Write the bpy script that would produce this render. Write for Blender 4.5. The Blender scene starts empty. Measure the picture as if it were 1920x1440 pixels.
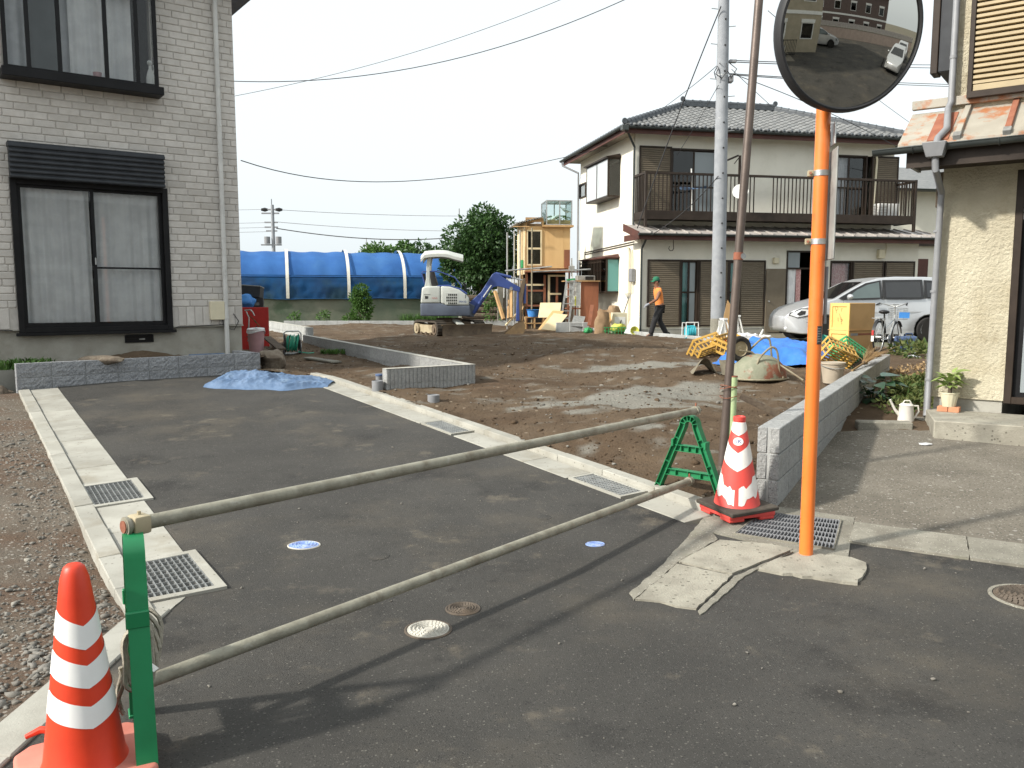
import bpy,bmesh,math,random
import numpy as np
from mathutils import Vector,Matrix,Euler
random.seed(7)
PI=math.pi
R=math.radians
scn=bpy.context.scene
COL=scn.collection
# --------------- camera, sky, sun, exposure
F=1553.0
TH=math.atan(170/F)
CAMZ=1.6
cam=bpy.data.cameras.new('camera')
camo=bpy.data.objects.new('camera',cam)
COL.objects.link(camo)
camo.location=(0,0,CAMZ)
camo.rotation_euler=(PI/2-TH,0,0)
cam.sensor_width=36
cam.lens=F/1920*36
cam.clip_start=0.05
cam.clip_end=2000
scn.camera=camo
SHX,SHY=1.30,0.62
SUN_EL=math.atan(1/math.hypot(SHX,SHY))
world=bpy.data.worlds.new('World')
scn.world=world
world.use_nodes=True
wn=world.node_tree
wn.nodes.clear()
sky=wn.nodes.new('ShaderNodeTexSky')
sky.sky_type='NISHITA'
sky.sun_disc=False
sky.sun_elevation=SUN_EL
sky.sun_rotation=math.atan2(-SHX,-SHY)
sky.air_density=1.0
sky.dust_density=6.0
sky.ozone_density=1.0
hsv=wn.nodes.new('ShaderNodeHueSaturation')
hsv.inputs['Saturation'].default_value=0.22
hsv.inputs['Value'].default_value=1.0
tint=wn.nodes.new('ShaderNodeMixRGB');tint.blend_type='MIX'
tint.inputs[0].default_value=0.6
tint.inputs[2].default_value=(8.3,9.0,9.25,1)
bg=wn.nodes.new('ShaderNodeBackground')
bg.inputs['Strength'].default_value=0.145
wo=wn.nodes.new('ShaderNodeOutputWorld')
wn.links.new(sky.outputs[0],hsv.inputs['Color'])
wn.links.new(hsv.outputs[0],tint.inputs[1])
wn.links.new(tint.outputs[0],bg.inputs['Color'])
wn.links.new(bg.outputs[0],wo.inputs['Surface'])
sl=bpy.data.lights.new('sun','SUN')
sl.energy=4.5
sl.angle=R(2.8)
sl.color=(1.0,0.945,0.85)
so=bpy.data.objects.new('sun',sl)
COL.objects.link(so)
so.rotation_euler=Vector((-SHX,-SHY,1.0)).to_track_quat('Z','Y').to_euler()
so.location=(-10,-5,30)
scn.view_settings.view_transform='Standard'
scn.view_settings.look='None'
scn.view_settings.exposure=0.2
scn.view_settings.gamma=1.0
scn.view_settings.use_curve_mapping=False
scn.cycles.max_bounces=6
scn.cycles.transparent_max_bounces=12
scn.cycles.sample_clamp_indirect=6
# --------------- measuring helpers
def gz(y):
 """height of the paved ground: level street, then a 5 % rise up the lane, then level"""
 return 0.053*min(max(y-4.6,0.0),7.0)
def ray(u,v):
 dx=(u-960)/F;dv=-(v-720)/F
 Y=math.cos(TH)+math.sin(TH)*dv
 return dx/Y,(-math.sin(TH)+math.cos(TH)*dv)/Y
def A(u,v,Y):
 a,b=ray(u,v)
 return Vector((a*Y,Y,CAMZ+b*Y))
def G(u,v,off=0.0):
 a,b=ray(u,v)
 lo,hi=0.5,400.0
 for _ in range(50):
  m=(lo+hi)/2
  if CAMZ+b*m>gz(m)+off:lo=m
  else:hi=m
 return Vector((a*lo,lo,CAMZ+b*lo))
class Frame:
 """vertical building frame: x along the front, y back into the building"""
 def __init__(s,ox,oy,ang):
  s.o=Vector((ox,oy,0));s.a=ang
  s.ex=Vector((math.cos(ang),math.sin(ang),0));s.ey=Vector((-math.sin(ang),math.cos(ang),0))
 def front(s,u,v,off=0.0):
  a,b=ray(u,v)
  o=s.o+s.ey*off
  d=Vector((a,1,0))
  det=-s.ex.x*d.y+s.ex.y*d.x
  k=(-s.ex.x*o.y+s.ex.y*o.x)/det
  p=d*k
  return(p-s.o).dot(s.ex),CAMZ+b*k
 def side(s,u,v,off=0.0):
  a,b=ray(u,v)
  o=s.o+s.ex*off
  d=Vector((a,1,0))
  det=-s.ey.x*d.y+s.ey.y*d.x
  k=(-s.ey.x*o.y+s.ey.y*o.x)/det
  p=d*k
  return(p-s.o).dot(s.ey),CAMZ+b*k
 def loc(s,p):
  q=Vector(p)-s.o
  return Vector((q.dot(s.ex),q.dot(s.ey),q.z))
  # --------------- mesh builder
class MB:
 def __init__(s):
  s.v=[];s.f=[]
 def add(s,vs,fs):
  n=len(s.v)
  s.v.extend([tuple(p)for p in vs])
  s.f.extend([tuple(i+n for i in f)for f in fs])
  return s
 def box(s,x0,x1,y0,y1,z0,z1):
  vs=[(x0,y0,z0),(x1,y0,z0),(x1,y1,z0),(x0,y1,z0),(x0,y0,z1),(x1,y0,z1),(x1,y1,z1),(x0,y1,z1)]
  return s.add(vs,[(3,2,1,0),(4,5,6,7),(0,1,5,4),(1,2,6,5),(2,3,7,6),(3,0,4,7)])
 def obox(s,c,size,rot=(0,0,0)):
  M=Euler(rot).to_matrix()if not isinstance(rot,Matrix)else rot
  c=Vector(c);hx,hy,hz=[k/2 for k in size]
  vs=[c+M@Vector(p)for p in[(-hx,-hy,-hz),(hx,-hy,-hz),(hx,hy,-hz),(-hx,hy,-hz),(-hx,-hy,hz),(hx,-hy,hz),(hx,hy,hz),(-hx,hy,hz)]]
  return s.add(vs,[(3,2,1,0),(4,5,6,7),(0,1,5,4),(1,2,6,5),(2,3,7,6),(3,0,4,7)])
 def beam(s,p0,p1,w,h,up=(0,0,1)):
  p0=Vector(p0);p1=Vector(p1)
  d=(p1-p0);L=d.length;d.normalize()
  u=Vector(up)
  if abs(d.dot(u))>.98:u=Vector((1,0,0))
  x=d.cross(u).normalized();z=x.cross(d).normalized()
  M=Matrix((x,d,z)).transposed()
  return s.obox((p0+p1)/2,(w,L,h),M)
 def tube(s,pts,r,n=8,closed=False,cap=True):
  pts=[Vector(p)for p in pts]
  m=len(pts)
  rs=r if isinstance(r,(list,tuple))else[r]*m
  vs=[];fs=[]
  ref=None
  for i,p in enumerate(pts):
   if closed:t=pts[(i+1)%m]-pts[i-1]
   else:t=pts[min(i+1,m-1)]-pts[max(i-1,0)]
   if t.length<1e-9:t=Vector((0,0,1))
   t.normalize()
   if ref is None:
    ref=Vector((0,0,1))if abs(t.z)<.9 else Vector((1,0,0))
   x=t.cross(ref)
   if x.length<1e-6:x=t.orthogonal()
   x.normalize();y=t.cross(x);ref=-y if False else x.cross(t)
   for k in range(n):
    a=2*PI*k/n
    vs.append(p+x*(rs[i]*math.cos(a))+y*(rs[i]*math.sin(a)))
  for i in range(m if closed else m-1):
   j=(i+1)%m
   for k in range(n):
    l=(k+1)%n
    fs.append((i*n+k,i*n+l,j*n+l,j*n+k))
  if cap and not closed:
   fs.append(tuple(range(n))[::-1]);fs.append(tuple(range((m-1)*n,m*n)))
  return s.add(vs,fs)
 def cyl(s,p0,p1,r0,r1=None,n=12,cap=True):
  return s.tube([p0,p1],[r0,r0 if r1 is None else r1],n,cap=cap)
 def lathe(s,prof,n=24,c=(0,0,0),M=None,caps=False):
  vs=[];fs=[]
  m=len(prof)
  for k in range(n):
   a=2*PI*k/n
   for(r,z)in prof:
    p=Vector((r*math.cos(a),r*math.sin(a),z))
    if M is not None:p=M@p
    vs.append(p+Vector(c))
  for k in range(n):
   l=(k+1)%n
   for i in range(m-1):
    fs.append((k*m+i,l*m+i,l*m+i+1,k*m+i+1))
  if caps:
   fs.append(tuple(k*m for k in range(n))[::-1]);fs.append(tuple(k*m+m-1 for k in range(n)))
  return s.add(vs,fs)
 def prism(s,poly,d0,d1,ax='y'):
  def P(a,b,d):
   return{'y':(a,d,b),'z':(a,b,d),'x':(d,a,b)}[ax]
  n=len(poly)
  vs=[P(a,b,d0)for a,b in poly]+[P(a,b,d1)for a,b in poly]
  fs=[tuple(range(n)),tuple(range(2*n-1,n-1,-1))]
  fs+=[(i,i+n,(i+1)%n+n,(i+1)%n)for i in range(n)]
  return s.add(vs,fs)
 def grid(s,fn,nu,nv,closeu=False):
  vs=[fn(i/nu,j/nv)for i in range(nu+(0 if closeu else 1))for j in range(nv+1)]
  fs=[]
  for i in range(nu):
   i2=(i+1)%nu if closeu else i+1
   for j in range(nv):
    fs.append((i*(nv+1)+j,i2*(nv+1)+j,i2*(nv+1)+j+1,i*(nv+1)+j+1))
  return s.add(vs,fs)
 def shell(s,fn,nu,nv,th,nrm):
  """grid with thickness th along vector nrm"""
  n=Vector(nrm)*th
  s.grid(fn,nu,nv)
  s.grid(lambda a,b:Vector(fn(1-a,b))+n,nu,nv)
  return s
 def blob(s,c,rad,seed=0,amp=.25,sub=2,fr=1.7):
  bm=bmesh.new();bmesh.ops.create_icosphere(bm,subdivisions=sub,radius=1)
  from mathutils import noise as mn
  vs=[]
  for v in bm.verts:
   d=1+amp*mn.noise(v.co*fr+Vector((seed*3.1,seed*7.7,seed*1.3)))+amp*.4*mn.noise(v.co*fr*3+Vector((seed,5,9)))
   vs.append(Vector((v.co.x*rad[0]*d,v.co.y*rad[1]*d,v.co.z*rad[2]*d))+Vector(c))
  fs=[tuple(v.index for v in f.verts)for f in bm.faces]
  bm.free()
  return s.add(vs,fs)
 def xf(s,M,start=0):
  for i in range(start,len(s.v)):s.v[i]=tuple(M@Vector(s.v[i]))
  return s
 def mesh(s,name,bevel=0.0,seg=1,smooth=35,fix=True):
  me=bpy.data.meshes.new(name)
  me.from_pydata(s.v,[],s.f)
  if fix or bevel:
   bm=bmesh.new();bm.from_mesh(me)
   if fix:bmesh.ops.recalc_face_normals(bm,faces=bm.faces)
   if bevel:
    bm.normal_update()
    es=[e for e in bm.edges if len(e.link_faces)==2 and e.calc_face_angle(0)>R(32)]
    bmesh.ops.bevel(bm,geom=es,offset=bevel,segments=seg,affect='EDGES',profile=.5,clamp_overlap=True)
   bm.to_mesh(me);bm.free()
  if smooth:
   me.polygons.foreach_set('use_smooth',[True]*len(me.polygons))
   me.set_sharp_from_angle(angle=R(smooth))
  me.update()
  return me
 def build(s,name,m,par=None,bevel=0.0,seg=1,smooth=35,label=None,kind=None,loc=None,fix=True):
  me=s.mesh(name,bevel,seg,smooth,fix)
  return put(me,name,m,par,label,kind,loc)
def put(me,name,m=None,par=None,label=None,kind=None,loc=None,rot=None,scale=None):
 o=bpy.data.objects.new(name,me)
 COL.objects.link(o)
 if m is not None and len(me.materials)==0:me.materials.append(m)
 if par is not None:o.parent=par
 if label:o['label']=label
 if kind:o['kind']=kind
 if loc is not None:o.location=loc
 if rot is not None:o.rotation_euler=rot
 if scale is not None:o.scale=scale
 return o
def thing(name,label,cat,loc=(0,0,0),rz=0.0,group=None):
 o=bpy.data.objects.new(name,None)
 COL.objects.link(o)
 o.empty_display_size=.1
 o.location=loc
 o.rotation_euler=(0,0,rz)if not isinstance(rz,(tuple,list))else rz
 return tag(o,label,cat,group)
def tag(o,label,cat,group=None):
 o['label']=label;o['category']=cat
 if group:o['group']=group
 return o
def struct(o):
 o['kind']='structure';return o
def copy_tree(o,par=None):
 c=o.copy();COL.objects.link(c)
 if par is not None:c.parent=par
 for ch in list(o.children):copy_tree(ch,c)
 return c
def RZ(a):return Matrix.Rotation(a,3,'Z')
# --------------- numpy noise
def _h(ix,iy,s):
 n=(ix.astype(np.int64)*374761393+iy.astype(np.int64)*668265263+s*974711)&0x7fffffff
 n=((n^(n>>13))*1274126177)&0x7fffffff
 return((n^(n>>16))&0xffff)/65535.0
def vn(x,y,s=0):
 x=np.asarray(x,float);y=np.asarray(y,float)
 ix=np.floor(x);iy=np.floor(y);fx=x-ix;fy=y-iy
 fx=fx*fx*(3-2*fx);fy=fy*fy*(3-2*fy)
 a=_h(ix,iy,s);b=_h(ix+1,iy,s);c=_h(ix,iy+1,s);d=_h(ix+1,iy+1,s)
 return(a*(1-fx)+b*fx)*(1-fy)+(c*(1-fx)+d*fx)*fy-.5
def fbm(x,y,s=0,o=4):
 t=0;k=1.0
 for i in range(o):
  t=t+vn(x/k,y/k,s+i*17)*k;k*=.5
 return t
def npmesh(name,V,FQ,m,par=None,kind=None,smooth=False,attr=None):
 """V (n,3), FQ list of (k, array) face blocks"""
 me=bpy.data.meshes.new(name)
 V=np.asarray(V,np.float32)
 tot=sum(a.shape[0]for a in FQ);loops=np.concatenate([a.ravel()for a in FQ]).astype(np.int32)
 me.vertices.add(len(V));me.vertices.foreach_set('co',V.ravel())
 me.loops.add(len(loops));me.loops.foreach_set('vertex_index',loops)
 me.polygons.add(tot)
 st=[];c=0
 for a in FQ:
  k=a.shape[1]
  st.append(c+np.arange(a.shape[0])*k);c+=a.size
 me.polygons.foreach_set('loop_start',np.concatenate(st).astype(np.int32))
 me.update(calc_edges=True);me.validate()
 if smooth:me.polygons.foreach_set('use_smooth',[True]*len(me.polygons))
 if attr is not None:
  for nm,arr in attr.items():
   at=me.attributes.new(nm,'FLOAT','POINT');at.data.foreach_set('value',np.asarray(arr,np.float32))
 return put(me,name,m,par,kind=kind)
 # --------------- materials
def S(r,g,b,k=1.0):
 def f(c):
  c=c/255
  return(c/12.92 if c<=.04045 else((c+.055)/1.055)**2.4)*k
 return(f(r),f(g),f(b))
def mat(name,c1,c2=None,ns=4.0,rough=.7,bump=0.0,bs=60.0,metal=0.0,rnd=0.0,spec=.4,stain=None,lo=.35,hi=.65,speck=None,trans=0.0,attr=None,stretch=None,bdist=.02,rvar=0.0):
 m=bpy.data.materials.new(name);m.use_nodes=True
 t=m.node_tree;N=t.nodes;L=t.links
 b=N['Principled BSDF']
 b.inputs['Roughness'].default_value=rough
 b.inputs['Metallic'].default_value=metal
 b.inputs['Specular IOR Level'].default_value=spec
 tc=N.new('ShaderNodeTexCoord');oi=N.new('ShaderNodeObjectInfo')
 off=N.new('ShaderNodeVectorMath');off.operation='MULTIPLY_ADD'
 cmb=N.new('ShaderNodeCombineXYZ')
 for k in range(3):L.new(oi.outputs['Random'],cmb.inputs[k])
 L.new(cmb.outputs[0],off.inputs[0]);off.inputs[1].default_value=(31,17,23)if rnd else(0,0,0)
 L.new(tc.outputs['Object'],off.inputs[2])
 co=off.outputs[0]
 if stretch:
  sc=N.new('ShaderNodeVectorMath');sc.operation='MULTIPLY'
  L.new(co,sc.inputs[0]);sc.inputs[1].default_value=stretch;co=sc.outputs[0]
 def noise(scale,detail=6,rgh=.6):
  n=N.new('ShaderNodeTexNoise');n.inputs['Scale'].default_value=scale
  n.inputs['Detail'].default_value=detail;n.inputs['Roughness'].default_value=rgh
  L.new(co,n.inputs['Vector']);return n.outputs['Fac']
 def ramp(src,a,bb):
  r=N.new('ShaderNodeMapRange');r.interpolation_type='SMOOTHSTEP'
  r.inputs['From Min'].default_value=a;r.inputs['From Max'].default_value=bb
  L.new(src,r.inputs['Value']);return r.outputs[0]
 def mix(fac,a,bb,mode='MIX'):
  x=N.new('ShaderNodeMixRGB');x.blend_type=mode
  for s_,i in((fac,0),(a,1),(bb,2)):
   if isinstance(s_,(int,float)):x.inputs[i].default_value=s_
   elif isinstance(s_,tuple):x.inputs[i].default_value=(*s_,1)
   else:L.new(s_,x.inputs[i])
  return x.outputs[0]
 if c2 is None:c2=tuple(k*.82 for k in c1)
 c=mix(ramp(noise(ns),lo,hi),tuple(c1),tuple(c2))
 for st in(stain if isinstance(stain,list)else[stain]if stain else[]):
  col,sc_,a,bb,amt=st
  f=ramp(noise(sc_,8,.65),a,bb)
  mm=N.new('ShaderNodeMath');mm.operation='MULTIPLY';mm.inputs[1].default_value=amt
  L.new(f,mm.inputs[0]);c=mix(mm.outputs[0],c,tuple(col))
 for sp in(speck if isinstance(speck,list)else[speck]if speck else[]):
  col,sc_,th,amt=sp
  vo=N.new('ShaderNodeTexVoronoi');vo.inputs['Scale'].default_value=sc_
  L.new(co,vo.inputs['Vector'])
  sx=N.new('ShaderNodeSeparateColor');L.new(vo.outputs['Color'],sx.inputs[0])
  lt=N.new('ShaderNodeMath');lt.operation='LESS_THAN';lt.inputs[1].default_value=th
  L.new(sx.outputs[0],lt.inputs[0])
  d=N.new('ShaderNodeMath');d.operation='LESS_THAN';d.inputs[1].default_value=.42
  L.new(vo.outputs['Distance'],d.inputs[0])
  q=N.new('ShaderNodeMath');q.operation='MULTIPLY';L.new(lt.outputs[0],q.inputs[0]);L.new(d.outputs[0],q.inputs[1])
  q2=N.new('ShaderNodeMath');q2.operation='MULTIPLY';L.new(q.outputs[0],q2.inputs[0]);q2.inputs[1].default_value=amt
  c=mix(q2.outputs[0],c,tuple(col))
 if attr:
  an=N.new('ShaderNodeAttribute');an.attribute_name=attr[0]
  c=mix(an.outputs['Fac'],c,mix(ramp(noise(30),.3,.7),tuple(attr[1]),tuple(k*.8 for k in attr[1])))
 if rnd:
  mr=N.new('ShaderNodeMapRange');mr.inputs['To Min'].default_value=1-rnd;mr.inputs['To Max'].default_value=1+rnd
  L.new(oi.outputs['Random'],mr.inputs['Value'])
  hs=N.new('ShaderNodeHueSaturation');L.new(mr.outputs[0],hs.inputs['Value']);L.new(c,hs.inputs['Color']);c=hs.outputs[0]
 L.new(c,b.inputs['Base Color'])
 if rvar:
  r2=N.new('ShaderNodeMapRange');r2.inputs['To Min'].default_value=max(rough-rvar,.02);r2.inputs['To Max'].default_value=min(rough+rvar,1)
  L.new(noise(ns*2.3),r2.inputs['Value']);L.new(r2.outputs[0],b.inputs['Roughness'])
 if bump:
  bp=N.new('ShaderNodeBump');bp.inputs['Strength'].default_value=bump;bp.inputs['Distance'].default_value=bdist
  L.new(noise(bs,8,.65),bp.inputs['Height']);L.new(bp.outputs[0],b.inputs['Normal'])
 if trans:
  tr=N.new('ShaderNodeBsdfTranslucent');L.new(c,tr.inputs['Color'])
  ms=N.new('ShaderNodeMixShader');ms.inputs[0].default_value=trans
  out=[n for n in N if n.type=='OUTPUT_MATERIAL'][0]
  L.new(b.outputs[0],ms.inputs[1]);L.new(tr.outputs[0],ms.inputs[2]);L.new(ms.outputs[0],out.inputs['Surface'])
 return m
def glass(name,tint=(.8,.85,.85),refl=1.0,rough=0.0,clear=1.0,back=(.02,.02,.02)):
 """window glass: clear pane with fresnel reflection"""
 m=bpy.data.materials.new(name);m.use_nodes=True
 t=m.node_tree;N=t.nodes;L=t.links;N.clear()
 out=N.new('ShaderNodeOutputMaterial')
 tr=N.new('ShaderNodeBsdfTransparent');tr.inputs[0].default_value=(*tint,1)
 gl=N.new('ShaderNodeBsdfGlossy');gl.inputs['Roughness'].default_value=rough
 fr=N.new('ShaderNodeFresnel');fr.inputs['IOR'].default_value=1.5
 mu=N.new('ShaderNodeMath');mu.operation='MULTIPLY';mu.inputs[1].default_value=refl;mu.use_clamp=True
 L.new(fr.outputs[0],mu.inputs[0])
 mx=N.new('ShaderNodeMixShader')
 L.new(mu.outputs[0],mx.inputs[0]);L.new(tr.outputs[0],mx.inputs[1]);L.new(gl.outputs[0],mx.inputs[2])
 if clear<1:
  df=N.new('ShaderNodeBsdfDiffuse');df.inputs[0].default_value=(*back,1)
  m2=N.new('ShaderNodeMixShader');m2.inputs[0].default_value=clear
  L.new(df.outputs[0],m2.inputs[1]);L.new(tr.outputs[0],m2.inputs[2]);L.new(m2.outputs[0],mx.inputs[1])
 L.new(mx.outputs[0],out.inputs['Surface'])
 return m
m_asph=mat('asphalt',(.050,.048,.0440),(.064,.061,.0555),1.1,.88,.55,140,speck=[((.20,.19,.165),95,.035,.55),((.13,.125,.115),150,.16,.5),((.018,.018,.018),110,.14,.55)],stain=[((.122,.105,.080),.7,.48,.74,.65),((.026,.025,.024),1.0,.53,.68,.75),((.165,.142,.108),2.6,.57,.72,.6),((.03,.029,.028),7,.6,.7,.5)],bdist=.016,spec=.25)
m_park=mat('old_asphalt',(.165,.148,.120),(.205,.185,.152),1.5,.9,.6,110,speck=[((.38,.35,.30),75,.14,.75),((.05,.048,.042),70,.2,.75),((.42,.4,.36),28,.03,.6)],stain=[((.11,.099,.08),.9,.47,.68,.7),((.24,.21,.165),1.7,.55,.75,.6)],bdist=.014,spec=.25)
m_conc=mat('pale_concrete',(.375,.366,.322),(.30,.29,.252),3,.9,.35,90,rnd=.08,stain=[((.24,.215,.165),2.2,.52,.72,.6),((.2,.18,.14),12,.6,.75,.4)],speck=((.12,.11,.09),60,.02,.7),bdist=.006)
m_concold=mat('weathered_concrete',(.27,.255,.21),(.205,.193,.158),4,.92,.5,120,rnd=.08,stain=[((.14,.125,.10),2.5,.5,.7,.65),((.17,.19,.12),3.7,.55,.7,.35)],speck=[((.5,.48,.42),110,.1,.6),((.06,.055,.05),100,.08,.6)],bdist=.01)
m_concpale=mat('chalky_concrete',(.36,.34,.28),(.28,.262,.215),5,.92,.6,70,stain=[((.2,.185,.15),3.5,.5,.68,.6)],speck=[((.10,.09,.07),45,.08,.7)],bdist=.015)
m_block=mat('block_concrete',(.36,.365,.36),(.29,.295,.29),25,.92,.9,45,rnd=.07,speck=[((.50,.50,.48),130,.15,.7),((.09,.09,.09),140,.15,.6)],stain=((.2,.19,.16),2,.55,.75,.4),bdist=.02)
m_blockgrey=mat('grey_split_block',(.34,.35,.365),(.24,.25,.265),40,.92,1.0,60,rnd=.06,speck=[((.48,.49,.5),90,.16,.7),((.06,.06,.07),110,.2,.7)],bdist=.02)
m_blocksmooth=mat('smooth_block',(.40,.41,.40),(.33,.34,.33),6,.9,.3,120,rnd=.06,stain=((.22,.2,.16),2.5,.55,.75,.5))
m_blocktop=mat('block_top',(.44,.43,.38),(.37,.36,.32),8,.9,.3,120,rnd=.05,stain=((.3,.27,.2),3,.5,.7,.4))
m_soil=mat('brown_soil',(.092,.063,.040),(.126,.091,.060),1.3,.97,.9,40,stain=[((.070,.046,.029),.55,.50,.68,.75),((.19,.128,.085),.9,.55,.75,.6)],speck=[((.32,.26,.19),22,.02,.8),((.06,.038,.026),60,.08,.5)],attr=('sand',(.33,.335,.30)),bdist=.03,spec=.15)
m_gravelbed=mat('gravelly_soil',(.130,.106,.080),(.165,.142,.112),1.1,.97,.9,60,stain=[((.125,.078,.05),.75,.42,.60,.85),((.11,.062,.04),.5,.62,.72,.7)],speck=[((.42,.39,.34),50,.2,.7),((.1,.085,.065),60,.2,.6)],bdist=.03)
m_stone=mat('gravel_stone',(.22,.21,.188),(.13,.117,.098),4,.9,.4,80,lo=.3,hi=.7,stain=((.5,.47,.4),7,.55,.7,.5))
m_rock=mat('field_stone',(.20,.165,.125),(.13,.10,.075),6,.92,.8,25,stain=((.3,.26,.2),5,.5,.7,.6))
m_dirt=mat('far_ground',(.17,.15,.11),(.13,.115,.085),.4,.95,.4,20,stain=((.09,.105,.05),.15,.5,.65,.7))
m_leafd=mat('dark_leaf',(.024,.060,.017),(.062,.130,.036),9,.5,trans=.25,spec=.35)
m_leafm=mat('mid_leaf',(.055,.125,.026),(.10,.19,.045),8,.55,trans=.3,spec=.3)
m_leafy=mat('pale_leaf',(.16,.26,.05),(.26,.36,.09),14,.5,trans=.3,spec=.3)
m_leafw=mat('weed_leaf',(.06,.11,.03),(.16,.17,.06),7,.6,trans=.25,spec=.25)
m_bark=mat('bark',(.07,.052,.038),(.11,.085,.06),14,.95,.8,30)
m_galv=mat('galvanised_steel',(.50,.51,.50),(.38,.39,.385),12,.45,.1,60,metal=.75,rnd=.05,stain=((.25,.2,.15),6,.6,.75,.4))
m_pipe=mat('weathered_pipe',(.33,.315,.25),(.24,.225,.175),10,.62,.25,80,metal=.25,stain=[((.16,.12,.08),5,.55,.72,.7),((.42,.41,.35),18,.55,.7,.5)],stretch=(1,1,1))
m_green=mat('green_plastic',(.012,.20,.075),(.010,.165,.06),3,.42,.03,60,stain=((.10,.16,.10),6,.6,.8,.35),spec=.5)
m_orange_cone=mat('orange_red_plastic',(.72,.055,.016),(.62,.04,.013),3,.45,.03,40,stain=[((.38,.06,.03),7,.58,.72,.5),((.70,.12,.06),2.0,.5,.75,.4)],spec=.5)
m_pinkred=mat('faded_red_plastic',(.66,.075,.060),(.58,.06,.05),4,.55,.05,40,stain=((.68,.25,.18),6,.55,.75,.4))
m_faded=mat('faded_pink_plastic',(.64,.24,.18),(.56,.19,.14),4,.6,.08,40,stain=((.45,.3,.24),5,.55,.75,.5))
m_refl=mat('white_reflective_sheet',(.86,.86,.84),(.80,.80,.78),5,.35,.03,60,stain=((.5,.49,.46),7,.64,.75,.5),spec=.5)
m_reflw=mat('worn_white_sheet',(.78,.76,.72),(.68,.66,.62),6,.5,.05,60,stain=[((.42,.38,.34),9,.6,.72,.6)],spec=.4)
m_rubber=mat('black_rubber',(.045,.038,.030),(.07,.06,.048),6,.85,.2,60,stain=((.14,.12,.09),4,.55,.72,.4))
m_opole=mat('orange_paint',(.80,.20,.035),(.74,.175,.03),2,.38,.04,30,stain=[((.36,.10,.04),9,.62,.72,.6),((.80,.32,.14),1.5,.48,.75,.5)],spec=.5)
m_brown=mat('brown_steel',(.135,.105,.090),(.105,.082,.070),5,.42,.06,50,metal=.35,stain=((.2,.15,.12),6,.6,.75,.5))
m_black=mat('black_aluminium',(.007,.007,.008),(.011,.011,.012),4,.5,spec=.2)
m_char=mat('charcoal_metal',(.022,.025,.030),(.032,.036,.042),6,.5,spec=.3)
m_dbrown=mat('dark_brown_aluminium',(.026,.018,.013),(.038,.027,.020),5,.5,spec=.25)
m_shut=mat('olive_brown_shutter',(.145,.118,.082),(.17,.14,.10),3,.55,spec=.4,rnd=.03)
m_white=mat('white_plastic',(.78,.78,.75),(.70,.70,.67),6,.45,rnd=.04,stain=((.5,.48,.42),7,.6,.75,.3))
m_cream=mat('cream_plastic',(.66,.60,.44),(.60,.55,.40),6,.5,stain=((.4,.36,.26),5,.6,.75,.3))
m_dpipe=mat('grey_white_pvc',(.60,.60,.575),(.52,.52,.50),4,.45,stain=((.32,.31,.28),6,.58,.75,.45))
m_gpipe=mat('grey_pvc',(.24,.245,.255),(.20,.205,.215),5,.5,stain=((.12,.11,.10),6,.58,.75,.5))
m_dgutter=mat('dark_gutter',(.035,.042,.042),(.05,.058,.056),5,.4,stain=((.12,.13,.11),6,.6,.75,.4))
m_brick=mat('beige_siding',(.57,.545,.51),(.51,.485,.45),9,.8,.25,70,rnd=.08,stain=((.40,.375,.34),.7,.45,.7,.6))
m_found=mat('grey_render',(.36,.35,.31),(.30,.29,.25),3,.9,.3,60,stain=((.18,.165,.13),1.6,.5,.72,.6))
m_curt=mat('white_lace_curtain',(.78,.78,.78),(.68,.68,.69),5,.9)
m_curtg=mat('grey_curtain',(.55,.56,.58),(.46,.47,.49),5,.9)
m_curtt=mat('teal_curtain',(.20,.48,.46),(.15,.40,.39),5,.9)
m_curtp=mat('pink_flower_curtain',(.70,.50,.48),(.55,.28,.28),22,.9)
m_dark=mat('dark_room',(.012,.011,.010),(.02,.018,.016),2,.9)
m_glass=glass('clear_glass',(.94,.95,.95),.7)
m_glassd=glass('dim_glass',(.45,.48,.48),1.3)
m_glassf=glass('frosted_glass',(.8,.85,.87),1.0,.25,.45,(.45,.50,.52))
m_glasspale=glass('pale_frosted_glass',(.8,.85,.87),1.0,.25,.25,(.62,.66,.68))
m_glasst=glass('teal_frosted_glass',(.4,.7,.68),1.0,.25,.3,(.16,.42,.40))
m_glasscage=glass('greenhouse_pane',(.86,.93,.92),.7)
m_stuccofar=mat('cream_stucco',(.78,.745,.64),(.74,.705,.60),2,.92,.25,90,stain=[((.45,.40,.30),1.1,.6,.8,.4)])
m_stuccofront=mat('shaded_cream_stucco',(.76,.735,.64),(.71,.685,.59),2,.92,.25,90,stain=[((.34,.31,.24),1.3,.58,.8,.4)])  # same cream stucco, with the front walls' shade mixed into its colour
m_tile=mat('roof_tile',(.20,.20,.195),(.145,.15,.15),7,.55,.15,60,rnd=.18,stain=((.33,.32,.29),6,.55,.75,.5))
m_tiledark=mat('ridge_tile',(.085,.095,.105),(.06,.068,.076),7,.5,.15,60,rnd=.12,stain=((.2,.21,.21),6,.58,.75,.5))
m_fascia=mat('red_brown_fascia',(.095,.035,.026),(.07,.027,.02),3,.6)
m_metalroof=mat('pale_metal_roof',(.42,.39,.36),(.34,.31,.285),5,.5,rnd=.08,stain=((.24,.12,.09),4,.55,.7,.5))
m_soffit=mat('soffit',(.34,.31,.26),(.30,.27,.22),3,.9)
m_stuccor=mat('yellow_rough_stucco',(.56,.515,.39),(.48,.435,.325),2.5,.95,1.0,26,stain=[((.36,.30,.19),.8,.46,.70,.75),((.22,.175,.105),2.3,.56,.74,.6)],bdist=.035)
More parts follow.
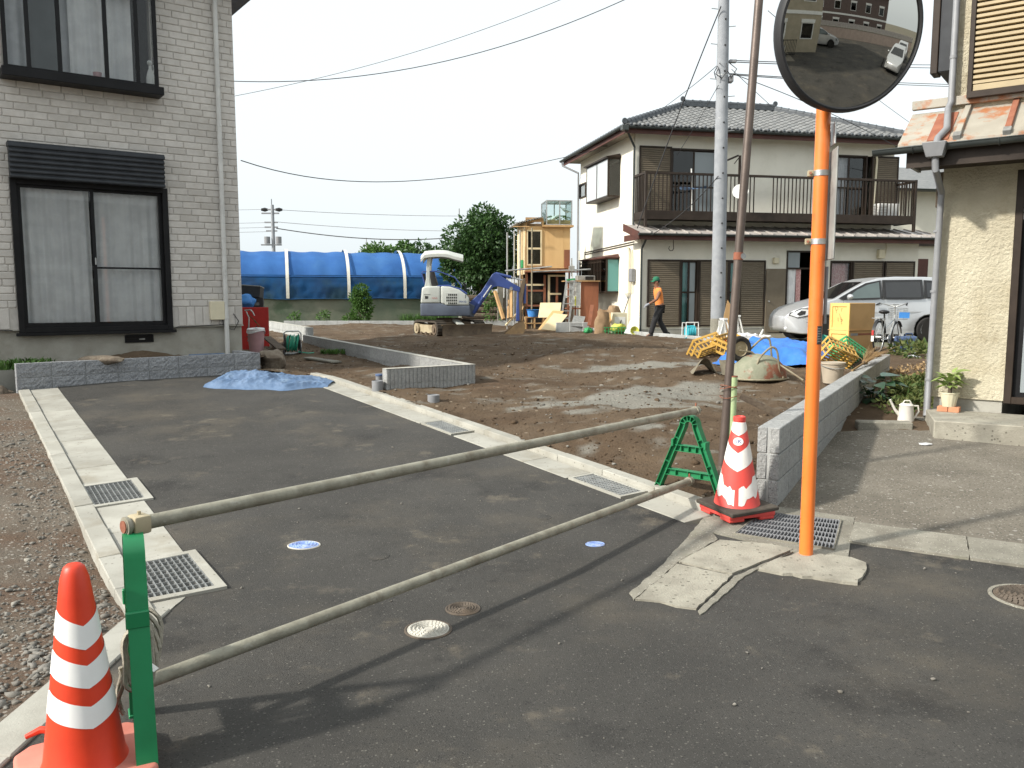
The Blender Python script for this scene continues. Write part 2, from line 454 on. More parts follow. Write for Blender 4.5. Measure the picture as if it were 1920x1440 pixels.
m_rusty=mat('rusty_sheet',(.37,.345,.29),(.32,.295,.245),3,.55,.15,40,rnd=.04,stain=[((.36,.13,.045),3.6,.51,.64,.9),((.42,.24,.12),2,.6,.75,.5)])
m_rust=mat('rust',(.24,.085,.05),(.30,.12,.07),8,.8,.3,40,rnd=.1)
m_slat=mat('tan_shutter_slat',(.42,.335,.20),(.38,.30,.18),5,.5,rnd=.05,stain=((.26,.2,.12),4,.58,.75,.4))
m_ply=mat('plywood',(.62,.41,.19),(.55,.35,.155),2,.75,.1,60,rnd=.07,stain=((.42,.25,.10),5,.58,.75,.4),stretch=(1,1,.25))
m_wood=mat('raw_timber',(.52,.33,.15),(.42,.26,.12),5,.75,.15,60,rnd=.12,stretch=(1,1,.2))
m_redwood=mat('red_brown_timber',(.27,.10,.05),(.21,.08,.042),5,.75,.15,50,rnd=.1,stretch=(1,1,.25))
m_palewood=mat('pale_board',(.72,.60,.38),(.66,.54,.33),4,.75,.08,50,rnd=.05,stain=((.5,.36,.2),5,.6,.75,.4))
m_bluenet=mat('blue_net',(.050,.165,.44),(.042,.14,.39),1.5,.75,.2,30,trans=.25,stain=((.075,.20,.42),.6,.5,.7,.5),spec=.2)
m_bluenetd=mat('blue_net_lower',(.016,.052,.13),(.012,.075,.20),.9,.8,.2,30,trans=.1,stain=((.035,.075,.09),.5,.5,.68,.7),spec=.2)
m_film=mat('hazy_green_film',(.10,.13,.09),(.17,.175,.13),.55,.75,.2,12,stain=((.05,.085,.045),.8,.48,.66,.8))
m_strap=mat('white_strap',(.70,.68,.60),(.6,.58,.5),3,.7)
m_tarp=mat('blue_tarp',(.045,.20,.62),(.035,.17,.55),3,.5,.15,22,stain=((.20,.34,.60),4,.58,.75,.5),spec=.45)
m_tarpold=mat('faded_blue_tarp',(.130,.20,.32),(.085,.145,.25),4,.6,.6,16,stain=((.28,.37,.48),5,.55,.72,.5),spec=.4)
m_exw=mat('excavator_white',(.53,.55,.51),(.47,.49,.455),3,.45,stain=((.3,.28,.23),4,.54,.74,.55),spec=.5)
m_exg=mat('excavator_slate',(.105,.125,.165),(.085,.10,.135),3,.5,stain=((.06,.06,.06),4,.58,.75,.5))
m_exb=mat('excavator_blue',(.042,.075,.25),(.035,.062,.21),3,.4,stain=((.05,.05,.1),5,.6,.75,.4),spec=.5)
m_exy=mat('tan_metal',(.42,.36,.24),(.34,.28,.18),4,.7,.15,30,stain=((.16,.11,.07),3,.55,.72,.6))
m_exdirt=mat('muddy_steel',(.115,.085,.06),(.16,.12,.08),5,.85,.4,30,stain=((.07,.05,.035),3,.5,.7,.6))
m_bucket=mat('worn_bucket_steel',(.22,.15,.075),(.15,.105,.06),4,.6,.3,25,metal=.2)
m_track=mat('track_rubber',(.055,.045,.035),(.085,.07,.052),7,.9,.4,40)
m_car=mat('silver_paint',(.60,.61,.62),(.58,.59,.60),2,.28,metal=.55,spec=.5)
m_tyre=mat('tyre',(.022,.021,.02),(.032,.03,.028),6,.85,.2,60)
m_alloy=mat('alloy',(.62,.62,.62),(.55,.55,.55),4,.35,metal=.8)
m_plast=mat('dark_trim',(.02,.02,.021),(.028,.028,.03),4,.5)
m_lens=mat('lamp_lens',(.75,.77,.78),(.68,.70,.71),4,.12,metal=.3,spec=.6)
m_box=mat('cardboard',(.47,.29,.125),(.42,.26,.11),3,.85,.05,50,rnd=.05,stain=((.35,.21,.1),3,.58,.75,.4))
m_boxy=mat('yellow_board',(.80,.52,.17),(.74,.47,.15),3,.75,.05,50,stain=((.58,.36,.12),4,.58,.75,.5))
m_crate=mat('yellow_crate',(.55,.33,.07),(.46,.27,.06),4,.55,stain=((.40,.24,.08),5,.55,.72,.5))
m_gcrate=mat('green_crate',(.04,.30,.10),(.03,.24,.08),4,.55)
m_bpail=mat('beige_plastic',(.42,.36,.28),(.36,.31,.24),4,.6,stain=((.25,.2,.15),4,.55,.75,.5))
m_pinkpail=mat('pink_plastic',(.52,.31,.33),(.44,.26,.28),5,.6,stain=((.62,.52,.52),5,.55,.72,.5))
m_red=mat('red_paint',(.44,.025,.02),(.38,.02,.017),4,.5,stain=((.12,.02,.015),6,.6,.72,.6))
m_hose=mat('green_hose',(.04,.34,.22),(.03,.28,.18),6,.45)
m_teal=mat('teal_plastic',(.04,.38,.46),(.03,.33,.40),5,.5)
m_bluebin=mat('blue_grey_plastic',(.085,.13,.24),(.07,.11,.21),5,.6,trans=0)
m_sheetgrey=mat('olive_canvas',(.20,.175,.125),(.15,.13,.095),5,.9,.4,30)
m_barrow=mat('rusted_tray',(.26,.26,.19),(.20,.215,.15),5,.8,.4,30,stain=[((.24,.085,.05),3.0,.50,.58,.95),((.40,.38,.30),7,.56,.7,.6)])
m_barrowp=mat('barrow_pipe',(.30,.27,.19),(.22,.19,.13),8,.65,.2,50,metal=.3,stain=((.2,.1,.06),6,.55,.7,.6))
m_kraft=mat('kraft_paper',(.30,.20,.115),(.24,.16,.09),5,.85,.5,16)
m_terra=mat('terracotta',(.55,.25,.14),(.48,.21,.115),6,.85,.2,60,rnd=.1)
m_creamp=mat('cream_pot',(.62,.58,.42),(.56,.52,.37),5,.6)
m_canw=mat('offwhite_enamel',(.70,.67,.61),(.62,.59,.53),5,.45,stain=((.45,.42,.36),5,.58,.75,.4))
m_straw=mat('broom_straw',(.34,.22,.10),(.27,.17,.08),12,.9,rnd=.2)
m_dry=mat('dry_litter',(.36,.25,.13),(.25,.17,.09),9,.95)
m_bamboo=mat('pale_green_pipe',(.42,.52,.28),(.36,.46,.24),6,.6,stain=((.55,.58,.45),7,.55,.7,.5))
m_rope=mat('grey_rope',(.40,.37,.30),(.31,.285,.23),30,.95,.6,90)
m_cable=mat('black_cable',(.03,.03,.032),(.04,.04,.042),4,.6)
m_cpole=mat('concrete_pole',(.30,.315,.335),(.25,.265,.285),5,.85,.25,60,stain=((.32,.33,.33),3,.55,.75,.4))
m_lid=mat('cast_iron_lid',(.085,.068,.052),(.11,.088,.068),18,.75,.3,60,stain=((.17,.12,.08),5,.5,.7,.5))
m_lidw=mat('pale_lid',(.52,.50,.44),(.42,.405,.355),16,.75,.3,60,stain=((.28,.25,.2),6,.55,.7,.5))
m_lidb=mat('blue_painted_lid',(.20,.30,.62),(.26,.35,.60),20,.6,.2,60,stain=((.55,.60,.70),12,.5,.62,.5))
m_mirror=bpy.data.materials.new('mirror_face');m_mirror.use_nodes=True
_b=m_mirror.node_tree.nodes['Principled BSDF'];_b.inputs['Metallic'].default_value=1;_b.inputs['Roughness'].default_value=.015
_b.inputs['Base Color'].default_value=(.56,.55,.51,1)
m_skin=mat('skin',(.24,.12,.07),(.21,.10,.06),6,.6)
m_shirt=mat('orange_shirt',(.80,.27,.07),(.70,.22,.055),6,.85,.3,12)
m_trous=mat('black_trousers',(.018,.018,.02),(.028,.028,.03),6,.85,.3,12)
m_glove=mat('grey_glove',(.32,.33,.36),(.26,.27,.3),9,.9)
m_cap=mat('green_cap',(.02,.15,.08),(.015,.12,.065),6,.8)
m_blue=mat('blue_plastic',(.06,.25,.62),(.05,.21,.55),5,.5)
m_sign=mat('grey_board_back',(.30,.30,.28),(.22,.22,.21),6,.7,stain=((.1,.09,.08),4,.5,.65,.6))
m_plate=mat('black_plate',(.03,.03,.03),(.045,.045,.045),9,.5)
m_blueink=mat('blue_ink',(.06,.08,.30),(.05,.07,.26),5,.5)
m_yel=mat('yellow_plastic',(.52,.52,.09),(.45,.45,.08),4,.5)
m_poly=mat('white_polythene',(.66,.66,.66),(.52,.52,.53),8,.35,.4,14)
m_paint_r=mat('red_ink',(.5,.03,.03),(.45,.03,.03),5,.5)
Ld=Vector((.556,-.831,0));Pd=Vector((.831,.556,0));C0=Vector((-6.45,10.75,0))
def LP(s,p):return C0+Ld*s+Pd*p
def toLP(q):
 d=Vector((q[0],q[1],0))-C0
 return d.dot(Ld),d.dot(Pd)
LANG=math.atan2(Ld.y,Ld.x)
def g3(x,y,off=0):return Vector((x,y,gz(y)+off))
def sheet(name,poly,off,m,jag=0.0,th=0.0,par=None,seed=1,kind='structure'):
 """flat-lying sheet following the paved ground, edges optionally ragged"""
 pts=[Vector((p[0],p[1],0))for p in poly]
 if jag:
  rr=random.Random(seed);q=[]
  for i,p in enumerate(pts):
   n=pts[(i+1)%len(pts)];L=(n-p).length;k=max(1,int(L/.05))if L<6 else 1
   d=(n-p).normalized();w=Vector((-d.y,d.x,0))
   for j in range(k):
    q.append(p+(n-p)*(j/k)+(w*rr.uniform(-jag,jag)if j else Vector()))
  pts=q
 bm=bmesh.new()
 f=bm.faces.new([bm.verts.new(p)for p in pts])
 f.normal_update()
 if f.normal.z<0:f.normal_flip()
 ys=[p.y for p in pts]
 y=4.6
 cuts=[4.6+.7*i for i in range(11)]
 for yc in cuts:
  if min(ys)<yc<max(ys):
   bmesh.ops.bisect_plane(bm,geom=list(bm.verts)+list(bm.edges)+list(bm.faces),plane_co=(0,yc,0),plane_no=(0,1,0))
 for v in bm.verts:v.co.z=gz(v.co.y)+off
 if th:
  r=bmesh.ops.extrude_face_region(bm,geom=list(bm.faces))
  for e in r['geom']:
   if isinstance(e,bmesh.types.BMVert):e.co.z-=th
  bmesh.ops.recalc_face_normals(bm,faces=bm.faces)
 me=bpy.data.meshes.new(name);bm.to_mesh(me);bm.free()
 return put(me,name,m,par,kind=kind if par is None else None)
def PX(*pp):return[G(u,v)for u,v in pp]
def base_ground():
 xs=np.concatenate([np.linspace(-900,-40,12),np.linspace(-30,40,36),np.linspace(60,900,12)])
 ys=np.concatenate([np.linspace(-300,-40,6),np.linspace(-30,60,60),np.linspace(80,1500,12)])
 X,Y=np.meshgrid(xs,ys,indexing='ij')
 Z=.053*np.clip(Y-4.6,0,7)-.03
 near=(X>-13)&(X<9.5)&(Y>-9)&(Y<33)
 Z=np.where(near,Z-.5,Z)
 V=np.stack([X,Y,Z],-1).reshape(-1,3)
 n=len(ys);i=np.arange(len(xs)-1)[:,None]*n+np.arange(n-1)[None]
 i=i.ravel()
 npmesh('ground',V,[np.stack([i,i+n,i+n+1,i+1],1)],m_dirt,kind='structure')
base_ground()
sheet('yard',[(6.1,17.2),(4.75,20.1),(1.6,27.5),(1.3,33.2),(30,33.2),(30,13),(9.4,11),(5.9,13.2)],-.012,m_dirt)
STREET_L=-1.73
asph_poly=[LP(-1.2,.46),LP(7.3,.46),LP(7.3,.475),LP(8.0,.475),LP(8.0,.05),Vector((-1.87,4.02,0)),Vector((STREET_L,3.72,0)),Vector((STREET_L,-40,0)),Vector((60,-40,0)),Vector((60,-22,0)),Vector((10,1.9,0)),G(1920,1065),G(1590,1018),G(1330,985),LP(8.62,3.42),LP(-1.2,3.42)]
sheet('asphalt_road',asph_poly,0.0,m_asph)
sheet('parking_surface',[(1.86,5.80),G(1600,980),G(1920,1021),(4.6,4.17),(7.6,2.9),(7.6,9.2),(4.4,9.2),G(1760,800),(3.22,8.30)],.004,m_park)
sheet('side_street',[(7.6,2.9),(40,-10.5),(40,12),(7.6,12)],.002,m_park)
# ---- left gravel strip
def fnoise_mesh(name,xr,yr,step,maskf,hf,m,attrf=None):
 xs=np.arange(xr[0],xr[1]+1e-6,step[0]);ys=yr
 X,Y=np.meshgrid(xs,ys,indexing='ij')
 Z=hf(X,Y)
 V=np.stack([X,Y,Z],-1).reshape(-1,3)
 n=len(ys)
 ii=(np.arange(len(xs)-1)[:,None]*n+np.arange(n-1)[None])
 cx=(X[:-1,:-1]+X[1:,1:])/2;cy=(Y[:-1,:-1]+Y[1:,1:])/2
 i=ii[maskf(cx,cy)].ravel()
 Q=np.stack([i,i+n,i+n+1,i+1],1)
 used=np.unique(Q);re=np.full(len(V),-1);re[used]=np.arange(len(used))
 at=None
 if attrf:at={k:f(V[used][:,0],V[used][:,1])for k,f in attrf.items()}
 return npmesh(name,V[used],[re[Q]],m,kind='structure',smooth=True,attr=at)
def ngz(Y):return .053*np.clip(Y-4.6,0,7)
def lpcoords(X,Y):
 dx=X-C0.x;dy=Y-C0.y
 return dx*Ld.x+dy*Ld.y,dx*Pd.x+dy*Pd.y
def inpoly(X,Y,poly):
 r=np.zeros(X.shape,bool);n=len(poly)
 for i in range(n):
  x0,y0=poly[i][:2];x1,y1=poly[(i+1)%n][:2]
  c=((y0>Y)!=(y1>Y))&(X<(x1-x0)*(Y-y0)/(y1-y0+1e-12)+x0)
  r^=c
 return r
gravel_poly=[LP(-.1,.02),LP(8.35,.02),(-1.88,3.9),(-1.88,-12),(-13,-12),(-13,12.2),(-7.2,11.4)]
def gravel_h(X,Y):
 s,p=lpcoords(X,Y)
 return ngz(Y)-.012+fbm(X*.8,Y*.8,3)*.07+fbm(X*5,Y*5,9)*.022+vn(X*22,Y*22,5)*.012-.03*np.clip(1+p/.5,0,1)
fnoise_mesh('gravel_ground',(-13,-1.84),np.concatenate([np.arange(-12,2,.25),np.arange(2,7,.04),np.arange(7,12.3,.07)]),(.05,),lambda X,Y:inpoly(X,Y,gravel_poly),gravel_h,m_gravelbed)
# ---- the dug-over building plot
LOT=[LP(.3,3.76),LP(8.66,3.76),(1.83,5.98),(5.88,13.2),(6.3,17),(4.87,20.1),(1.75,27.4),(1.4,31.2),(-12,31.2),(-12,21),(-5.2,13.6),(-4.4,13.4),(-3.9,12.6),(-3.0,12.3)]
SANDS=[(1150,752,1.0,.55),(1270,738,.9,.45),(1210,686,1.1,.35),(1195,815,.25,.2)]
SANDW=[(G(u,v,.06),a,b)for u,v,a,b in SANDS]
def sm(t):t=np.clip(t,0,1);return t*t*(3-2*t)
def soil_h(X,Y):
 s,p=lpcoords(X,Y)
 z=ngz(Y)+.03
 z=z+.12*sm((p-3.85)/.7)*sm((10-Y)/2.5)
 z=z+.17*np.exp(-((Y-15.0)/1.5)**2)*sm((X+.1)/1.2)*sm((5.4-X)/1.5)
 z=z+.10*np.exp(-((Y-11.6)/1.3)**2)*sm((X-.6)/1.4)
 z=z-.05*np.exp(-((Y-12.9)/.7)**2)*sm((X+.1)/1.2)
 k=sm((Y-5.5)/1.0)*.6+.4
 z=z+(fbm(X*.7,Y*.7,21)*.11+fbm(X*3,Y*3,31,3)*.036+fbm(X*11,Y*11,41,3)*.016)*k+vn(X*38,Y*38,55)*.009
 z=z+.04*sm((Y-14)/3)
 return z
def soilz(x,y):return float(soil_h(np.array([x]),np.array([y]))[0])
def sandmask(X,Y):
 t=np.zeros(X.shape)
 for c,a,b in SANDW:
  t=np.maximum(t,1.25*np.exp(-(((X-c.x)/a)**2+((Y-c.y)/b)**2))-.25+fbm(X*3,Y*5,77)*.9)
 return np.clip(t*1.3,0,.62)
fnoise_mesh('soil_plot',(-12,6.4),np.concatenate([np.arange(5.2,13,.035),np.arange(13,18,.06),np.arange(18,31.4,.15)]),(.04,),lambda X,Y:inpoly(X,Y,LOT),soil_h,m_soil,{'sand':sandmask})
SOILOFF=.10
def GS(u,v):
 """photo pixel -> point on the soil plot"""
 a,b=ray(u,v)
 lo,hi=3.0,60.0
 for _ in range(40):
  m=(lo+hi)/2
  if CAMZ+b*m>soilz(a*m,m):lo=m
  else:hi=m
 return Vector((a*lo,lo,CAMZ+b*lo))
def weed_h(X,Y):return ngz(Y)-.03+.05*sm((Y-8.2)/.7)+fbm(X*2,Y*2,61)*.05+fbm(X*9,Y*9,63)*.02
WEED=[(3.02,8.02),G(1748,812),(4.6,9.1),(9.0,14.6),(9.5,19),(6.1,18),(5.85,13.3)]
fnoise_mesh('soil_strip',(2.5,9.6),np.arange(7.6,19.1,.06),(.06,),lambda X,Y:inpoly(X,Y,[(p[0],p[1])for p in WEED]),weed_h,m_soil)
# ---- loose stones: far too many to count
_rk=[]
for q in range(4):
 b_=MB().blob((0,0,0),(1,.8,.55),seed=q*5+1,amp=.9,sub=1,fr=1.5)
 _rk.append((np.array(b_.v),np.array(b_.f)))
def scatter_stones(name,pts,sizes,m,label,seed=0):
 rg=np.random.RandomState(seed);Vs=[];Fs=[];n=0
 for(x,y,z),s in zip(pts,sizes):
  v,f=_rk[rg.randint(4)]
  a=rg.rand()*6.28;c_,s_=math.cos(a),math.sin(a)
  w=v*s*(0.8+.4*rg.rand(3))
  w=np.stack([w[:,0]*c_-w[:,1]*s_+x,w[:,0]*s_+w[:,1]*c_+y,w[:,2]+z],1)
  Vs.append(w);Fs.append(f+n);n+=len(w)
 o=npmesh(name,np.concatenate(Vs),[np.concatenate(Fs)],m,kind='stuff')
 o['label']=label;return o
rg=np.random.RandomState(3)
P_=[];S_=[]
while len(P_)<9000:
 y=2.2+7.5*rg.rand()**1.6;x=-1.95-rg.rand()**1.3*4.5
 s,p=toLP((x,y))
 if p>-.02:continue
 dens=.12+.75*(vn(x*.9,y*.9,3)+.5)+(.6 if p>-.45 else 0)
 if vn(x*.8+9,y*.8,8)>-.04:dens*=.08 if p<-.35 else .6
 if y>8.3:dens*=.15
 if rg.rand()>dens:continue
 sz=min(.005+rg.exponential(.0045),.028)*(1.25 if y<3.6 else 1)
 P_.append((x,y,float(gravel_h(np.array([x]),np.array([y]))[0])+sz*.15));S_.append(sz)
scatter_stones('gravel',P_,S_,m_stone,'loose grey gravel and small stones along the lane kerb',1)
P_=[];S_=[]
while len(P_)<6000:
 y=5.6+14*rg.rand()**1.5;x=-5+11*rg.rand()
 if not inpoly(np.array([x]),np.array([y]),LOT)[0]:continue
 sz=min(.005+rg.exponential(.006),.045)
 P_.append((x,y,soilz(x,y)+sz*.1));S_.append(sz)
scatter_stones('soil_clods',P_,S_,m_soil,'loose clods of brown soil on the plot',2)
P_=[];S_=[]
while len(P_)<420:
 y=5.7+12*rg.rand()**1.4;x=-5+10*rg.rand()
 if not inpoly(np.array([x]),np.array([y]),LOT)[0]:continue
 sz=min(.007+rg.exponential(.007),.04)
 P_.append((x,y,soilz(x,y)+sz*.3));S_.append(sz)
scatter_stones('plot_pebbles',P_,S_,m_stone,'pale pebbles scattered over the brown soil',4)
P_=[];S_=[]
for k in range(260):
 y=2.0+8*rg.rand()**1.5;x=-1.6+5*rg.rand()
 s,p=toLP((x,y))
 if y>5 and not(.5<p<3.35):continue
 sz=.0025+rg.exponential(.0025)
 P_.append((x,y,gz(y)+sz*.4));S_.append(min(sz,.013))
scatter_stones('road_grit',P_,S_,m_stone,'pale grit lying on the dark asphalt',5)
# ---- gutters of the lane
def strip_piece(s0,s1,p0,p1,top0,top1,th=.12):
 """paving piece between two distances along the lane; top heights given at p0 and p1"""
 mb=MB();vs=[]
 for s,p,t in((s0,p0,top0),(s1,p0,top0),(s1,p1,top1),(s0,p1,top1)):
  q=LP(s,p);vs.append((q.x,q.y,gz(q.y)+t))
 lo=[(x,y,z-th)for x,y,z in vs]
 return mb.add(lo+vs,[(3,2,1,0),(4,5,6,7),(0,1,5,4),(1,2,6,5),(2,3,7,6),(3,0,4,7)])
def gutter(name,spans,p_slab,p_curb,curb_h,srange):
 e=bpy.data.objects.new(name,None);COL.objects.link(e);e['kind']='structure'
 for(a,b)in spans:
  n=max(1,round((b-a)/.6));st=(b-a)/n
  for i in range(n):
   j=random.uniform(-.003,.003)
   strip_piece(a+i*st+.003,a+(i+1)*st-.003,p_slab[0]+.003,p_slab[1]-.003,.006+j,.008+j).build('gutter_slab',m_conc,e,bevel=.005)
 s=srange[0];n=round((srange[1]-srange[0])/.6);st=(srange[1]-srange[0])/n
 lo,hi=p_curb
 for i in range(n):
  j=random.uniform(-.004,.004)
  strip_piece(s+i*st+.003,s+(i+1)*st-.003,lo,hi,curb_h+j,curb_h+j,.2).build('curb_stone',m_conc,e,bevel=.006)
 return e
GA=[(5.38,6.02),(7.33,8.02)]
gutter('gutter',[(0,5.36),(6.04,7.31)],(.13,.46),(0,.127),.022,(0,8.35))
gs=[]
for a,b in(((785,795),(855,816)),((1071,896),(1179,934))):
 gs.append((toLP(G(*a))[0],toLP(G(*b))[0]))
gutter('gutter',[(1.0,gs[0][0]-.02),(gs[0][1]+.02,gs[1][0]-.02),(gs[1][1]+.02,8.6)],(3.42,3.69),(3.693,3.80),.060,(.7,8.62))
e=bpy.data.objects.new('street_curb',None);COL.objects.link(e);e['kind']='structure'
y=4.05
for L_ in(.75,.6,.6,.6,.6,.6,.6,.6,.6):
 MB().prism([(-1.91,y),(-1.73,y),(-1.73,y-L_+.005),(-1.91,y-L_+.005)],-.15,.014,'z').build('curb_stone',m_conc,e,bevel=.006)
 y-=L_
e=bpy.data.objects.new('street_curb',None);COL.objects.link(e);e['kind']='structure'
a0,a1=G(1600,982),G(1590,1018);d_=(G(1920,1065)-a1);d_.z=0;d_.normalize()
s=0
for L_ in(1.02*.66,.62,.62,.62,.62,.62,.62):
 q=[a0+d_*(s+.006),a0+d_*(s+L_),a1+d_*(s+L_),a1+d_*(s+.006)]
 sheet('curb_stone',q,.016,m_concold,th=.14,par=e,jag=.004,seed=int(s*100));s+=L_
 # ---- steel gratings
def pit(mb,quad,depth=.35):
 """quad: 4 world points (top corners)"""
 lo=[(p.x,p.y,p.z-depth)for p in quad];hi=[tuple(p)for p in quad]
 mb.add(lo+hi,[(0,1,2,3),(0,4,5,1),(1,5,6,2),(2,6,7,3),(3,7,4,0)])
def grating(quad,nx,ny,label,m,frame_m,frame=.05,bw=.006,bw2=.006,h=.022,group=None):
 """quad corners ordered along x then y; nx bars across, ny bars along"""
 c=sum(quad,Vector())/4
 t=thing('drain_grating',label,'drain grating',c,0,group)
 q=[p-c for p in quad]
 def at(a,b,z=0):return q[0]*((1-a)*(1-b))+q[1]*(a*(1-b))+q[2]*(a*b)+q[3]*((1-a)*b)+Vector((0,0,z))
 mb=MB()
 for i in range(nx+1):mb.beam(at(i/nx,0,-h/2),at(i/nx,1,-h/2),bw,h)
 for j in range(ny+1):mb.beam(at(0,j/ny,-h/2+.001),at(1,j/ny,-h/2+.001),bw2,h)
 mb.build('grate',m,t,smooth=0)
 p_=MB();pit(p_,[at(0,0,-.002),at(1,0,-.002),at(1,1,-.002),at(0,1,-.002)]);p_.build('pit',m_dark,t,smooth=0,fix=False)
 fr=MB()
 ex=(q[1]-q[0]).normalized();ey=(q[3]-q[0]).normalized()
 cs=[q[0]-ex*frame-ey*frame,q[1]+ex*frame-ey*frame,q[2]+ex*frame+ey*frame,q[3]-ex*frame+ey*frame]
 ins=[q[0]-(ex+ey)*.004,q[1]+(ex-ey)*.004,q[2]+(ex+ey)*.004,q[3]-(ex-ey)*.004]
 for k in range(4):
  a,b,d,f=cs[k],cs[(k+1)%4],ins[(k+1)%4],ins[k]
  up=Vector((0,0,.004));dn=Vector((0,0,-.1))
  fr.add([a+dn,b+dn,d+dn,f+dn,a+up,b+up,d+up,f+up],[(3,2,1,0),(4,5,6,7),(0,1,5,4),(1,2,6,5),(2,3,7,6),(3,0,4,7)])
 fr.build('frame',frame_m,t,smooth=0)
 return t
def lpq(s0,s1,p0,p1,off):
 r=[]
 for s,p in((s0,p0),(s0,p1),(s1,p1),(s1,p0)):
  q=LP(s,p);r.append(Vector((q.x,q.y,gz(q.y)+off)))
 return r
lb=['square steel grating in the kerb strip beside the gravel, nearest the low grey planter wall','large steel grating right behind the green barricade and the orange cone','steel grating in the gutter along the soil plot, nearer the grey stub pipes','steel grating in the gutter beside the far green barricade leg']
for k,(a,b)in enumerate(GA):
 grating(lpq(a+.04,b-.04,.135,.465,.012),10,9,lb[k],m_galv,m_conc,.055,group='steel gratings in the lane gutters')
for k,(a,b)in enumerate(gs):
 grating(lpq(a+.05,b-.05,3.45,3.66,.012),8,14,lb[2+k],m_galv,m_conc,.03,group='steel gratings in the lane gutters')
 # ---- concrete pad, drain and old slabs round the mirror pole
e=bpy.data.objects.new('concrete_pad',None);COL.objects.link(e);e['kind']='structure'
def f5(x,y):return G(1180+x/2.595,820+y/2.595)
TL,TR,BR,BL=G(1432,964),G(1574,979),G(1561,1033),G(1380,1004)
a,b,c,d=G(1318,972),LP(8.66,3.81),G(1425,947),G(1602,972)
e1,f1,g1=G(1590,1048),G(1486,1036),G(1335,1000)
for q in([g1,a,b,TL,BL],[b,c,d,TR,TL],[d,e1,BR,TR],[e1,f1,g1,BL,BR]):
 sheet('pad_piece',q,.008,m_concold,th=.10,par=e)
sheet('edging',[G(1318,974),g1,f5(430,500),f5(235,612),f5(20,797),f5(0,762),f5(178,607)],.007,m_concold,jag=.006,th=.1,par=e,seed=5)
sheet('paving_slab',[f5(240,612),f5(440,506),f5(700,528),f5(795,552),f5(500,670)],.012,m_concpale,th=.1,par=e,jag=.002)
sheet('paving_slab',[f5(230,622),f5(498,678),f5(325,842),f5(230,830),f5(150,806),f5(28,795)],.011,m_concpale,th=.1,par=e,jag=.006,seed=8)
sheet('edging',[f5(806,556),f5(640,640),f5(560,680),f5(430,800),f5(345,868),f5(334,850),f5(510,680)],.007,m_concold,jag=.006,th=.1,par=e,seed=9)
sheet('pole_footing',[f5(625,650),f5(720,602),f5(830,568),f5(900,575),f5(1080,597),f5(1150,622),f5(1155,650),f5(1110,722),f5(1040,715),f5(940,700),f5(700,665)],.018,m_concpale,jag=.014,th=.12,seed=12)
grating([v+Vector((0,0,.016))for v in(BL,BR,TR,TL)],26,6,'rusty bar drain grating between the red and white cone and the orange pole',m_gpipe,m_concold,.012,bw=.005,bw2=.005)
# ---- lids in the road
def lid(u,v,r,label,m,rings=4,ry=1.0,rim=None,dash=True,name='manhole_cover',rz=0):
 p=G(u,v)
 tilt=math.atan(.053)if 4.6<p.y<11.6 else 0
 t=thing(name,label,'manhole cover',(p.x,p.y,p.z+.001),(tilt,0,rz))
 mb=MB();mb.lathe([(0,.005),(r*.93,.005),(r*.94,-.03)],40)
 k0=len(mb.v)
 mb.build('cover',m,t,smooth=30)
 mb=MB()
 for k in range(rings):
  rr=r*(.2+.68*(k+.5)/rings);n=max(5,int(7*(k+1)))
  w=r*.055
  for i in range(n):
   a0=2*PI*i/n+k*.4;a1=a0+2*PI/n*.78
   pts=[]
   for j in range(5):
    a=a0+(a1-a0)*j/4;pts.append((rr*math.cos(a),rr*math.sin(a),.0062))
   mb.tube(pts,w,4)
 o=mb.build('raised_pattern',m,t,smooth=0)
 MB().lathe([(r*.955,-.03),(r*.955,.004),(r,.006),(r*1.06,.003),(r*1.06,-.03)],40).build('rim',rim or m_lid,t)
 for o in t.children:o.scale=(1,ry,1)
 return t
lid(803,1181,.108,'pale round cover ringed with dashes under the lower pipe',m_lidw,4)
lid(868,1142,.085,'small brown iron cover beside the pale round one',m_lid,4,rim=m_lid)
lid(570,1023,.098,'blue painted oval cover in the asphalt between the two pipes',m_lidb,3,ry=.72,rim=m_lidw)
lid(1116,1021,.058,'small light blue valve cover beyond the lower pipe',m_lidb,2,ry=.7,rim=m_lidb)
lid(1938,1122,.20,'brown cast iron manhole cover cut by the right edge of the photo',m_lid,5,rim=m_concold)
for u,v,r in((710,1043,.065),(300,866,.085),(380,797,.085),(560,771,.07),(1020,970,.05)):
 p=G(u,v)
 o=MB().lathe([(0,.002),(r*.8,.003),(r,0)],20).build('asphalt_patch',m_asph,loc=(p.x,p.y,p.z+.002));struct(o)
 o.rotation_euler=(math.atan(.053)if p.y>4.6 else 0,0,0)
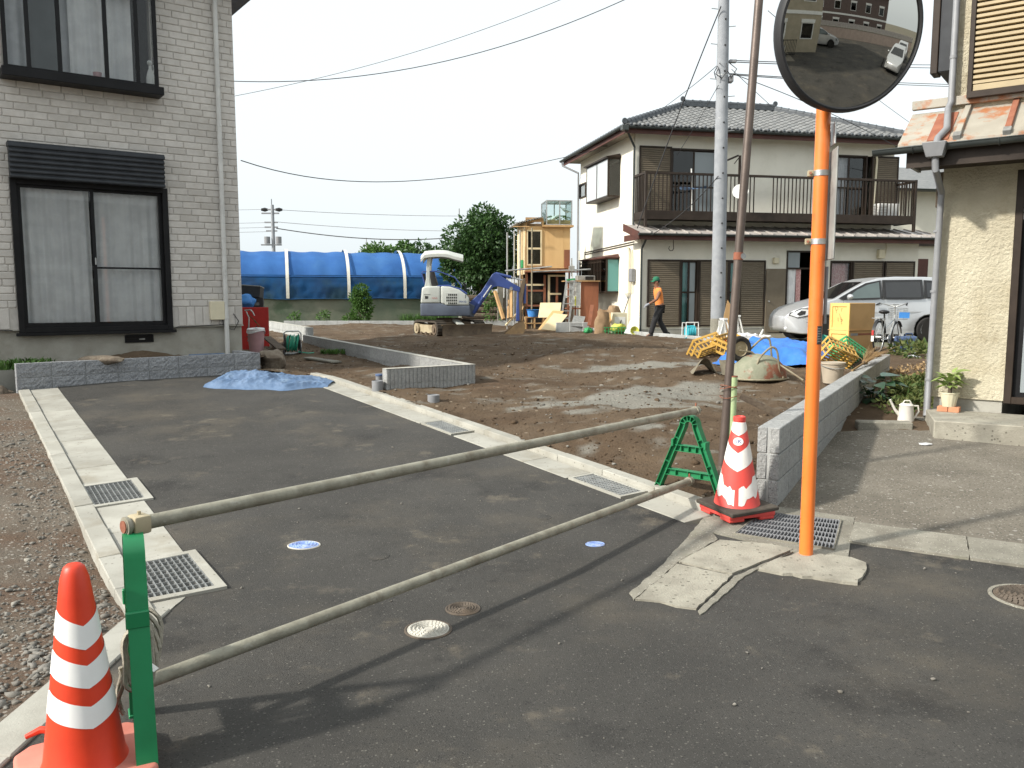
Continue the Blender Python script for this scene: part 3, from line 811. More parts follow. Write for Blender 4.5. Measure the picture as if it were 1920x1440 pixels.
def block_mesh(L,T,Hh,kind):
 g=.004
 if kind=='plain':
  return MB().box(g,L-g,0,T,g,Hh-g).mesh('block',bevel=.006)
 if kind=='notch':
  pl=[(g,0),(L-g,0),(L-g,T),(g,T),(g,T*.57),(.02,T*.55),(.02,T*.45),(g,T*.43)]
  return MB().prism(pl,g,Hh-g,'z').mesh('block',bevel=.005)
 if kind=='fluted':
  n=8;pl=[(L-g,T),(g,T)]
  for i in range(n):
   a=g+(L-2*g)*i/n;w=(L-2*g)/n
   pl+=[(a,.012),(a+w*.18,0),(a+w*.82,0),(a+w,.012)]
  return MB().prism(pl,g,Hh-g,'z').mesh('block')
 if kind=='rough':
  mb=MB();rr=random.Random(5);nx,nz=12,6
  def fn(a,b):
   edge=min(a,1-a,b,1-b)
   y=(rr.uniform(-.006,.006)if edge>0 else .004)
   return(g+(L-2*g)*a,y,g+(Hh-2*g)*b)
  mb.grid(fn,nx,nz)
  mb.add([(g,.004,g),(L-g,.004,g),(L-g,T,g),(g,T,g),(g,.004,Hh-g),(L-g,.004,Hh-g),(L-g,T,Hh-g),(g,T,Hh-g)],[(3,2,1,0),(4,5,6,7),(1,2,6,5),(2,3,7,6),(3,0,4,7)])
  return mb.mesh('block',fix=False,smooth=0)
def block_wall(label,runs,T,Hh,m,kind='plain',BL=.4,cap=None,name='block_wall',group=None,first=None,firstm=None,capm=None):
 """runs: list of (p0, p1, ztop, courses); T grows to the left of travel"""
 p0=runs[0][0]
 t=thing(name,label,'block wall',(p0[0],p0[1],0),0,group)
 o=Vector((p0[0],p0[1],0))
 for(a,b,zt,n)in runs:
  a=Vector((a[0],a[1],0));b=Vector((b[0],b[1],0));L=(b-a).length;ang=math.atan2((b-a).y,(b-a).x)
  cnt=max(1,round(L/BL));bl=L/cnt
  me=block_mesh(bl,T,Hh,kind);me.materials.append(m)
  mf=None
  if first:mf=block_mesh(bl,T,Hh,first);mf.materials.append(firstm or m)
  d=(b-a).normalized()
  for c in range(n):
   z=zt-(c+1)*Hh
   for i in range(cnt):
    q=a+d*(i*bl)-o
    put(mf if(mf and i==0)else me,'block',None,t,loc=(q.x,q.y,z),rot=(0,0,ang))
  M=Matrix.Rotation(ang,4,'Z')
  cm=MB().box(.012,L-.012,.014,T-.012,zt-n*Hh,zt-.01)
  cm.xf(Matrix.Translation(a-o)@M).build('mortar',m_blocksmooth,t,smooth=0)
  if cap:
   cc=MB().box(.0,L,.0,T,zt,zt+cap)
   cc.xf(Matrix.Translation(a-o)@M).build('coping',capm or m_blocktop,t,bevel=.004)
 return t
WF=Vector((1.905,5.82,0));WD=Vector((math.sin(R(29.4)),math.cos(R(29.4)),0));WL=Vector((-WD.y,WD.x,0))
WEND=WF+WD*8.25
block_wall('low grey block wall with an open notched end running back past the orange pole',[(WF,WEND,.648,3)],.155,.193,m_block,'plain',.4,first='notch')
for k in range(1,16):
 q=WF+WD*(.2+.4*k*1.0)+WL*.078
pa=Vector((-6.49,10.79,0));pb=pa+Vector((.777,.629,0))*3.31
pc=Vector((-4.42,13.42,0))
PLT=block_wall('low dark grey split-face planter wall at the foot of the brick-clad house',[(pa,pb,.685,3),(pb,pc,.685,3)],.13,.19,m_blockgrey,'rough',.41)
ma=Vector((-1.60,10.48,0));mb_=Vector((-.49,11.2,0));mc=Vector((-4.72,19.15,0));msh=Vector((-.88,-.47,0))*.12
block_wall('ribbed L-shaped block wall in the middle of the soil plot',[(ma,mb_,.642,2),(mc+msh,mb_+Vector((-.54,.84,0))*.123+msh,.642,2)],.12,.195,m_block,'fluted',.4,cap=.004)
md=Vector((-5.05,20.5,0));me_=Vector((-7.5,25.4,0))
block_wall('plain grey block wall standing behind the green hose reel',[(me_,md,.755,2)],.14,.195,m_blocksmooth,'plain',.4,cap=.004)
block_wall('single row of grey blocks along the back of the plot below the blue netting',[((-8.5,30.9),(1.2,30.9),.585,1)],.12,.2,m_blocksmooth,'plain',.4)
block_wall('row of pale blocks along the front of the cream house',[((1.25,29.5),(1.85,27.2),.56,1),((1.85,27.2),(4.9,20.05),.535,1),((4.9,20.05),(6.25,17.0),.535,1)],.12,.2,m_blocksmooth,'plain',.4)
def planter_soil():
 a=pa+Vector((.06,.1,0));ux=Vector((.777,.629,0));uy=Vector((-.629,.777,0))
 def fn(p,q):
  w=a+ux*(3.35*p)+uy*(.95*q)
  h=.60+.13*math.exp(-((p-.47)/.18)**2)*math.exp(-((q-.7)/.4)**2)+float(fbm(np.array(w.x*3),np.array(w.y*3),5))*.05+float(vn(np.array(w.x*18),np.array(w.y*18),6))*.02
  return(w.x,w.y,h)
 o=MB().grid(fn,60,20).build('planter_soil',m_soil,smooth=180,fix=False);struct(o)
planter_soil()
sheet('gutter_end',[LP(8.045,.13),LP(8.045,.30),Vector((-1.735,4.0,0)),Vector((-1.735,4.055,0)),Vector((-1.905,4.055,0)),LP(8.36,.0),LP(8.36,.13)],.005,m_conc,jag=.003,th=.1)
def text_tris(txt,size=1.0):
 """flat lettering as vertices and faces, centred on the origin"""
 cu=bpy.data.curves.new('lettering','FONT');cu.body=txt;cu.size=size;cu.align_x='CENTER';cu.align_y='CENTER';cu.resolution_u=3
 ob=bpy.data.objects.new('lettering',cu);COL.objects.link(ob)
 bpy.context.view_layer.update()
 me=ob.evaluated_get(bpy.context.evaluated_depsgraph_get()).to_mesh()
 v=[tuple(p.co)for p in me.vertices];f=[tuple(p.vertices)for p in me.polygons]
 bpy.data.objects.remove(ob);bpy.data.curves.remove(cu)
 return v,f
def cone_band(R0,za,zb,off,n=48,a0=0,a1=2*PI):
 """sheet wrapped on a cone; za(a), zb(a) give lower and upper edge; R0(z) radius"""
 mb=MB();full=abs(a1-a0-2*PI)<1e-6
 def fn(p,q):
  a=a0+(a1-a0)*p;z=za(a)+(zb(a)-za(a))*q;r=R0(z)+off
  return(r*math.cos(a),r*math.sin(a),z)
 mb.grid(fn,n,6,closeu=full)
 return mb
def tri(a,c,per,amp):
 """chevron edge: 0 at the point c, rising by amp half a period away"""
 d=((a-c)/per+.5)%1-.5
 return abs(d)*2*amp
 # --- near cone
CN=Vector((-1.418,2.60,gz(2.6)))
yaw=math.atan2(-CN.y,-CN.x)
t=thing('traffic_cone','large orange-red traffic cone with three white chevron bands, nearest the camera beside the gravel','traffic cone',CN)
RC=lambda z:.124-(z-.06)/(.70-.06)*.0875
mb=MB();mb.lathe([(.132,.05),(.128,.062),(RC(.075),.075)]+[(RC(z),z)for z in(.2,.4,.6,.655)]+[(.036,.675),(.031,.690),(.021,.6985),(.009,.7015),(0,.702)],48)
mb.build('cone_body',m_orange_cone,t,smooth=50)
for zc,w in((.492,.073),(.372,.070),(.248,.068)):
 c_=yaw+.26
 cone_band(RC,lambda a,z=zc,w=w:z-w/2-.012+tri(a,c_,PI,.045),lambda a,z=zc,w=w:z+w/2-.012+tri(a,c_,PI,.050),.0018,96,c_,c_+2*PI).build('reflective_band',m_refl,t,smooth=60,fix=False)
bs=MB().prism([(-.20,-.15),(-.15,-.20),(.15,-.20),(.20,-.15),(.20,.15),(.15,.20),(-.15,.20),(-.20,.15)],.0,.058,'z')
o=bs.build('base',m_faded,t,bevel=.014,seg=3);o.rotation_euler=(0,0,R(32));t.scale=(1.02,1.02,1.045)
mb=MB();mb.tube([(-.14,.12,.05),(-.17,.13,.085),(-.215,.125,.09),(-.255,.105,.075)],[.011,.012,.012,.008],8)
mb.build('carry_loop',m_orange_cone,t)
# --- far cone
CFp=G(1381,968);CF=Vector((CFp.x,CFp.y,gz(CFp.y)+.012))
yaw=math.atan2(-CF.y,-CF.x)
t=thing('traffic_cone','worn red and white cone marked SK, standing beside the grey wall end','traffic cone',CF)
R2=lambda z:.158-(z-.08)/(.655-.08)*.116
MB().lathe([(.166,.07),(.158,.08)]+[(R2(z),z)for z in(.2,.35,.5,.655)]+[(.038,.66),(.042,.664),(.042,.690),(.034,.694),(.028,.68),(.028,.62)],40).build('cone_body',m_pinkred,t,smooth=40)
cc=yaw-.03
per=PI*.98
cone_band(R2,lambda a:.565+tri(a,cc,PI,.045),lambda a:.655+0*a,.0015,80,cc,cc+2*PI).build('reflective_band',m_reflw,t,fix=False,label='worn white collar at the top of the cone')
cone_band(R2,lambda a:.325+tri(a,cc,PI,.085),lambda a:.450+tri(a,cc,PI,.080),.0015,96,cc,cc+2*PI).build('reflective_band',m_reflw,t,fix=False)
rr=random.Random(4)
def torn(a0,a1,lo,hi):
 tab=[rr.uniform(-.022,.022)for _ in range(12)]
 def f(base,s):
  def g(a):
   q=(a-a0)/(a1-a0)*11;i=int(min(max(q,0),10.99));fr=q-i
   return base(a)+s*(tab[i]*(1-fr)+tab[min(i+1,11)]*fr)
  return g
 return cone_band(R2,f(lo,1),f(hi,-1),.0015,60,a0,a1)
torn(cc-1.5,cc-.10,lambda a:.105+.075*max(0,cc-.25-a),lambda a:.185+.085*(cc-a)).build('torn_band',m_reflw,t,fix=False)
torn(cc+.10,cc+1.5,lambda a:.115+.06*max(0,a-cc-.3),lambda a:.19+.085*(a-cc)).build('torn_band',m_reflw,t,fix=False)
torn(cc+1.6,cc+4.3,lambda a:.12+0*a,lambda a:.24+0*a).build('torn_band',m_reflw,t,fix=False)
zc=.528
def oncone(x,y,off):
 z=zc+y;r=R2(z)+off;a=cc-.02+x/R2(zc)
 return(r*math.cos(a),r*math.sin(a),z)
mb=MB();n=28
ring=[(.034*math.cos(2*PI*k/n),.027*math.sin(2*PI*k/n))for k in range(n)]
vs=[oncone(0,0,.0030)]+[oncone(x*.5,y*.5,.003)for x,y in ring]+[oncone(x,y,.003)for x,y in ring]
fs=[(0,1+k,1+(k+1)%n)for k in range(n)]+[(1+k,1+n+k,1+n+(k+1)%n,1+(k+1)%n)for k in range(n)]
em=mb.add(vs,fs).build('emblem',m_refl,t,fix=False,smooth=60)
tv,tf=text_tris('SK',.037)
MB().add([oncone(x*1.12,y,.0045)for x,y,z in tv],tf).build('lettering',m_blueink,em,fix=False,smooth=60)
o=MB().prism([(-.20,-.20),(.20,-.20),(.20,.20),(-.20,.20)],.060,.088,'z').build('rubber_slab',m_rubber,t,bevel=.006);o.rotation_euler=(R(2.5),R(-2),R(24))
mb=MB();mb.prism([(-.185,-.185),(.185,-.185),(.185,.185),(-.185,.185)],.022,.06,'z')
for sx in(-1,1):
 for sy in(-1,1):mb.box(sx*.12-.06,sx*.12+.06,sy*.12-.06,sy*.12+.06,0,.03)
o=mb.build('base',m_pinkred,t,bevel=.01,seg=2);o.rotation_euler=(0,0,R(20))
# --- green barricade stands
def barricade_stand(loc,ang,Hh,label,foot=.30,deep=.045,crossbars=(.30,.60),top_r=.075):
 """A-frame lying in its local yz plane; x is its thickness"""
 t=thing('barricade_stand',label,'barricade',loc,ang,'green plastic barricade stands')
 def arch(k):
  pts=[]
  zt=Hh-top_r
  for i in range(6):pts.append((-foot+(foot-top_r)*i/6,zt*i/6))
  for i in range(13):
   a=PI-PI*i/12;pts.append((top_r*math.cos(a),zt+top_r*math.sin(a)))
  for i in range(1,7):pts.append((top_r+(foot-top_r)*i/6,zt*(1-i/6)))
  return pts
 c=arch(0);n=len(c)
 nor=[]
 for i in range(n):
  a=Vector((*c[max(i-1,0)],0));b=Vector((*c[min(i+1,n-1)],0));d=(b-a).normalized();nor.append((-d.y,d.x))
 def strip(mb,w0,w1,x0,x1):
  """ribbon along the arch between offsets w0..w1 (outward) and x0..x1"""
  vs=[];fs=[]
  for(y,z),(ny,nz)in zip(c,nor):
   for(w,x)in((w0,x0),(w1,x0),(w1,x1),(w0,x1)):vs.append((x,y+ny*w,z+nz*w))
  for i in range(n-1):
   for k in range(4):fs.append((i*4+k,i*4+(k+1)%4,(i+1)*4+(k+1)%4,(i+1)*4+k))
  fs.append((3,2,1,0));fs.append(tuple((n-1)*4+k for k in range(4)))
  mb.add(vs,fs)
 d=deep/2
 mb=MB();strip(mb,-.005,0,-d,d);strip(mb,-.045,-.040,-d,d);strip(mb,-.040,-.005,-.003,.003)
 mb.build('arch_frame',m_green,t,smooth=40)
 for i in range(1,n-1,2):
  (y,z),(ny,nz)=c[i],nor[i]
  r=MB().beam((0,y-ny*.006,z-nz*.006),(0,y-ny*.039,z-nz*.039),deep*.94,.005,(0,nz,-ny))
  r.build('rib',m_green,t,smooth=0)
 for f in crossbars:
  z=Hh*f;w=foot-(foot-top_r)*z/(Hh-top_r)-.04
  mb=MB();mb.box(-d*.9,d*.9,-w,w,z+.020,z+.024);mb.box(-d*.9,d*.9,-w,w,z-.024,z-.020);mb.box(-.003,.003,-w,w,z-.02,z+.02)
  for q in(-.55,0,.55):mb.box(-d*.9,d*.9,w*q-.0025,w*q+.0025,z-.0195,z+.0195)
  mb.build('crossbar',m_green,t,smooth=0)
 for sgn in(-1,1):
  MB().box(-d*1.15,d*1.15,sgn*(foot-.02)-.035,sgn*(foot-.02)+.035,-.004,.012).build('foot',m_green,t,bevel=.003)
  zz=Hh*.66;yy=sgn*(foot-(foot-top_r)*zz/(Hh-top_r))
  MB().box(-d*1.22,d*1.02,yy-.012,yy+.006,zz-.028,zz+.028).build('socket',m_green,t,bevel=.003)
 return t
BN=Vector((-1.30,2.83,0));BF=Vector((1.318,6.03,gz(6.03)-.005))
bdir=(BF-BN);bdir.z=0;bang=math.atan2(bdir.y,bdir.x)
NH=.765;FH=.665
NS=A(249,1003,2.80)
near=barricade_stand((NS.x,NS.y,0),math.atan2(-NS.x,NS.y)+R(2.0),NS.z+.006,'green plastic barricade stand seen edge-on in front of the near orange cone',.27,.066)
FS=A(1300,777,6.05)
far=barricade_stand((FS.x-.02,FS.y,gz(FS.y)),R(50),FS.z-gz(FS.y)-.005,'green plastic A-frame barricade stand left of the worn cone',.305,.06)
def scaffold_pipe(p0,p1,r,label,near_clamp):
 t=thing('barrier_pipe',label,'steel pipe',p0,0,'steel pipes laid across the green barricades')
 d=Vector(p1)-Vector(p0)
 MB().tube([d*0,d*.5,d],r,20).build('pipe',m_pipe,t,smooth=40)
 u=d.normalized()
 MB().tube([u*-.004,u*.0005],r*.84,16).build('pipe_mouth',m_rust,t)
 if near_clamp:
  c=u*.055
  M=Matrix((u,Vector((0,0,1)).cross(u).normalized(),u.cross(Vector((0,0,1)).cross(u).normalized()))).transposed()
  MB().obox(c,(.062,.066,.066),M).build('clamp',m_exy,t,bevel=.010,seg=2)
  MB().cyl(c+M@Vector((-.04,0,0)),c+M@Vector((-.052,0,0)),.034,n=20).build('ring',m_pipe,t)
  MB().cyl(c+M@Vector((0,0,.03)),c+M@Vector((0,0,.046)),.007,n=8).build('clamp_bolt',m_exy,t)
 c=d-u*.03
 MB().tube([c-u*.02,c+u*.02],r*1.28,16).build('coupler',m_pipe,t)
 MB().cyl(c+Vector((0,0,r)),c+Vector((0,0,r+.03)),.006,n=8).build('coupler_bolt',m_rust,t)
 return t
up0=A(232,988,2.80);up1=A(1308,769,6.05)
scaffold_pipe(up0,up1,.0258,'upper weathered steel pipe resting on the tops of both green stands',True)
lo0=A(262,1284,2.80);lo1=A(1296,901,5.95)
scaffold_pipe(lo0,lo1,.0258,'lower weathered steel pipe passing through the green stands near the ground',False)
t=thing('rope_coil','grey rope looped over the near green stand','rope',(NS.x,NS.y,0))
mb=MB()
for k in range(5):
 pts=[]
 for i in range(26):
  a=2*PI*i/25
  pts.append((.010*math.sin(3*a+k)+.056*math.cos(a)+.010+.004*k,.02-.02*k+.03*math.sin(a),.385+.10*math.sin(a)-.01*k))
 mb.tube(pts,.0075,6,closed=False)
pts=[(-.04+.012*math.sin(i*.8),-.06-.01*math.sin(i*.5),.30-i*.02)for i in range(9)];mb.tube(pts,.0075,6)
pts=[(-.05+.008*math.sin(i*.9+1),-.05+.01*math.sin(i*.7),.31-i*.021)for i in range(8)];mb.tube(pts,.0075,6)
mb.build('rope',m_rope,t,smooth=60)
MB().beam((.075,-.10,.345),(.105,-.105,.325),.03,.003).build('tag_end',m_white,t)
# --- traffic mirror on its orange pole
MP=G(1511,1043);MP=Vector((MP.x,MP.y,gz(MP.y)+.015))
t=thing('traffic_mirror','tall orange pole carrying a big round convex street mirror','street mirror',MP)
PR=.0405
MB().tube([(0,0,-.02),(0,0,1.0),(0,0,2.2),(0,0,3.55)],PR,28).build('pole',m_opole,t,smooth=50)
mc=A(1597,55,4.66)-MP
mn=Vector((.185,-.965,-.20)).normalized()
mx=mn.cross(Vector((0,0,1))).normalized();my=mx.cross(mn)
MM=Matrix((mx,my,mn)).transposed()
RM=.405;RS=2.0
mb=MB();prof=[]
sag=RS-math.sqrt(RS*RS-RM*RM)
for k in range(25):
 r=RM*k/24;prof.append((r,math.sqrt(RS*RS-r*r)-RS+sag))
mb.lathe(prof,96,mc,MM);mb.build('mirror_face',m_mirror,t,smooth=180,fix=False)
mb=MB();mb.lathe([(RM+.002,-.02),(RM-.004,.006),(RM+.004,.014),(RM+.014,.012),(RM+.022,-.004),(RM+.026,-.03),(RM+.022,-.055),(RM-.05,-.08),(RM-.2,-.10),(0,-.11)],72,mc,MM)
mb.build('mirror_rim',m_plast,t,smooth=50)
bk=mc-mn*.115
MB().beam(bk,(0,0,bk.z),.05,.05).build('bracket',m_galv,t)
MB().beam(bk+Vector((0,0,-.22)),(0,0,bk.z-.22),.04,.04).build('bracket',m_galv,t)
MB().beam(bk+Vector((0,0,-.26)),bk+Vector((0,0,.2)),.05,.012).build('back_strut',m_galv,t)
def polez(v):return A(1528,v,MP.y).z-MP.z
sd=Vector((MP.x,MP.y,0)).normalized();sx_=Vector((sd.y,-sd.x,0))
bn=(sx_*.985+sd*.17).normalized()
b0=polez(488);b1=polez(283)
M=Matrix((sd*.985-sx_*.17,bn,Vector((0,0,1)))).transposed()
M.col[0]=bn.cross(Vector((0,0,1))).normalized();M.col[1]=bn
c=sx_*(PR+.018)
MB().obox(c+Vector((0,0,(b0+b1)/2)),(.30,.010,b1-b0),M).build('sign_board',m_sign,t,bevel=.004)
MB().obox(c+Vector((0,0,polez(253))),(.12,.008,polez(232)-polez(274)),M).build('sign_board',m_galv,t,bevel=.003,label='small bare metal plate above the long board')
for v in(325,453):
 z=polez(v)
 mb=MB();mb.lathe([(PR+.001,-.016),(PR+.004,-.016),(PR+.004,.016),(PR+.001,.016)],28,(0,0,z));mb.build('band',m_galv,t)
 MB().obox(-sx_*(PR+.016)+Vector((0,0,z))-sd*.01,(.03,.034,.034),M).build('band_clamp',m_exy,t,bevel=.003)
 MB().cyl(-sx_*(PR+.016)-sd*.022+Vector((0,0,z)),-sx_*(PR+.016)-sd*.034+Vector((0,0,z)),.008,n=6).build('bolt',m_rust,t)
az=math.atan2(-sd.y,-sd.x)+.75
z0,z1=polez(645),polez(611)
mb=MB();mb.grid(lambda p,q:((PR+.0015)*math.cos(az-.42+.84*p),(PR+.0015)*math.sin(az-.42+.84*p),z0+(z1-z0)*q),10,2)
pl=mb.build('label_plate',m_plate,t,fix=False)
mb=MB()
for k in range(6):
 zz=z0+(z1-z0)*(.14+.14*k)
 mb.grid(lambda p,q:((PR+.0022)*math.cos(az-.33+(.62-.1*(k%3))*p),(PR+.0022)*math.sin(az-.33+(.62-.1*(k%3))*p),zz+.005*q),8,1)
for e_ in((-.40,-.36),(.36,.40)):
 mb.grid(lambda p,q:((PR+.0022)*math.cos(az+e_[0]+(e_[1]-e_[0])*p),(PR+.0022)*math.sin(az+e_[0]+(e_[1]-e_[0])*p),z0+(z1-z0)*(.05+.9*q)),2,1)
mb.build('print',m_sign,pl,fix=False)
MB().tube([sx_*(PR+.012)+sd*.02+Vector((0,0,polez(607))),sx_*(PR+.012)+sd*.02+Vector((0,0,polez(500)))],.010,8).build('conduit',m_gpipe,t)
# --- leaning brown service pole tied to a short pale green pipe
q0=GS(1353,872);q1=A(1423,0,q0.y+.1);q2=q0+(q1-q0)*1.5
t=thing('service_pole','thin dark brown steel pole leaning a little, behind the worn cone','pole',q0)
MB().tube([Vector((0,0,-.1))-(q1-q0)*.01,(q1-q0)*.5,q2-q0],[.034,.033,.031],18).build('pole',m_brown,t)
z=(q1-q0)
k=(A(1388,480,q0.y)-q0)
f_=k.z/z.z
MB().tube([z*(f_-.008),z*(f_+.008)],.038,16).build('cap_ring',m_rust,t)
MB().cyl(z*f_+Vector((.028,-.025,0)),z*f_+Vector((.030,-.034,0)),.022,n=14).build('cover_disc',m_galv,t)
g0=GS(1371,800);g1_=A(1376,706,g0.y)
g0.y=q0.y+.01;g0=A(1369,868,g0.y);g1_=A(1376,706,g0.y)
t=thing('marker_pipe','short pale green pipe tied beside the brown pole','pipe',(g0.x,g0.y,soilz(g0.x,g0.y)))
b_=Vector((g0.x,g0.y,soilz(g0.x,g0.y)))
MB().tube([Vector((0,0,-.05)),g1_-b_],.029,18).build('pipe',m_bamboo,t)
MB().tube([g1_-b_-Vector((0,0,.004)),g1_-b_+Vector((0,0,.006))],.030,16).build('pipe_end',m_rust,t)
for v in(723,744,727):
 zz=A(1372,v,g0.y).z-b_.z;mid=Vector((-.028,0,zz))
 pts=[mid+Vector((.068*math.cos(a),.040*math.sin(a),.008*math.sin(2*a+v)))for a in[2*PI*i/18 for i in range(18)]]
 MB().tube(pts,.003,5,closed=True).build('tie_wire',m_rust,t)
w0=A(1388,742,7.3);w1=WF+WD*1.35+WL*.17;w1=Vector((w1.x,w1.y,.50))
t=thing('wood_plank','thin weathered plank slanting from the brown pole to the block wall','plank',w1)
MB().beam(w0-w1,(0,0,0),.02,.055).build('plank',m_bark,t,bevel=.003)
for u,v,r,h,lab in((708,730,.072,.11,'grey stub pipe with a dark rim left of the ribbed wall'),(813,752,.072,.075,'low grey stub pipe in front of the ribbed wall')):
 p=GS(u,v)
 t=thing('stub_pipe',lab,'pipe',p,0,'grey stub pipes standing in the soil')
 MB().lathe([(r,-.08),(r,h),(r-.006,h+.002),(r-.008,h-.05)],24).build('pipe',m_gpipe,t)
 MB().lathe([(0,h-.006),(r-.007,h-.006)],24).build('inner_cap',m_gpipe,t,fix=False)
p=GS(711,712)
t=thing('stub_pipe','small dark pipe stub with a blue cap behind the grey stub','pipe',p)
MB().lathe([(.05,-.05),(.05,.06)],20).build('pipe',m_gpipe,t)
MB().lathe([(.055,.055),(.055,.075),(.05,.082),(0,.082)],20).build('cap',m_bluebin,t)
def wall_holes(mb,x0,x1,z0,z1,holes,y0,y1):
 """wall slab in the xz plane with rectangular openings"""
 xs=sorted({x0,x1,*[h[0]for h in holes],*[h[1]for h in holes]});xs=[x for x in xs if x0<=x<=x1]
 for a,b in zip(xs,xs[1:]):
  cut=sorted([(h[2],h[3])for h in holes if h[0]<(a+b)/2<h[1]])
  z=z0
  for(c,d)in cut:
   if c>z:mb.box(a,b,y0,y1,z,c)
   z=max(z,d)
  if z<z1:mb.box(a,b,y0,y1,z,z1)
 return mb
def wall_holes_side(mb,y0,y1,z0,z1,holes,x0,x1):
 ys=sorted({y0,y1,*[h[0]for h in holes],*[h[1]for h in holes]});ys=[y for y in ys if y0<=y<=y1]
 for a,b in zip(ys,ys[1:]):
  cut=sorted([(h[2],h[3])for h in holes if h[0]<(a+b)/2<h[1]])
  z=z0
  for(c,d)in cut:
   if c>z:mb.box(x0,x1,a,b,z,c)
   z=max(z,d)
  if z<z1:mb.box(x0,x1,a,b,z,z1)
 return mb
def frame_bars(mb,x0,x1,z0,z1,w,y0,y1):
 mb.box(x0,x0+w,y0,y1,z0,z1);mb.box(x1-w,x1,y0,y1,z0,z1)
 mb.box(x0+w,x1-w,y0+.001,y1-.001,z0,z0+w);mb.box(x0+w,x1-w,y0+.001,y1-.001,z1-w,z1)
 return mb
def curtain(x0,x1,z0,z1,y,amp=.018,per=.11,seed=0):
 rr=random.Random(seed);ph=[rr.uniform(0,6)for _ in range(3)]
 def fn(p,q):
  x=x0+(x1-x0)*p
  k=.7+.3*(1-q)
  return(x,y+amp*k*(math.sin(2*PI*x/per+ph[0])+.6*math.sin(2*PI*x/(per*1.73)+ph[1]+q)),z0+(z1-z0)*q)
 return MB().grid(fn,max(12,int((x1-x0)/per*10)),4)
def louvre_panel(mb,x0,x1,z0,z1,y,pitch,depth=.02):
 """shutter of horizontal ribs as real relief"""
 n=max(2,round((z1-z0)/pitch));st=(z1-z0)/n
 for i in range(n):
  z=z0+i*st
  mb.add([(x0,y,z),(x1,y,z),(x1,y-depth,z+st*.22),(x0,y-depth,z+st*.22),(x1,y-depth,z+st*.70),(x0,y-depth,z+st*.70),(x1,y,z+st),(x0,y,z+st)],[(0,1,2,3),(3,2,4,5),(5,4,6,7)])
 return mb
 # --------------- brick-clad house on the left
LH=Frame(-4.38,13.5,R(36))
lx=lambda u,v,off=0:LH.front(u,v,off)
H1=thing('tiled_house','two-storey house clad in beige brick panels with black window frames','house',(LH.o.x,LH.o.y,0),LH.a)
XL=-6.6
wx0=(lx(22,480)[0]+lx(45,600)[0])/2;wx1=(lx(312,400)[0]+lx(320,600)[0])/2
wz0=lx(180,617)[1];wz1=lx(180,345)[1]
SBz0=lx(165,346)[1];SBz1=lx(165,281)[1]
ux0=lx(5,100,-.28)[0];ux1=lx(297,100,-.28)[0];uz0=lx(150,143,-.28)[1];uz1=uz0+1.35
sz=lx(300,612)[1]
holes=[(wx0,wx1,wz0,wz1),(ux0+.04,ux1-.04,uz0,uz1)]
mb=MB();wall_holes(mb,XL,0,sz,6.5,holes,0,.14)
mb.box(XL,XL+.14,.14,7.0,sz,6.5);mb.box(-.14,0,.14,7.0,sz,6.5);mb.box(XL,0,6.86,7.0,sz,6.5)
mb.build('wall',m_brick,H1,smooth=0)
MB().box(XL,-.012,.03,6.97,-.1,sz).build('foundation',m_found,H1,smooth=0)
MB().box(XL+.14,-.14,1.6,1.7,sz,6.5).build('inner_wall',m_dark,H1,smooth=0)
MB().box(XL+.14,-.14,.14,6.8,3.55,3.7).build('floor_slab',m_dark,H1,smooth=0)
rf=MB();rf.add([(XL-.6,-.6,6.5),(.6,-.6,6.5),(.6,7.6,6.5),(XL-.6,7.6,6.5),(XL+3,3.5,8.0),(-3,3.5,8.0)],[(3,2,1,0),(0,1,5,4),(1,2,5),(2,3,4,5),(3,0,4)])
rf.build('roof',m_tiledark,H1,smooth=0)
BH=.1005;BW=.272
bricks=[]
row=0;z=sz+.30
while z<6.3:
 x=0.0
 off=[0,.095,.19,.05,.145,.235][row%6]
 xs=[0.0];xx=-off if off>.04 else-BW
 while xx>XL:xs.append(xx);xx-=BW
 xs.append(XL)
 for a,b in zip(xs,xs[1:]):
  segs=[(b,a)]
  for h in holes:
   if h[2]-.02<z+BH and z<h[3]+.02:
    ns=[]
    for(c,d)in segs:
     if d<=h[0]-.02 or c>=h[1]+.02:ns.append((c,d))
     else:
      if c<h[0]-.02:ns.append((c,h[0]-.02))
      if d>h[1]+.02:ns.append((h[1]+.02,d))
    segs=ns
  for c,d in segs:
   if d-c>.03:bricks.append((c,d,z))
 z+=BH;row+=1
def brick_geo(mb,x0,x1,z,hgt=BH,rr=random.Random(3)):
 g=.0045;y=-.013-rr.uniform(0,.002)
 c=.008
 a,b,lo,hi=x0+g,x1-g,z+g,z+hgt-g
 k=rr.uniform(.006,.02)if x1-x0>.1 else .006
 fr=[(a+c,lo+c),(b-k-c,lo+c),(b-c,lo+k+c),(b-c,hi-c),(a+c,hi-c)]
 bk=[(a,lo),(b-k,lo),(b,lo+k),(b,hi),(a,hi)]
 n=5
 vs=[(x,y,q)for x,q in fr]+[(x,y+.006,q)for x,q in bk]+[(x,.004,q)for x,q in bk]
 fs=[tuple(range(n))]
 for L in range(2):
  for i in range(n):fs.append((L*n+i,L*n+n+i,L*n+n+(i+1)%n,L*n+(i+1)%n))
 mb.add(vs,fs)
def bdist(b):
 p=LH.o+LH.ex*((b[0]+b[1])/2);u_=960+F*p.x/p.y
 vis=b[2]<1.6+575/F*p.y and u_>-10
 return(0 if vis else 100)+p.length+abs(b[2]-1.6)*.3
bricks.sort(key=bdist)
std=None
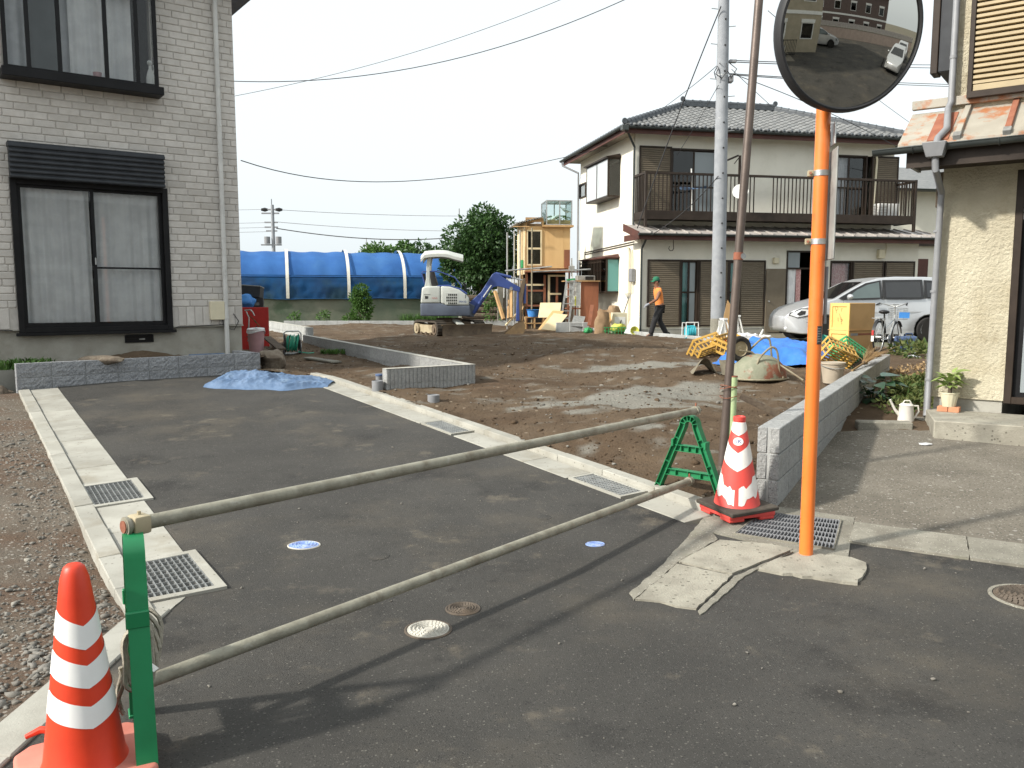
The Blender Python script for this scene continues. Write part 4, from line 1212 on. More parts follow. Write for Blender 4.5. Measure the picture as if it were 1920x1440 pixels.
for b in bricks[:296]:
 if abs((b[1]-b[0])-BW)<1e-6:
  if std is None:
   q=MB();brick_geo(q,0,BW,0);std=q.mesh('brick',smooth=0);std.materials.append(m_brick)
  put(std,'brick',None,H1,loc=(b[0],0,b[2]))
 else:
  q=MB();brick_geo(q,b[0],b[1],b[2]);q.build('brick',m_brick,H1,smooth=0)
q=MB()
for b in bricks[296:]:brick_geo(q,*b)
q.build('brick_cladding',m_brick,H1,smooth=0,kind='stuff')
x=0.0;sme_=None
while x>XL:
 w=.125
 if not any(h[0]-.02<x and x-w<h[1]+.02 and h[2]<sz+.3 and h[3]>sz+.3 for h in holes):
  if sme_ is None:q=MB();brick_geo(q,0,w,0,.298);sme_=q.mesh('soldier_brick',smooth=0);sme_.materials.append(m_brick)
  put(sme_,'soldier_brick',None,H1,loc=(x-w,0,sz))
 x-=w
MB().box(XL,.006,-.022,.0,sz-.018,sz).build('drip_edge',m_found,H1)
W=bpy.data.objects.new('window',None);COL.objects.link(W);W.parent=H1
mb=MB();frame_bars(mb,wx0-.02,wx1+.02,wz0-.03,wz1,.075,-.055,.10);mb.build('frame',m_black,W,bevel=.004)
mid=(lx(178,500)[0])
mb=MB();frame_bars(mb,wx0+.057,mid+.03,wz0+.048,wz1-.07,.045,-.01,.022);mb.build('sash',m_black,W)
mb=MB();frame_bars(mb,mid-.03,wx1-.057,wz0+.048,wz1-.07,.045,.026,.058);zt=lx(245,503)[1];mb.box(mid+.015,wx1-.1,.03,.054,zt-.014,zt+.014);mb.build('sash',m_black,W)
MB().box(wx0+.10,mid-.012,.003,.009,wz0+.09,wz1-.11).build('pane',m_glass,W)
MB().box(mid+.012,wx1-.10,.040,.046,wz0+.09,wz1-.11).build('pane',m_glass,W)
curtain(wx0+.03,mid+.05,wz0+.10,wz1-.05,.13,.016,.12,3).build('curtain',m_curt,W,smooth=180,fix=False)
curtain(mid+.02,wx1-.02,wz0+.10,wz1-.05,.15,.016,.13,8).build('curtain',m_curt,W,smooth=180,fix=False)
MB().box(wx0-.06,wx1+.06,-.085,-.01,wz0-.075,wz0-.032).build('sill',m_black,W,bevel=.004)
MB().box(mid+.003,mid+.02,-.03,-.012,lx(188,490)[1]-.05,lx(188,490)[1]+.05).build('latch',m_galv,W)
X0,X1=lx(18,300,-.22)[0],lx(309,325,-.22)[0]
SB=bpy.data.objects.new('shutter_housing',None);COL.objects.link(SB);SB.parent=H1
MB().box(X0,X1,-.20,-.002,SBz0+.01,SBz1-.06).build('case',m_char,SB,bevel=.004)
MB().prism([(-.225,SBz1-.075),(-.225,SBz1-.04),(-.19,SBz1),(-.002,SBz1),(-.002,SBz1-.06),(-.19,SBz1-.075)],X0-.012,X1+.012,'x').build('cap',m_char,SB,bevel=.004)
n=6;hh=(SBz1-.085-SBz0)/n
for i in range(n):
 z=SBz0+i*hh
 MB().prism([(-.202,z+.004),(-.224,z+.008),(-.228,z+hh*.45),(-.202,z+hh-.008)],X0-.004,X1+.004,'x').build('slat',m_char,SB,bevel=.003)
UW=bpy.data.objects.new('window',None);COL.objects.link(UW);UW.parent=H1;UW['label']='upper box window standing out from the wall'
yo=-.28
mb=MB()
us=[lx(u,v,yo)[0]for u,v in((9,90),(53,90),(112,100),(200,110),(258,110),(293,120))]
zb,zt_=uz0,uz1
mb.box(ux0-.03,ux1+.05,yo-.035,.0,zb-.115,zb-.0).build('sill',m_black,UW,bevel=.006)
MB().box(ux0-.03,ux1+.05,yo-.03,.0,zt_,zt_+.08).build('head',m_black,UW)
for x in us:
 MB().box(x-.026,x+.026,yo,yo+.05,zb,zt_).build('mullion',m_black,UW,bevel=.003)
for x in(us[0],us[-1]):MB().box(x-.02,x+.02,yo+.05,0,zb,zb+.045).build('side_rail',m_black,UW)
for a,b in zip(us,us[1:]):
 for za in(zb,zt_-.035):MB().box(a+.026,b-.026,yo+.01,yo+.035,za,za+.035).build('rail',m_black,UW)
 MB().box(a+.02,b-.02,yo+.018,yo+.023,zb+.03,zt_-.03).build('pane',m_glassd if us.index(a)in(1,)else m_glass,UW)
for x in(us[0]-.0,us[-1]):MB().box(x-.003,x+.003,yo+.05,-.01,zb+.045,zt_).build('pane',m_glass,UW)
curtain(us[2]+.16,us[3]+.02,zb+.02,zt_,-.02,.016,.12,4).build('curtain',m_curt,UW,smooth=180,fix=False)
curtain(us[3]-.02,us[4],zb+.02,zt_,.04,.016,.12,5).build('curtain',m_curt,UW,smooth=180,fix=False)
curtain(us[0],us[1]+.1,zb+.02,zt_,.04,.016,.14,6).build('curtain',m_curtg,UW,smooth=180,fix=False)
MB().box(us[1]+.1,us[2]+.18,.05,.06,zb,zt_).build('shoji_board',m_curtg,UW)
zs=zb
t=thing('figurine','white swan-like figurine standing in the corner of the upper box window','figurine',LH.o+LH.ex*(us[4]+.2)+LH.ey*(-.13)+Vector((0,0,zs)))
mb=MB();mb.lathe([(0,0),(.05,.0),(.062,.06),(.06,.15),(.04,.23),(.022,.28),(.018,.33)],16)
mb.blob((0,-.01,.36),(.035,.04,.04),3,.1,2);mb.tube([(0,-.03,.36),(.02,-.08,.35)],[.015,.004],6)
mb.tube([(.03,0,.2),(.06,.0,.27),(.05,0,.33)],.01,6);mb.build('body',m_white,t)
t=thing('flower_pot','small pale pot on the sill of the upper box window','pot',LH.o+LH.ex*(us[3]-.11)+LH.ey*(-.16)+Vector((0,0,zs)))
MB().lathe([(0,0),(.045,0),(.06,.11),(.054,.11),(.05,.02)],18).build('pot',m_pinkpail,t)
X=(lx(413,320,-.07)[0]+lx(428,640,-.07)[0]+lx(402,20,-.07)[0])/3
DP=bpy.data.objects.new('downpipe',None);COL.objects.link(DP);DP.parent=H1
MB().tube([(X,-.07,.62),(X,-.07,3.4),(X,-.07,6.6)],.036,16).build('pipe',m_dpipe,DP)
for v in(165,238,288,345,445,515,596):
 z=lx(415,v)[1];MB().tube([(X,-.07,z-.012),(X,-.07,z+.012)],.0405,16).build('collar',m_dpipe,DP)
 MB().beam((X,-.07,z),(X,.0,z),.012,.012).build('bracket',m_galv,DP)
a,b=lx(396,600,-.1),lx(421,565,-.1)
MB().box(a[0],b[0],-.10,-.012,a[1],b[1]).build('meter_box',m_cream,H1,bevel=.008)
a,b=lx(235,643),lx(288,627)
VT=bpy.data.objects.new('vent',None);COL.objects.link(VT);VT.parent=H1
mb=MB();frame_bars(mb,a[0],b[0],a[1],b[1],.018,.01,.028);mb.build('frame',m_black,VT)
MB().box(a[0]+.01,b[0]-.01,.022,.029,a[1]+.01,b[1]-.01).build('backing',m_dark,VT)
for i in range(4):MB().beam((a[0]+.02,.018,a[1]+.03+i*.03),(b[0]-.02,.018,a[1]+.03+i*.03),.018,.004).build('slat',m_black,VT)
MB().box((a[0]+b[0])/2,(a[0]+b[0])/2+.08,.008,.02,a[1]+.04,a[1]+.06).build('tag_plate',m_sign,VT)
mb=MB()
mb.tube([(-.28,-.02,sz+.01),(-.8,-.025,sz-.01),(wx1+.1,-.025,sz-.01),(wx1+.03,-.02,sz-.03)],.006,6)
mb.tube([(wx0-.1,-.02,sz-.01),(wx0-.35,-.03,sz-.0),(wx0-.45,-.02,sz+.25)],.007,6)
c=lx(421,600);pts=[(c[0]-.05,-.05,c[1]+.02),(c[0]-.02,-.05,c[1]-.12),(c[0]+.14,-.03,c[1]-.16),(c[0]+.22,-.02,c[1]-.02),(c[0]+.14,-.02,c[1]+.1)]
mb.tube(pts,.006,6);mb.build('cable',m_cable,H1)
# --------------- rough-cast house on the right
RH=Frame(4.55,8.92,R(-36.5))
rx=lambda u,v,off=0:RH.front(u,v,off)
H2=thing('stucco_house','yellowish rough-cast house with a tan shutter, rusty lean-to roof and dark door','house',(RH.o.x,RH.o.y,0),RH.a)
dz0=rx(1890,757)[1];dz1=rx(1912,318)[1]
dx0=(rx(1880,745)[0]+rx(1909,330)[0])/2
fz=rx(1760,744)[1]
mb=MB();wall_holes(mb,0,3.2,fz,6.9,[(dx0,dx0+1.2,dz0-.1,dz1)],0,.15)
mb.box(0,.15,.15,5.0,fz,6.9);mb.box(3.05,3.2,.15,5,fz,6.9);mb.box(0,3.2,4.85,5.0,fz,6.9)
mb.build('wall',m_stuccor,H2,smooth=0)
MB().box(0.02,dx0-.01,.025,4.9,-.1,fz).build('foundation',m_found,H2,smooth=0)
D=bpy.data.objects.new('door',None);COL.objects.link(D);D.parent=H2
mb=MB();frame_bars(mb,dx0,dx0+1.2,dz0,dz1,.07,.0,.14);mb.build('frame',m_dbrown,D,bevel=.004)
MB().box(dx0+.07,dx0+1.13,.06,.10,dz0+.07,dz1-.07).build('leaf',m_black,D)
a=rx(1908,412,.055);b=rx(1920,385,.055)
MB().box(a[0]+.0,a[0]+.12,.052,.058,a[1],a[1]+.06).build('sticker',m_white,D)
MB().box(a[0]+.0,a[0]+.12,.052,.058,a[1]+.08,a[1]+.11).build('sticker',m_white,D)
MB().lathe([(0,0),(.03,0),(.03,.004),(0,.004)],16,(a[0]+.04,.052,a[1]+.15),Matrix.Rotation(R(90),3,'X')).build('sticker',m_galv,D)
a=rx(1909,720,.05);MB().box(a[0]+.02,a[0]+.4,.045,.058,dz0+.12,dz0+.9).build('glass_panel',m_glassf,D)
def step():
 q=[Vector((RH.loc(p).x,RH.loc(p).y,0))for p in(G(1750,822),G(1920,838))]
 d=(q[1]-q[0])
 top=rx(1752,766)[1]+.0
 pl=[(q[0].x,q[0].y),(q[0].x+d.x*4,q[0].y+d.y*4),(3.2,.022),(-.02,.022),(-.06,.01)]
 return MB().prism(pl,0.0,top,'z'),top
sp,STEPZ=step()
sp.build('step',m_concpale,H2,bevel=.008)
EV=-.62;ez=3.10;wz=3.50;xl=-.33
def lr(x,k,up=0):return Vector((x,EV*k,wz+(ez-wz)*k+up))
LR=bpy.data.objects.new('lean_to_roof',None);COL.objects.link(LR);LR.parent=H2
xs=[xl,rx(1800,230,-.35)[0]+.02,rx(1896,225,-.35)[0],rx(1896,225,-.35)[0]+.7,rx(1896,225,-.35)[0]+1.4,3.2]
for a,b in zip(xs,xs[1:]):
 q=MB();vs=[lr(a,0),lr(b,0),lr(b,1),lr(a,1)]
 q.add([v-Vector((0,0,.02))for v in vs]+vs,[(0,1,2,3),(7,6,5,4),(0,4,5,1),(1,5,6,2),(2,6,7,3),(3,7,4,0)])
 q.build('roof_sheet',m_rusty,LR,smooth=0)
for i,x in enumerate(xs[1:-1]):
 MB().beam(lr(x,.0,.02),lr(x,.92,.02),.055,.045).build('batten',m_rust if i%2 else m_rusty,LR,bevel=.004)
 MB().beam(lr(x,.90,.018),lr(x,1.02,.018),.07,.055).build('batten_end',m_sign,LR,bevel=.004)
a=rx(1770,235,-.3)[0]
MB().beam(lr(a+.0,.12,.006),lr(a,1.0,.006),.19,.008).build('rust_patch',m_rust,LR)
MB().beam(lr(xl,0,.04)+Vector((0,-.02,.04)),lr(3.2,0,.04)+Vector((0,-.02,.04)),.07,.09).build('wall_flashing',m_rusty,LR,bevel=.004)
MB().box(xl-.0,3.2,EV-.012,EV+.012,ez-.075,ez-.022).build('eave_strip',m_sign,LR)
MB().box(xl+.08,3.2,EV+.03,EV+.055,ez-.24,ez-.08).build('fascia',m_dbrown,LR)
MB().box(xl+.08,3.2,EV+.06,-.01,ez-.20,ez-.18).build('soffit',m_dbrown,LR)
def gutter_run(p0,p1,r,m,par,nm='gutter',brackets=0):
 p0=Vector(p0);p1=Vector(p1);d=(p1-p0).normalized();s_=d.cross(Vector((0,0,1))).normalized()
 mb=MB()
 def fn(p,q):
  a=PI+PI*q
  return p0+(p1-p0)*p+s_*(r*math.cos(a))+Vector((0,0,r*math.sin(a)))
 mb.shell(fn,1,10,.004,(0,0,1))
 for sg in(-1,1):mb.tube([p0+s_*(r*sg),p1+s_*(r*sg)],r*.12,6)
 e_=[]
 for P in(p0,p1):
  k=[P+s_*(r*math.cos(PI+PI*i/10))+Vector((0,0,r*math.sin(PI+PI*i/10)))for i in range(11)]
  mb.add(k,[tuple(range(11))])
 o=mb.build(nm,m,par,smooth=40,fix=False)
 for i in range(brackets):
  c=p0+(p1-p0)*((i+.5)/brackets)
  k=[c+s_*(r*1.06*math.cos(PI+PI*j/8))+Vector((0,0,r*1.06*math.sin(PI+PI*j/8)))for j in range(9)]
  MB().tube(k,r*.14,5).build('bracket',m,o)
 return o
gutter_run((xl-.22,EV-.06,ez-.055),(3.2,EV-.06,ez-.02),.055,m_dgutter,LR,brackets=5)
MB().beam((xl+.1,-.02,ez-.12),(xl+.1,EV+.05,ez-.12),.03,.2).build('verge_board',m_sign,LR)
hx=rx(1754,282,EV-.06)[0];hz=rx(1754,266,EV-.06)[1]
q=MB();zt0,zb0=hz-.01,hz-.15
vs=[(hx-.11,EV-.16,zt0),(hx+.11,EV-.16,zt0),(hx+.11,EV+.02,zt0),(hx-.11,EV+.02,zt0),(hx-.075,EV-.12,zb0),(hx+.075,EV-.12,zb0),(hx+.075,EV-.01,zb0),(hx-.075,EV-.01,zb0)]
q.add(vs,[(0,1,2,3),(7,6,5,4),(0,4,5,1),(1,5,6,2),(2,6,7,3),(3,7,4,0)])
q.build('hopper',m_gpipe,H2,bevel=.006)
def RL(u,v,y):a=rx(u,v,y);return Vector((a[0],y,a[1]))
p1=RL(1754,318,EV-.06);p2=RL(1765,366,-.12);p3=RL(1752,560,-.085);p4=RL(1738,778,-.085)
xx=p4.x
q=MB();q.tube([(hx,EV-.06,zb0+.02),p1,p2+Vector((0,0,.03)),(p3.x*.5+p2.x*.5,-.09,p2.z-.25),(xx+.01,-.085,1.6),(xx,-.085,.34),(xx,-.12,.28)],.033,14);q.build('downpipe',m_gpipe,H2)
for z in(1.62,.68,2.25):
 MB().tube([(xx+.002,-.086,z-.012),(xx+.002,-.086,z+.012)],.038,14).build('collar',m_gpipe,H2)
q=MB();a=RL(1797,0,-.07);b=RL(1783,200,-.07)
q.tube([(b.x,-.07,7.0),(b.x,-.07,b.z+.05),(b.x-.02,-.10,b.z-.02),lr(hx+.06,.8,.05),(hx+.01,EV-.03,ez+.02),(hx,EV-.05,ez-.05)],.033,14);q.build('downpipe',m_gpipe,H2)
MB().tube([(b.x,-.07,4.0),(b.x,-.07,4.03)],.038,14).build('collar',m_gpipe,H2)
MB().beam((b.x,-.07,4.35),(b.x,0,4.35),.014,.014).build('bracket',m_dgutter,H2)
sx0=rx(1816,120,-.10)[0];szb=rx(1817,176,-.10)[1]
SH=bpy.data.objects.new('shutter',None);COL.objects.link(SH);SH.parent=H2
mb=MB();mb.box(sx0,sx0+.045,-.12,.0,szb,szb+1.75);mb.box(sx0,sx0+1.3,-.125,.0,szb-.045,szb+.02);mb.box(sx0+1.26,sx0+1.3,-.12,0,szb,szb+1.75);mb.build('frame',m_dbrown,SH,bevel=.004)
MB().box(sx0+.045,sx0+1.26,-.05,-.004,szb+.02,szb+1.75).build('backing',m_dbrown,SH)
MB().box(sx0+.05,sx0+1.25,-.10,-.05,szb+.022,szb+.085).build('bottom_rail',m_slat,SH,bevel=.004)
n=30;st=.054
for i in range(n):
 z=szb+.088+i*st
 MB().prism([(-.052,z),(-.105,z+.004),(-.105,z+.030),(-.060,z+st-.006),(-.052,z+st-.006)],sx0+.048,sx0+1.255,'x').build('slat',m_slat,SH,smooth=0)
MB().box(-.13,-.004,.10,1.4,rx(1780,128)[1],rx(1780,128)[1]+1.2).build('side_shutter_box',m_char,H2,bevel=.006)
MB().box(-.20,-.13,.08,.3,rx(1770,132)[1],rx(1770,132)[1]+1.2).build('side_shutter_box',m_dbrown,H2,bevel=.006)
MB().box(-.09,-.004,.15,.6,rx(1778,385)[1],rx(1778,318)[1]).build('side_window',m_bark,H2,bevel=.004)
MB().box(-.2,3.2+.4,-.5,5.4,6.9,7.05).build('roof',m_tiledark,H2)
mb=MB()
for i in range(5):mb.tube([(-.03-.012*i,.05,.25),(-.03-.012*i,.05,.95)],.003,4)
mb.build('mesh_guard',m_sign,H2)
# --------------- cream two-storey house at the back
FH_=Frame(3.90,25.0,R(12.5))
HZ=.40
fx=lambda u,v,off=0:FH_.front(u,v,off)
fs_=lambda u,v,off=0:FH_.side(u,v,off)
H3=thing('cream_house','cream two-storey house with grey tiled hip roof and brown balcony behind the plot','house',(FH_.o.x,FH_.o.y,0),FH_.a)
W3=9.45;D3=6.34;UF=.75;EZ=6.45;LZ=3.42
WU=8.95
def FR(u0,v0,u1,v1,off=0):
 a=fx(u0,v0,off);b=fx(u1,v1,off)
 return a[0],b[0],b[1],a[1]
 # --- openings
lowA=FR(1212,612,1435,487)
lowA=(lowA[0],lowA[1],fx(1300,612)[1],fx(1300,487)[1])
doorx0,doorx1=fx(1472,560)[0],fx(1524,560)[0];doorz1=fx(1490,470)[1]
lowB=(fx(1555,540)[0],fx(1712,540)[0],fx(1600,571)[1],fx(1600,489)[1])
upA=(fx(1198,330,UF)[0],fx(1345,330,UF)[0],3.95,fx(1250,277,UF)[1])
upB=(fx(1560,330,UF)[0],fx(1683,330,UF)[0],3.95,fx(1620,293,UF)[1])
mb=MB();wall_holes(mb,0,W3,HZ,LZ,[(lowA[0],lowA[1],lowA[2],lowA[3]),(doorx0,doorx1,HZ,doorz1),lowB],0,.14)
mb.box(W3-.14,W3,.14,D3,HZ,LZ);mb.box(.14,W3-.14,D3-.14,D3,HZ,EZ)
mb.build('wall',m_stuccofront,H3,smooth=0,label='front wall of the ground floor')
mb=MB();wall_holes(mb,0,WU,LZ,EZ,[upA,upB],UF,UF+.14);mb.box(WU-.14,WU,UF+.14,D3,LZ,EZ);mb.build('wall',m_stuccofront,H3,smooth=0,label='set-back front wall of the upper floor')
bay_lo=(fs_(1160,515)[0],fs_(1112,515)[0],fs_(1150,546)[1],fs_(1150,488)[1])
bay_up=(fs_(1163,340)[0],fs_(1121,340)[0],fs_(1145,372)[1],fs_(1150,305)[1])
sm_w=(fs_(1099,355)[0],fs_(1087.5,355)[0],fs_(1093,371)[1],fs_(1093,344)[1])
lo_w=(fs_(1096,510)[0],fs_(1088,510)[0],fs_(1093,520)[1],fs_(1093,500)[1])
mb=MB();wall_holes_side(mb,.002,D3,HZ,LZ,[bay_lo,lo_w],0.0,.14);wall_holes_side(mb,UF+.002,D3,LZ,EZ,[bay_up,sm_w],0.0,.14)
mb.build('wall',m_stuccofar,H3,smooth=0,label='sunlit side wall')
MB().box(-.012,W3+.01,-.012,D3,.2,HZ+.12).build('foundation',m_found,H3,smooth=0)
MB().box(.2,W3-.2,1.9,2.0,HZ,EZ).build('inner_wall',m_dark,H3,smooth=0)
MB().box(.15,W3-.15,.15,D3-.2,LZ-.1,LZ).build('floor_slab',m_dark,H3,smooth=0)
MB().box(.15,WU-.15,UF+.15,D3-.2,EZ-.1,EZ).build('ceiling',m_dark,H3,smooth=0)
# --- roof
OH=.55
rx0,rx1,ry0,ry1=-OH,WU+OH,UF-OH,D3+OH
rz0=EZ+.06;hd=(ry1-ry0)/2;RZt=rz0+hd*.42
RF=bpy.data.objects.new('roof',None);COL.objects.link(RF);RF.parent=H3
mb=MB();ra,rb=(rx0+hd,ry0+hd,RZt),(rx1-hd,ry0+hd,RZt)
mb.add([(rx0,ry0,rz0),(rx1,ry0,rz0),(rx1,ry1,rz0),(rx0,ry1,rz0),ra,rb],[(0,1,5,4),(1,2,5),(2,3,4,5),(3,0,4)])
mb.build('deck',m_tiledark,RF,smooth=0)
MB().box(rx0+.06,rx1-.06,ry0+.06,ry1-.06,rz0-.10,rz0-.07).build('soffit',m_soffit,RF,smooth=0)
mb=MB();mb.box(rx0+.03,rx1-.03,ry0+.03,ry0+.055,rz0-.20,rz0-.01).box(rx0+.03,rx0+.055,ry0+.055,ry1-.03,rz0-.20,rz0-.01).box(rx1-.055,rx1-.03,ry0+.055,ry1-.03,rz0-.20,rz0-.01)
mb.build('fascia',m_fascia,RF,smooth=0)
MB().cyl((-.2,3.0,rz0-.11),(-.2,3.0,rz0-.10),.09,n=16).build('soffit_vent',m_dbrown,RF)
TW=.262;TR=.245;sl=math.atan(.42);cs,sn=math.cos(sl),math.sin(sl)
def tile_geo(mb,x,d):
 """x along eave, d distance up the slope from the eave; S-shaped tile with a raised lower edge"""
 nu=6;vs=[];fs=[]
 for(k,up)in((-.035,.030),(TR,.004)):
  for i in range(nu+1):
   p=i/nu
   h=.030*math.sin(2*PI*p-.6)+.006
   dd=d+k
   vs.append((x+TW*1.02*p,ry0+dd*cs,rz0+dd*sn+.025+up+h))
 for i in range(nu+1):
  a=vs[i];vs.append((a[0],a[1]+.004,a[2]-.035))
 for i in range(nu):fs.append((i,i+1,nu+2+i,nu+1+i));fs.append((2*nu+2+i,2*nu+3+i,i+1,i))
 mb.add(vs,fs)
tiles=[]
nrow=int(hd/cs/TR)
for r_ in range(nrow):
 d=r_*TR
 xa=rx0+d*cs;xb=rx1-d*cs
 n=int((xb-xa)/TW)
 x=rx0+math.ceil((xa-rx0)/TW)*TW
 while x+TW<xb+.03:
  tiles.append((x,d));x+=TW
q=MB();tile_geo(q,0,0);tme=q.mesh('roof_tile',smooth=60,fix=False);tme.materials.append(m_tile)
for(x,d)in tiles[:298]:put(tme,'roof_tile',None,RF,loc=(x,d*cs,d*sn))
q=MB()
for(x,d)in tiles[298:]:tile_geo(q,x,d)
if q.v:q.build('tile_field',m_tile,RF,smooth=60,fix=False,kind='stuff')
q=MB();q.blob((0,0,0),(.07,.10,.055),1,.05,2);em_=q.mesh('eave_tile',smooth=180);em_.materials.append(m_tiledark)
for i in range(int((ry1-ry0)/TW)):
 q=MB()
 d=i*TW+.1
 o=put(em_,'eave_tile',None,RF,loc=(rx0+.03,ry0+d,rz0+.045));
 o2=put(em_,'eave_tile',None,RF,loc=(rx0+.25,ry0+d,rz0+.045+.22*.42),scale=(1.6,1,1.1))if d>.5 and d<ry1-ry0-.5 else None
for i in range(int((rx1-rx0)/TW)):
 put(em_,'eave_tile',None,RF,loc=(rx0+i*TW+.19,ry0-.015,rz0+.052),scale=(.85,.5,.8))
def ridge(pa_,pb_,r,nm):
 pa_,pb_=Vector(pa_),Vector(pb_);L=(pb_-pa_).length;n=max(2,int(L/.27));d=(pb_-pa_)/n
 ang=math.atan2(d.y,d.x);pit=math.asin(d.normalized().z)
 q=MB();q.tube([(0,0,0),(d.length*1.04,0,0)],[r,r*.93],12);q.tube([(0,0,0),(.04,0,0)],r*1.12,12)
 me=q.mesh(nm,smooth=45);me.materials.append(m_tiledark)
 for i in range(n):
  p=pa_+d*i
  put(me,nm,None,RF,loc=p,rot=(0,-pit,ang))
 MB().beam(pa_-Vector((0,0,r)),pb_-Vector((0,0,r)),r*2.1,r*1.5).build('ridge_bed',m_tiledark,RF,smooth=0)
up=Vector((0,0,.16))
ridge(Vector(ra)+up,Vector(rb)+up,.085,'ridge_tile')
ridge((rx0+.05,ry0+.05,rz0+.12),Vector(ra)+up*.7,.08,'hip_tile')
ridge((rx1-.05,ry0+.05,rz0+.12),Vector(rb)+up*.7,.08,'hip_tile')
for p in((rx0+.0,ry0+.0,rz0+.14),(ra[0]-.05,ra[1],ra[2]+.26),(rb[0]+.05,rb[1],rb[2]+.26)):
 q=MB();q.lathe([(0,-.03),(.08,-.03),(.09,0),(.08,.03),(0,.03)],18,p,Matrix.Rotation(R(90),3,'X'));q.build('ridge_end',m_tiledark,RF)
gutter_run((rx0-.05,ry0-.055,rz0-.02),(rx1+.03,ry0-.055,rz0-.02),.058,m_dgutter,H3,brackets=9)
gutter_run((rx0-.055,ry1,rz0-.02),(rx0-.055,ry0-.05,rz0-.02),.058,m_dgutter,H3,brackets=6)
mb=MB();mb.tube([(rx0-.05,ry1-.12,rz0-.06),(rx0-.03,ry1-.14,rz0-.2),(-.10,D3-.05,rz0-.52),(-.09,D3-.02,rz0-.7),(-.09,D3-.02,.4)],.034,8);mb.build('downpipe',m_gpipe,H3)
MB().box(rx0-.11,rx0+.09,ry0-.12,ry0+.06,rz0-.14,rz0-.0).build('hopper',m_dgutter,H3,bevel=.008)
mb=MB();mb.tube([(rx0+.08,ry0+.03,rz0-.12),(-.06,UF-.10,rz0-.52),(-.055,UF-.06,rz0-.7),(-.055,UF-.06,LZ+.28),(-.02,UF-.12,LZ+.2),(.05,-.35,LZ+.0),(.08,-.52,LZ-.06)],.034,8);mb.build('downpipe',m_dgutter,H3)
mb=MB();mb.tube([(-.05,-.55,LZ-.1),(-.05,-.25,LZ-.35),(-.05,-.05,LZ-.5),(-.05,-.04,1.0),(-.05,-.04,.42)],.034,8);mb.build('downpipe',m_dgutter,H3)
# --- lean-to roof between the floors
LR3=bpy.data.objects.new('lean_to_roof',None);COL.objects.link(LR3);LR3.parent=H3
ly=-.58;lz1=LZ+.27;lz0=LZ-.06
n=26;wv=(W3+.75)/n
q=MB();q.add([(0,ly,lz0),(wv-.012,ly,lz0),(wv-.012,UF,lz1),(0,UF,lz1),(0,ly,lz0-.02),(wv-.012,ly,lz0-.02),(wv-.012,UF,lz1-.02),(0,UF,lz1-.02)],[(0,1,2,3),(7,6,5,4),(0,4,5,1),(1,5,6,2),(2,6,7,3),(3,7,4,0)])
q.beam((wv-.02,ly-.01,lz0+.012),(wv-.02,UF,lz1+.012),.03,.035)
sme=q.mesh('roof_sheet',smooth=0);sme.materials.append(m_metalroof)
for i in range(n):put(sme,'roof_sheet',None,LR3,loc=(-.35+i*wv,0,0))
mb=MB();mb.box(-.33,W3+.38,ly+.02,ly+.05,lz0-.20,lz0-.022).box(-.33,-.305,ly+.05,UF-.02,lz0-.2,lz0-.02);mb.build('fascia',m_fascia,LR3)
mb=MB();mb.add([(-.335,ly,lz0-.19),(-.335,ly,lz0+.02),(-.335,UF,lz1+.02),(-.335,UF,lz1-.2),(-.36,ly,lz0-.19),(-.36,ly,lz0+.02),(-.36,UF,lz1+.02),(-.36,UF,lz1-.2)],[(0,1,2,3),(7,6,5,4),(0,4,5,1),(1,5,6,2),(2,6,7,3),(3,7,4,0)]);mb.build('verge_board',m_fascia,LR3)
MB().box(-.3,W3+.35,ly+.05,-.005,lz0-.17,lz0-.15).build('soffit',m_dbrown,LR3)
gutter_run((-.38,ly-.05,lz0-.035),(W3+.42,ly-.05,lz0-.035),.055,m_dgutter,LR3,brackets=10)
# --- shutters, windows
def shutter(x0,x1,z0,z1,y,nm='shutter',lab=None,pitch=.062):
 e=bpy.data.objects.new(nm,None);COL.objects.link(e);e.parent=H3
 if lab:e['label']=lab
 mb=MB();frame_bars(mb,x0,x1,z0,z1,.045,y-.05,y+.0);mb.build('frame',m_dbrown,e,smooth=0)
 n=max(3,round((z1-z0-.09)/pitch));st=(z1-z0-.09)/n
 q=MB();q.prism([(y-.005,0),(y-.035,.004),(y-.035,st*.55),(y-.012,st*.93),(y-.005,st*.93)],x0+.045,x1-.045,'x')
 me=q.mesh('slat',smooth=0);me.materials.append(m_shut)
 for i in range(n):put(me,'slat',None,e,loc=(0,0,z0+.045+i*st))
 MB().box(x0+.03,x1-.03,y-.006,y-.002,z0+.03,z1-.03).build('backing',m_dbrown,e,smooth=0)
 return e
def window3(x0,x1,z0,z1,y,panes,lab=None,rail=None,name='window'):
 e=bpy.data.objects.new(name,None);COL.objects.link(e);e.parent=H3
 if lab:e['label']=lab
 mb=MB();frame_bars(mb,x0,x1,z0,z1,.05,y-.04,y+.09);mb.build('frame',m_dbrown,e,smooth=0)
 n=len(panes);w=(x1-x0-.1)/n
 for i,(gm,cm)in enumerate(panes):
  a=x0+.05+i*w;b=a+w
  mb=MB();frame_bars(mb,a,b,z0+.05,z1-.05,.035,y+.01+.03*(i%2),y+.035+.03*(i%2))
  if rail:mb.box(a+.035,b-.035,y+.012+.03*(i%2),y+.033+.03*(i%2),rail-.025,rail+.025)
  mb.build('sash',m_dbrown,e,smooth=0)
  MB().box(a+.03,b-.03,y+.018+.03*(i%2),y+.023+.03*(i%2),z0+.08,z1-.08).build('pane',gm,e)
  if cm:curtain(a,b,z0+.1,z1-.05,y+.13,.015,.16,i).build('curtain',cm,e,smooth=180,fix=False)
 return e
z0,z1=lowA[2],lowA[3]
xa=[lowA[0],fx(1275,550)[0],fx(1309,550)[0],fx(1365,550)[0],fx(1385,550)[0],lowA[1]]
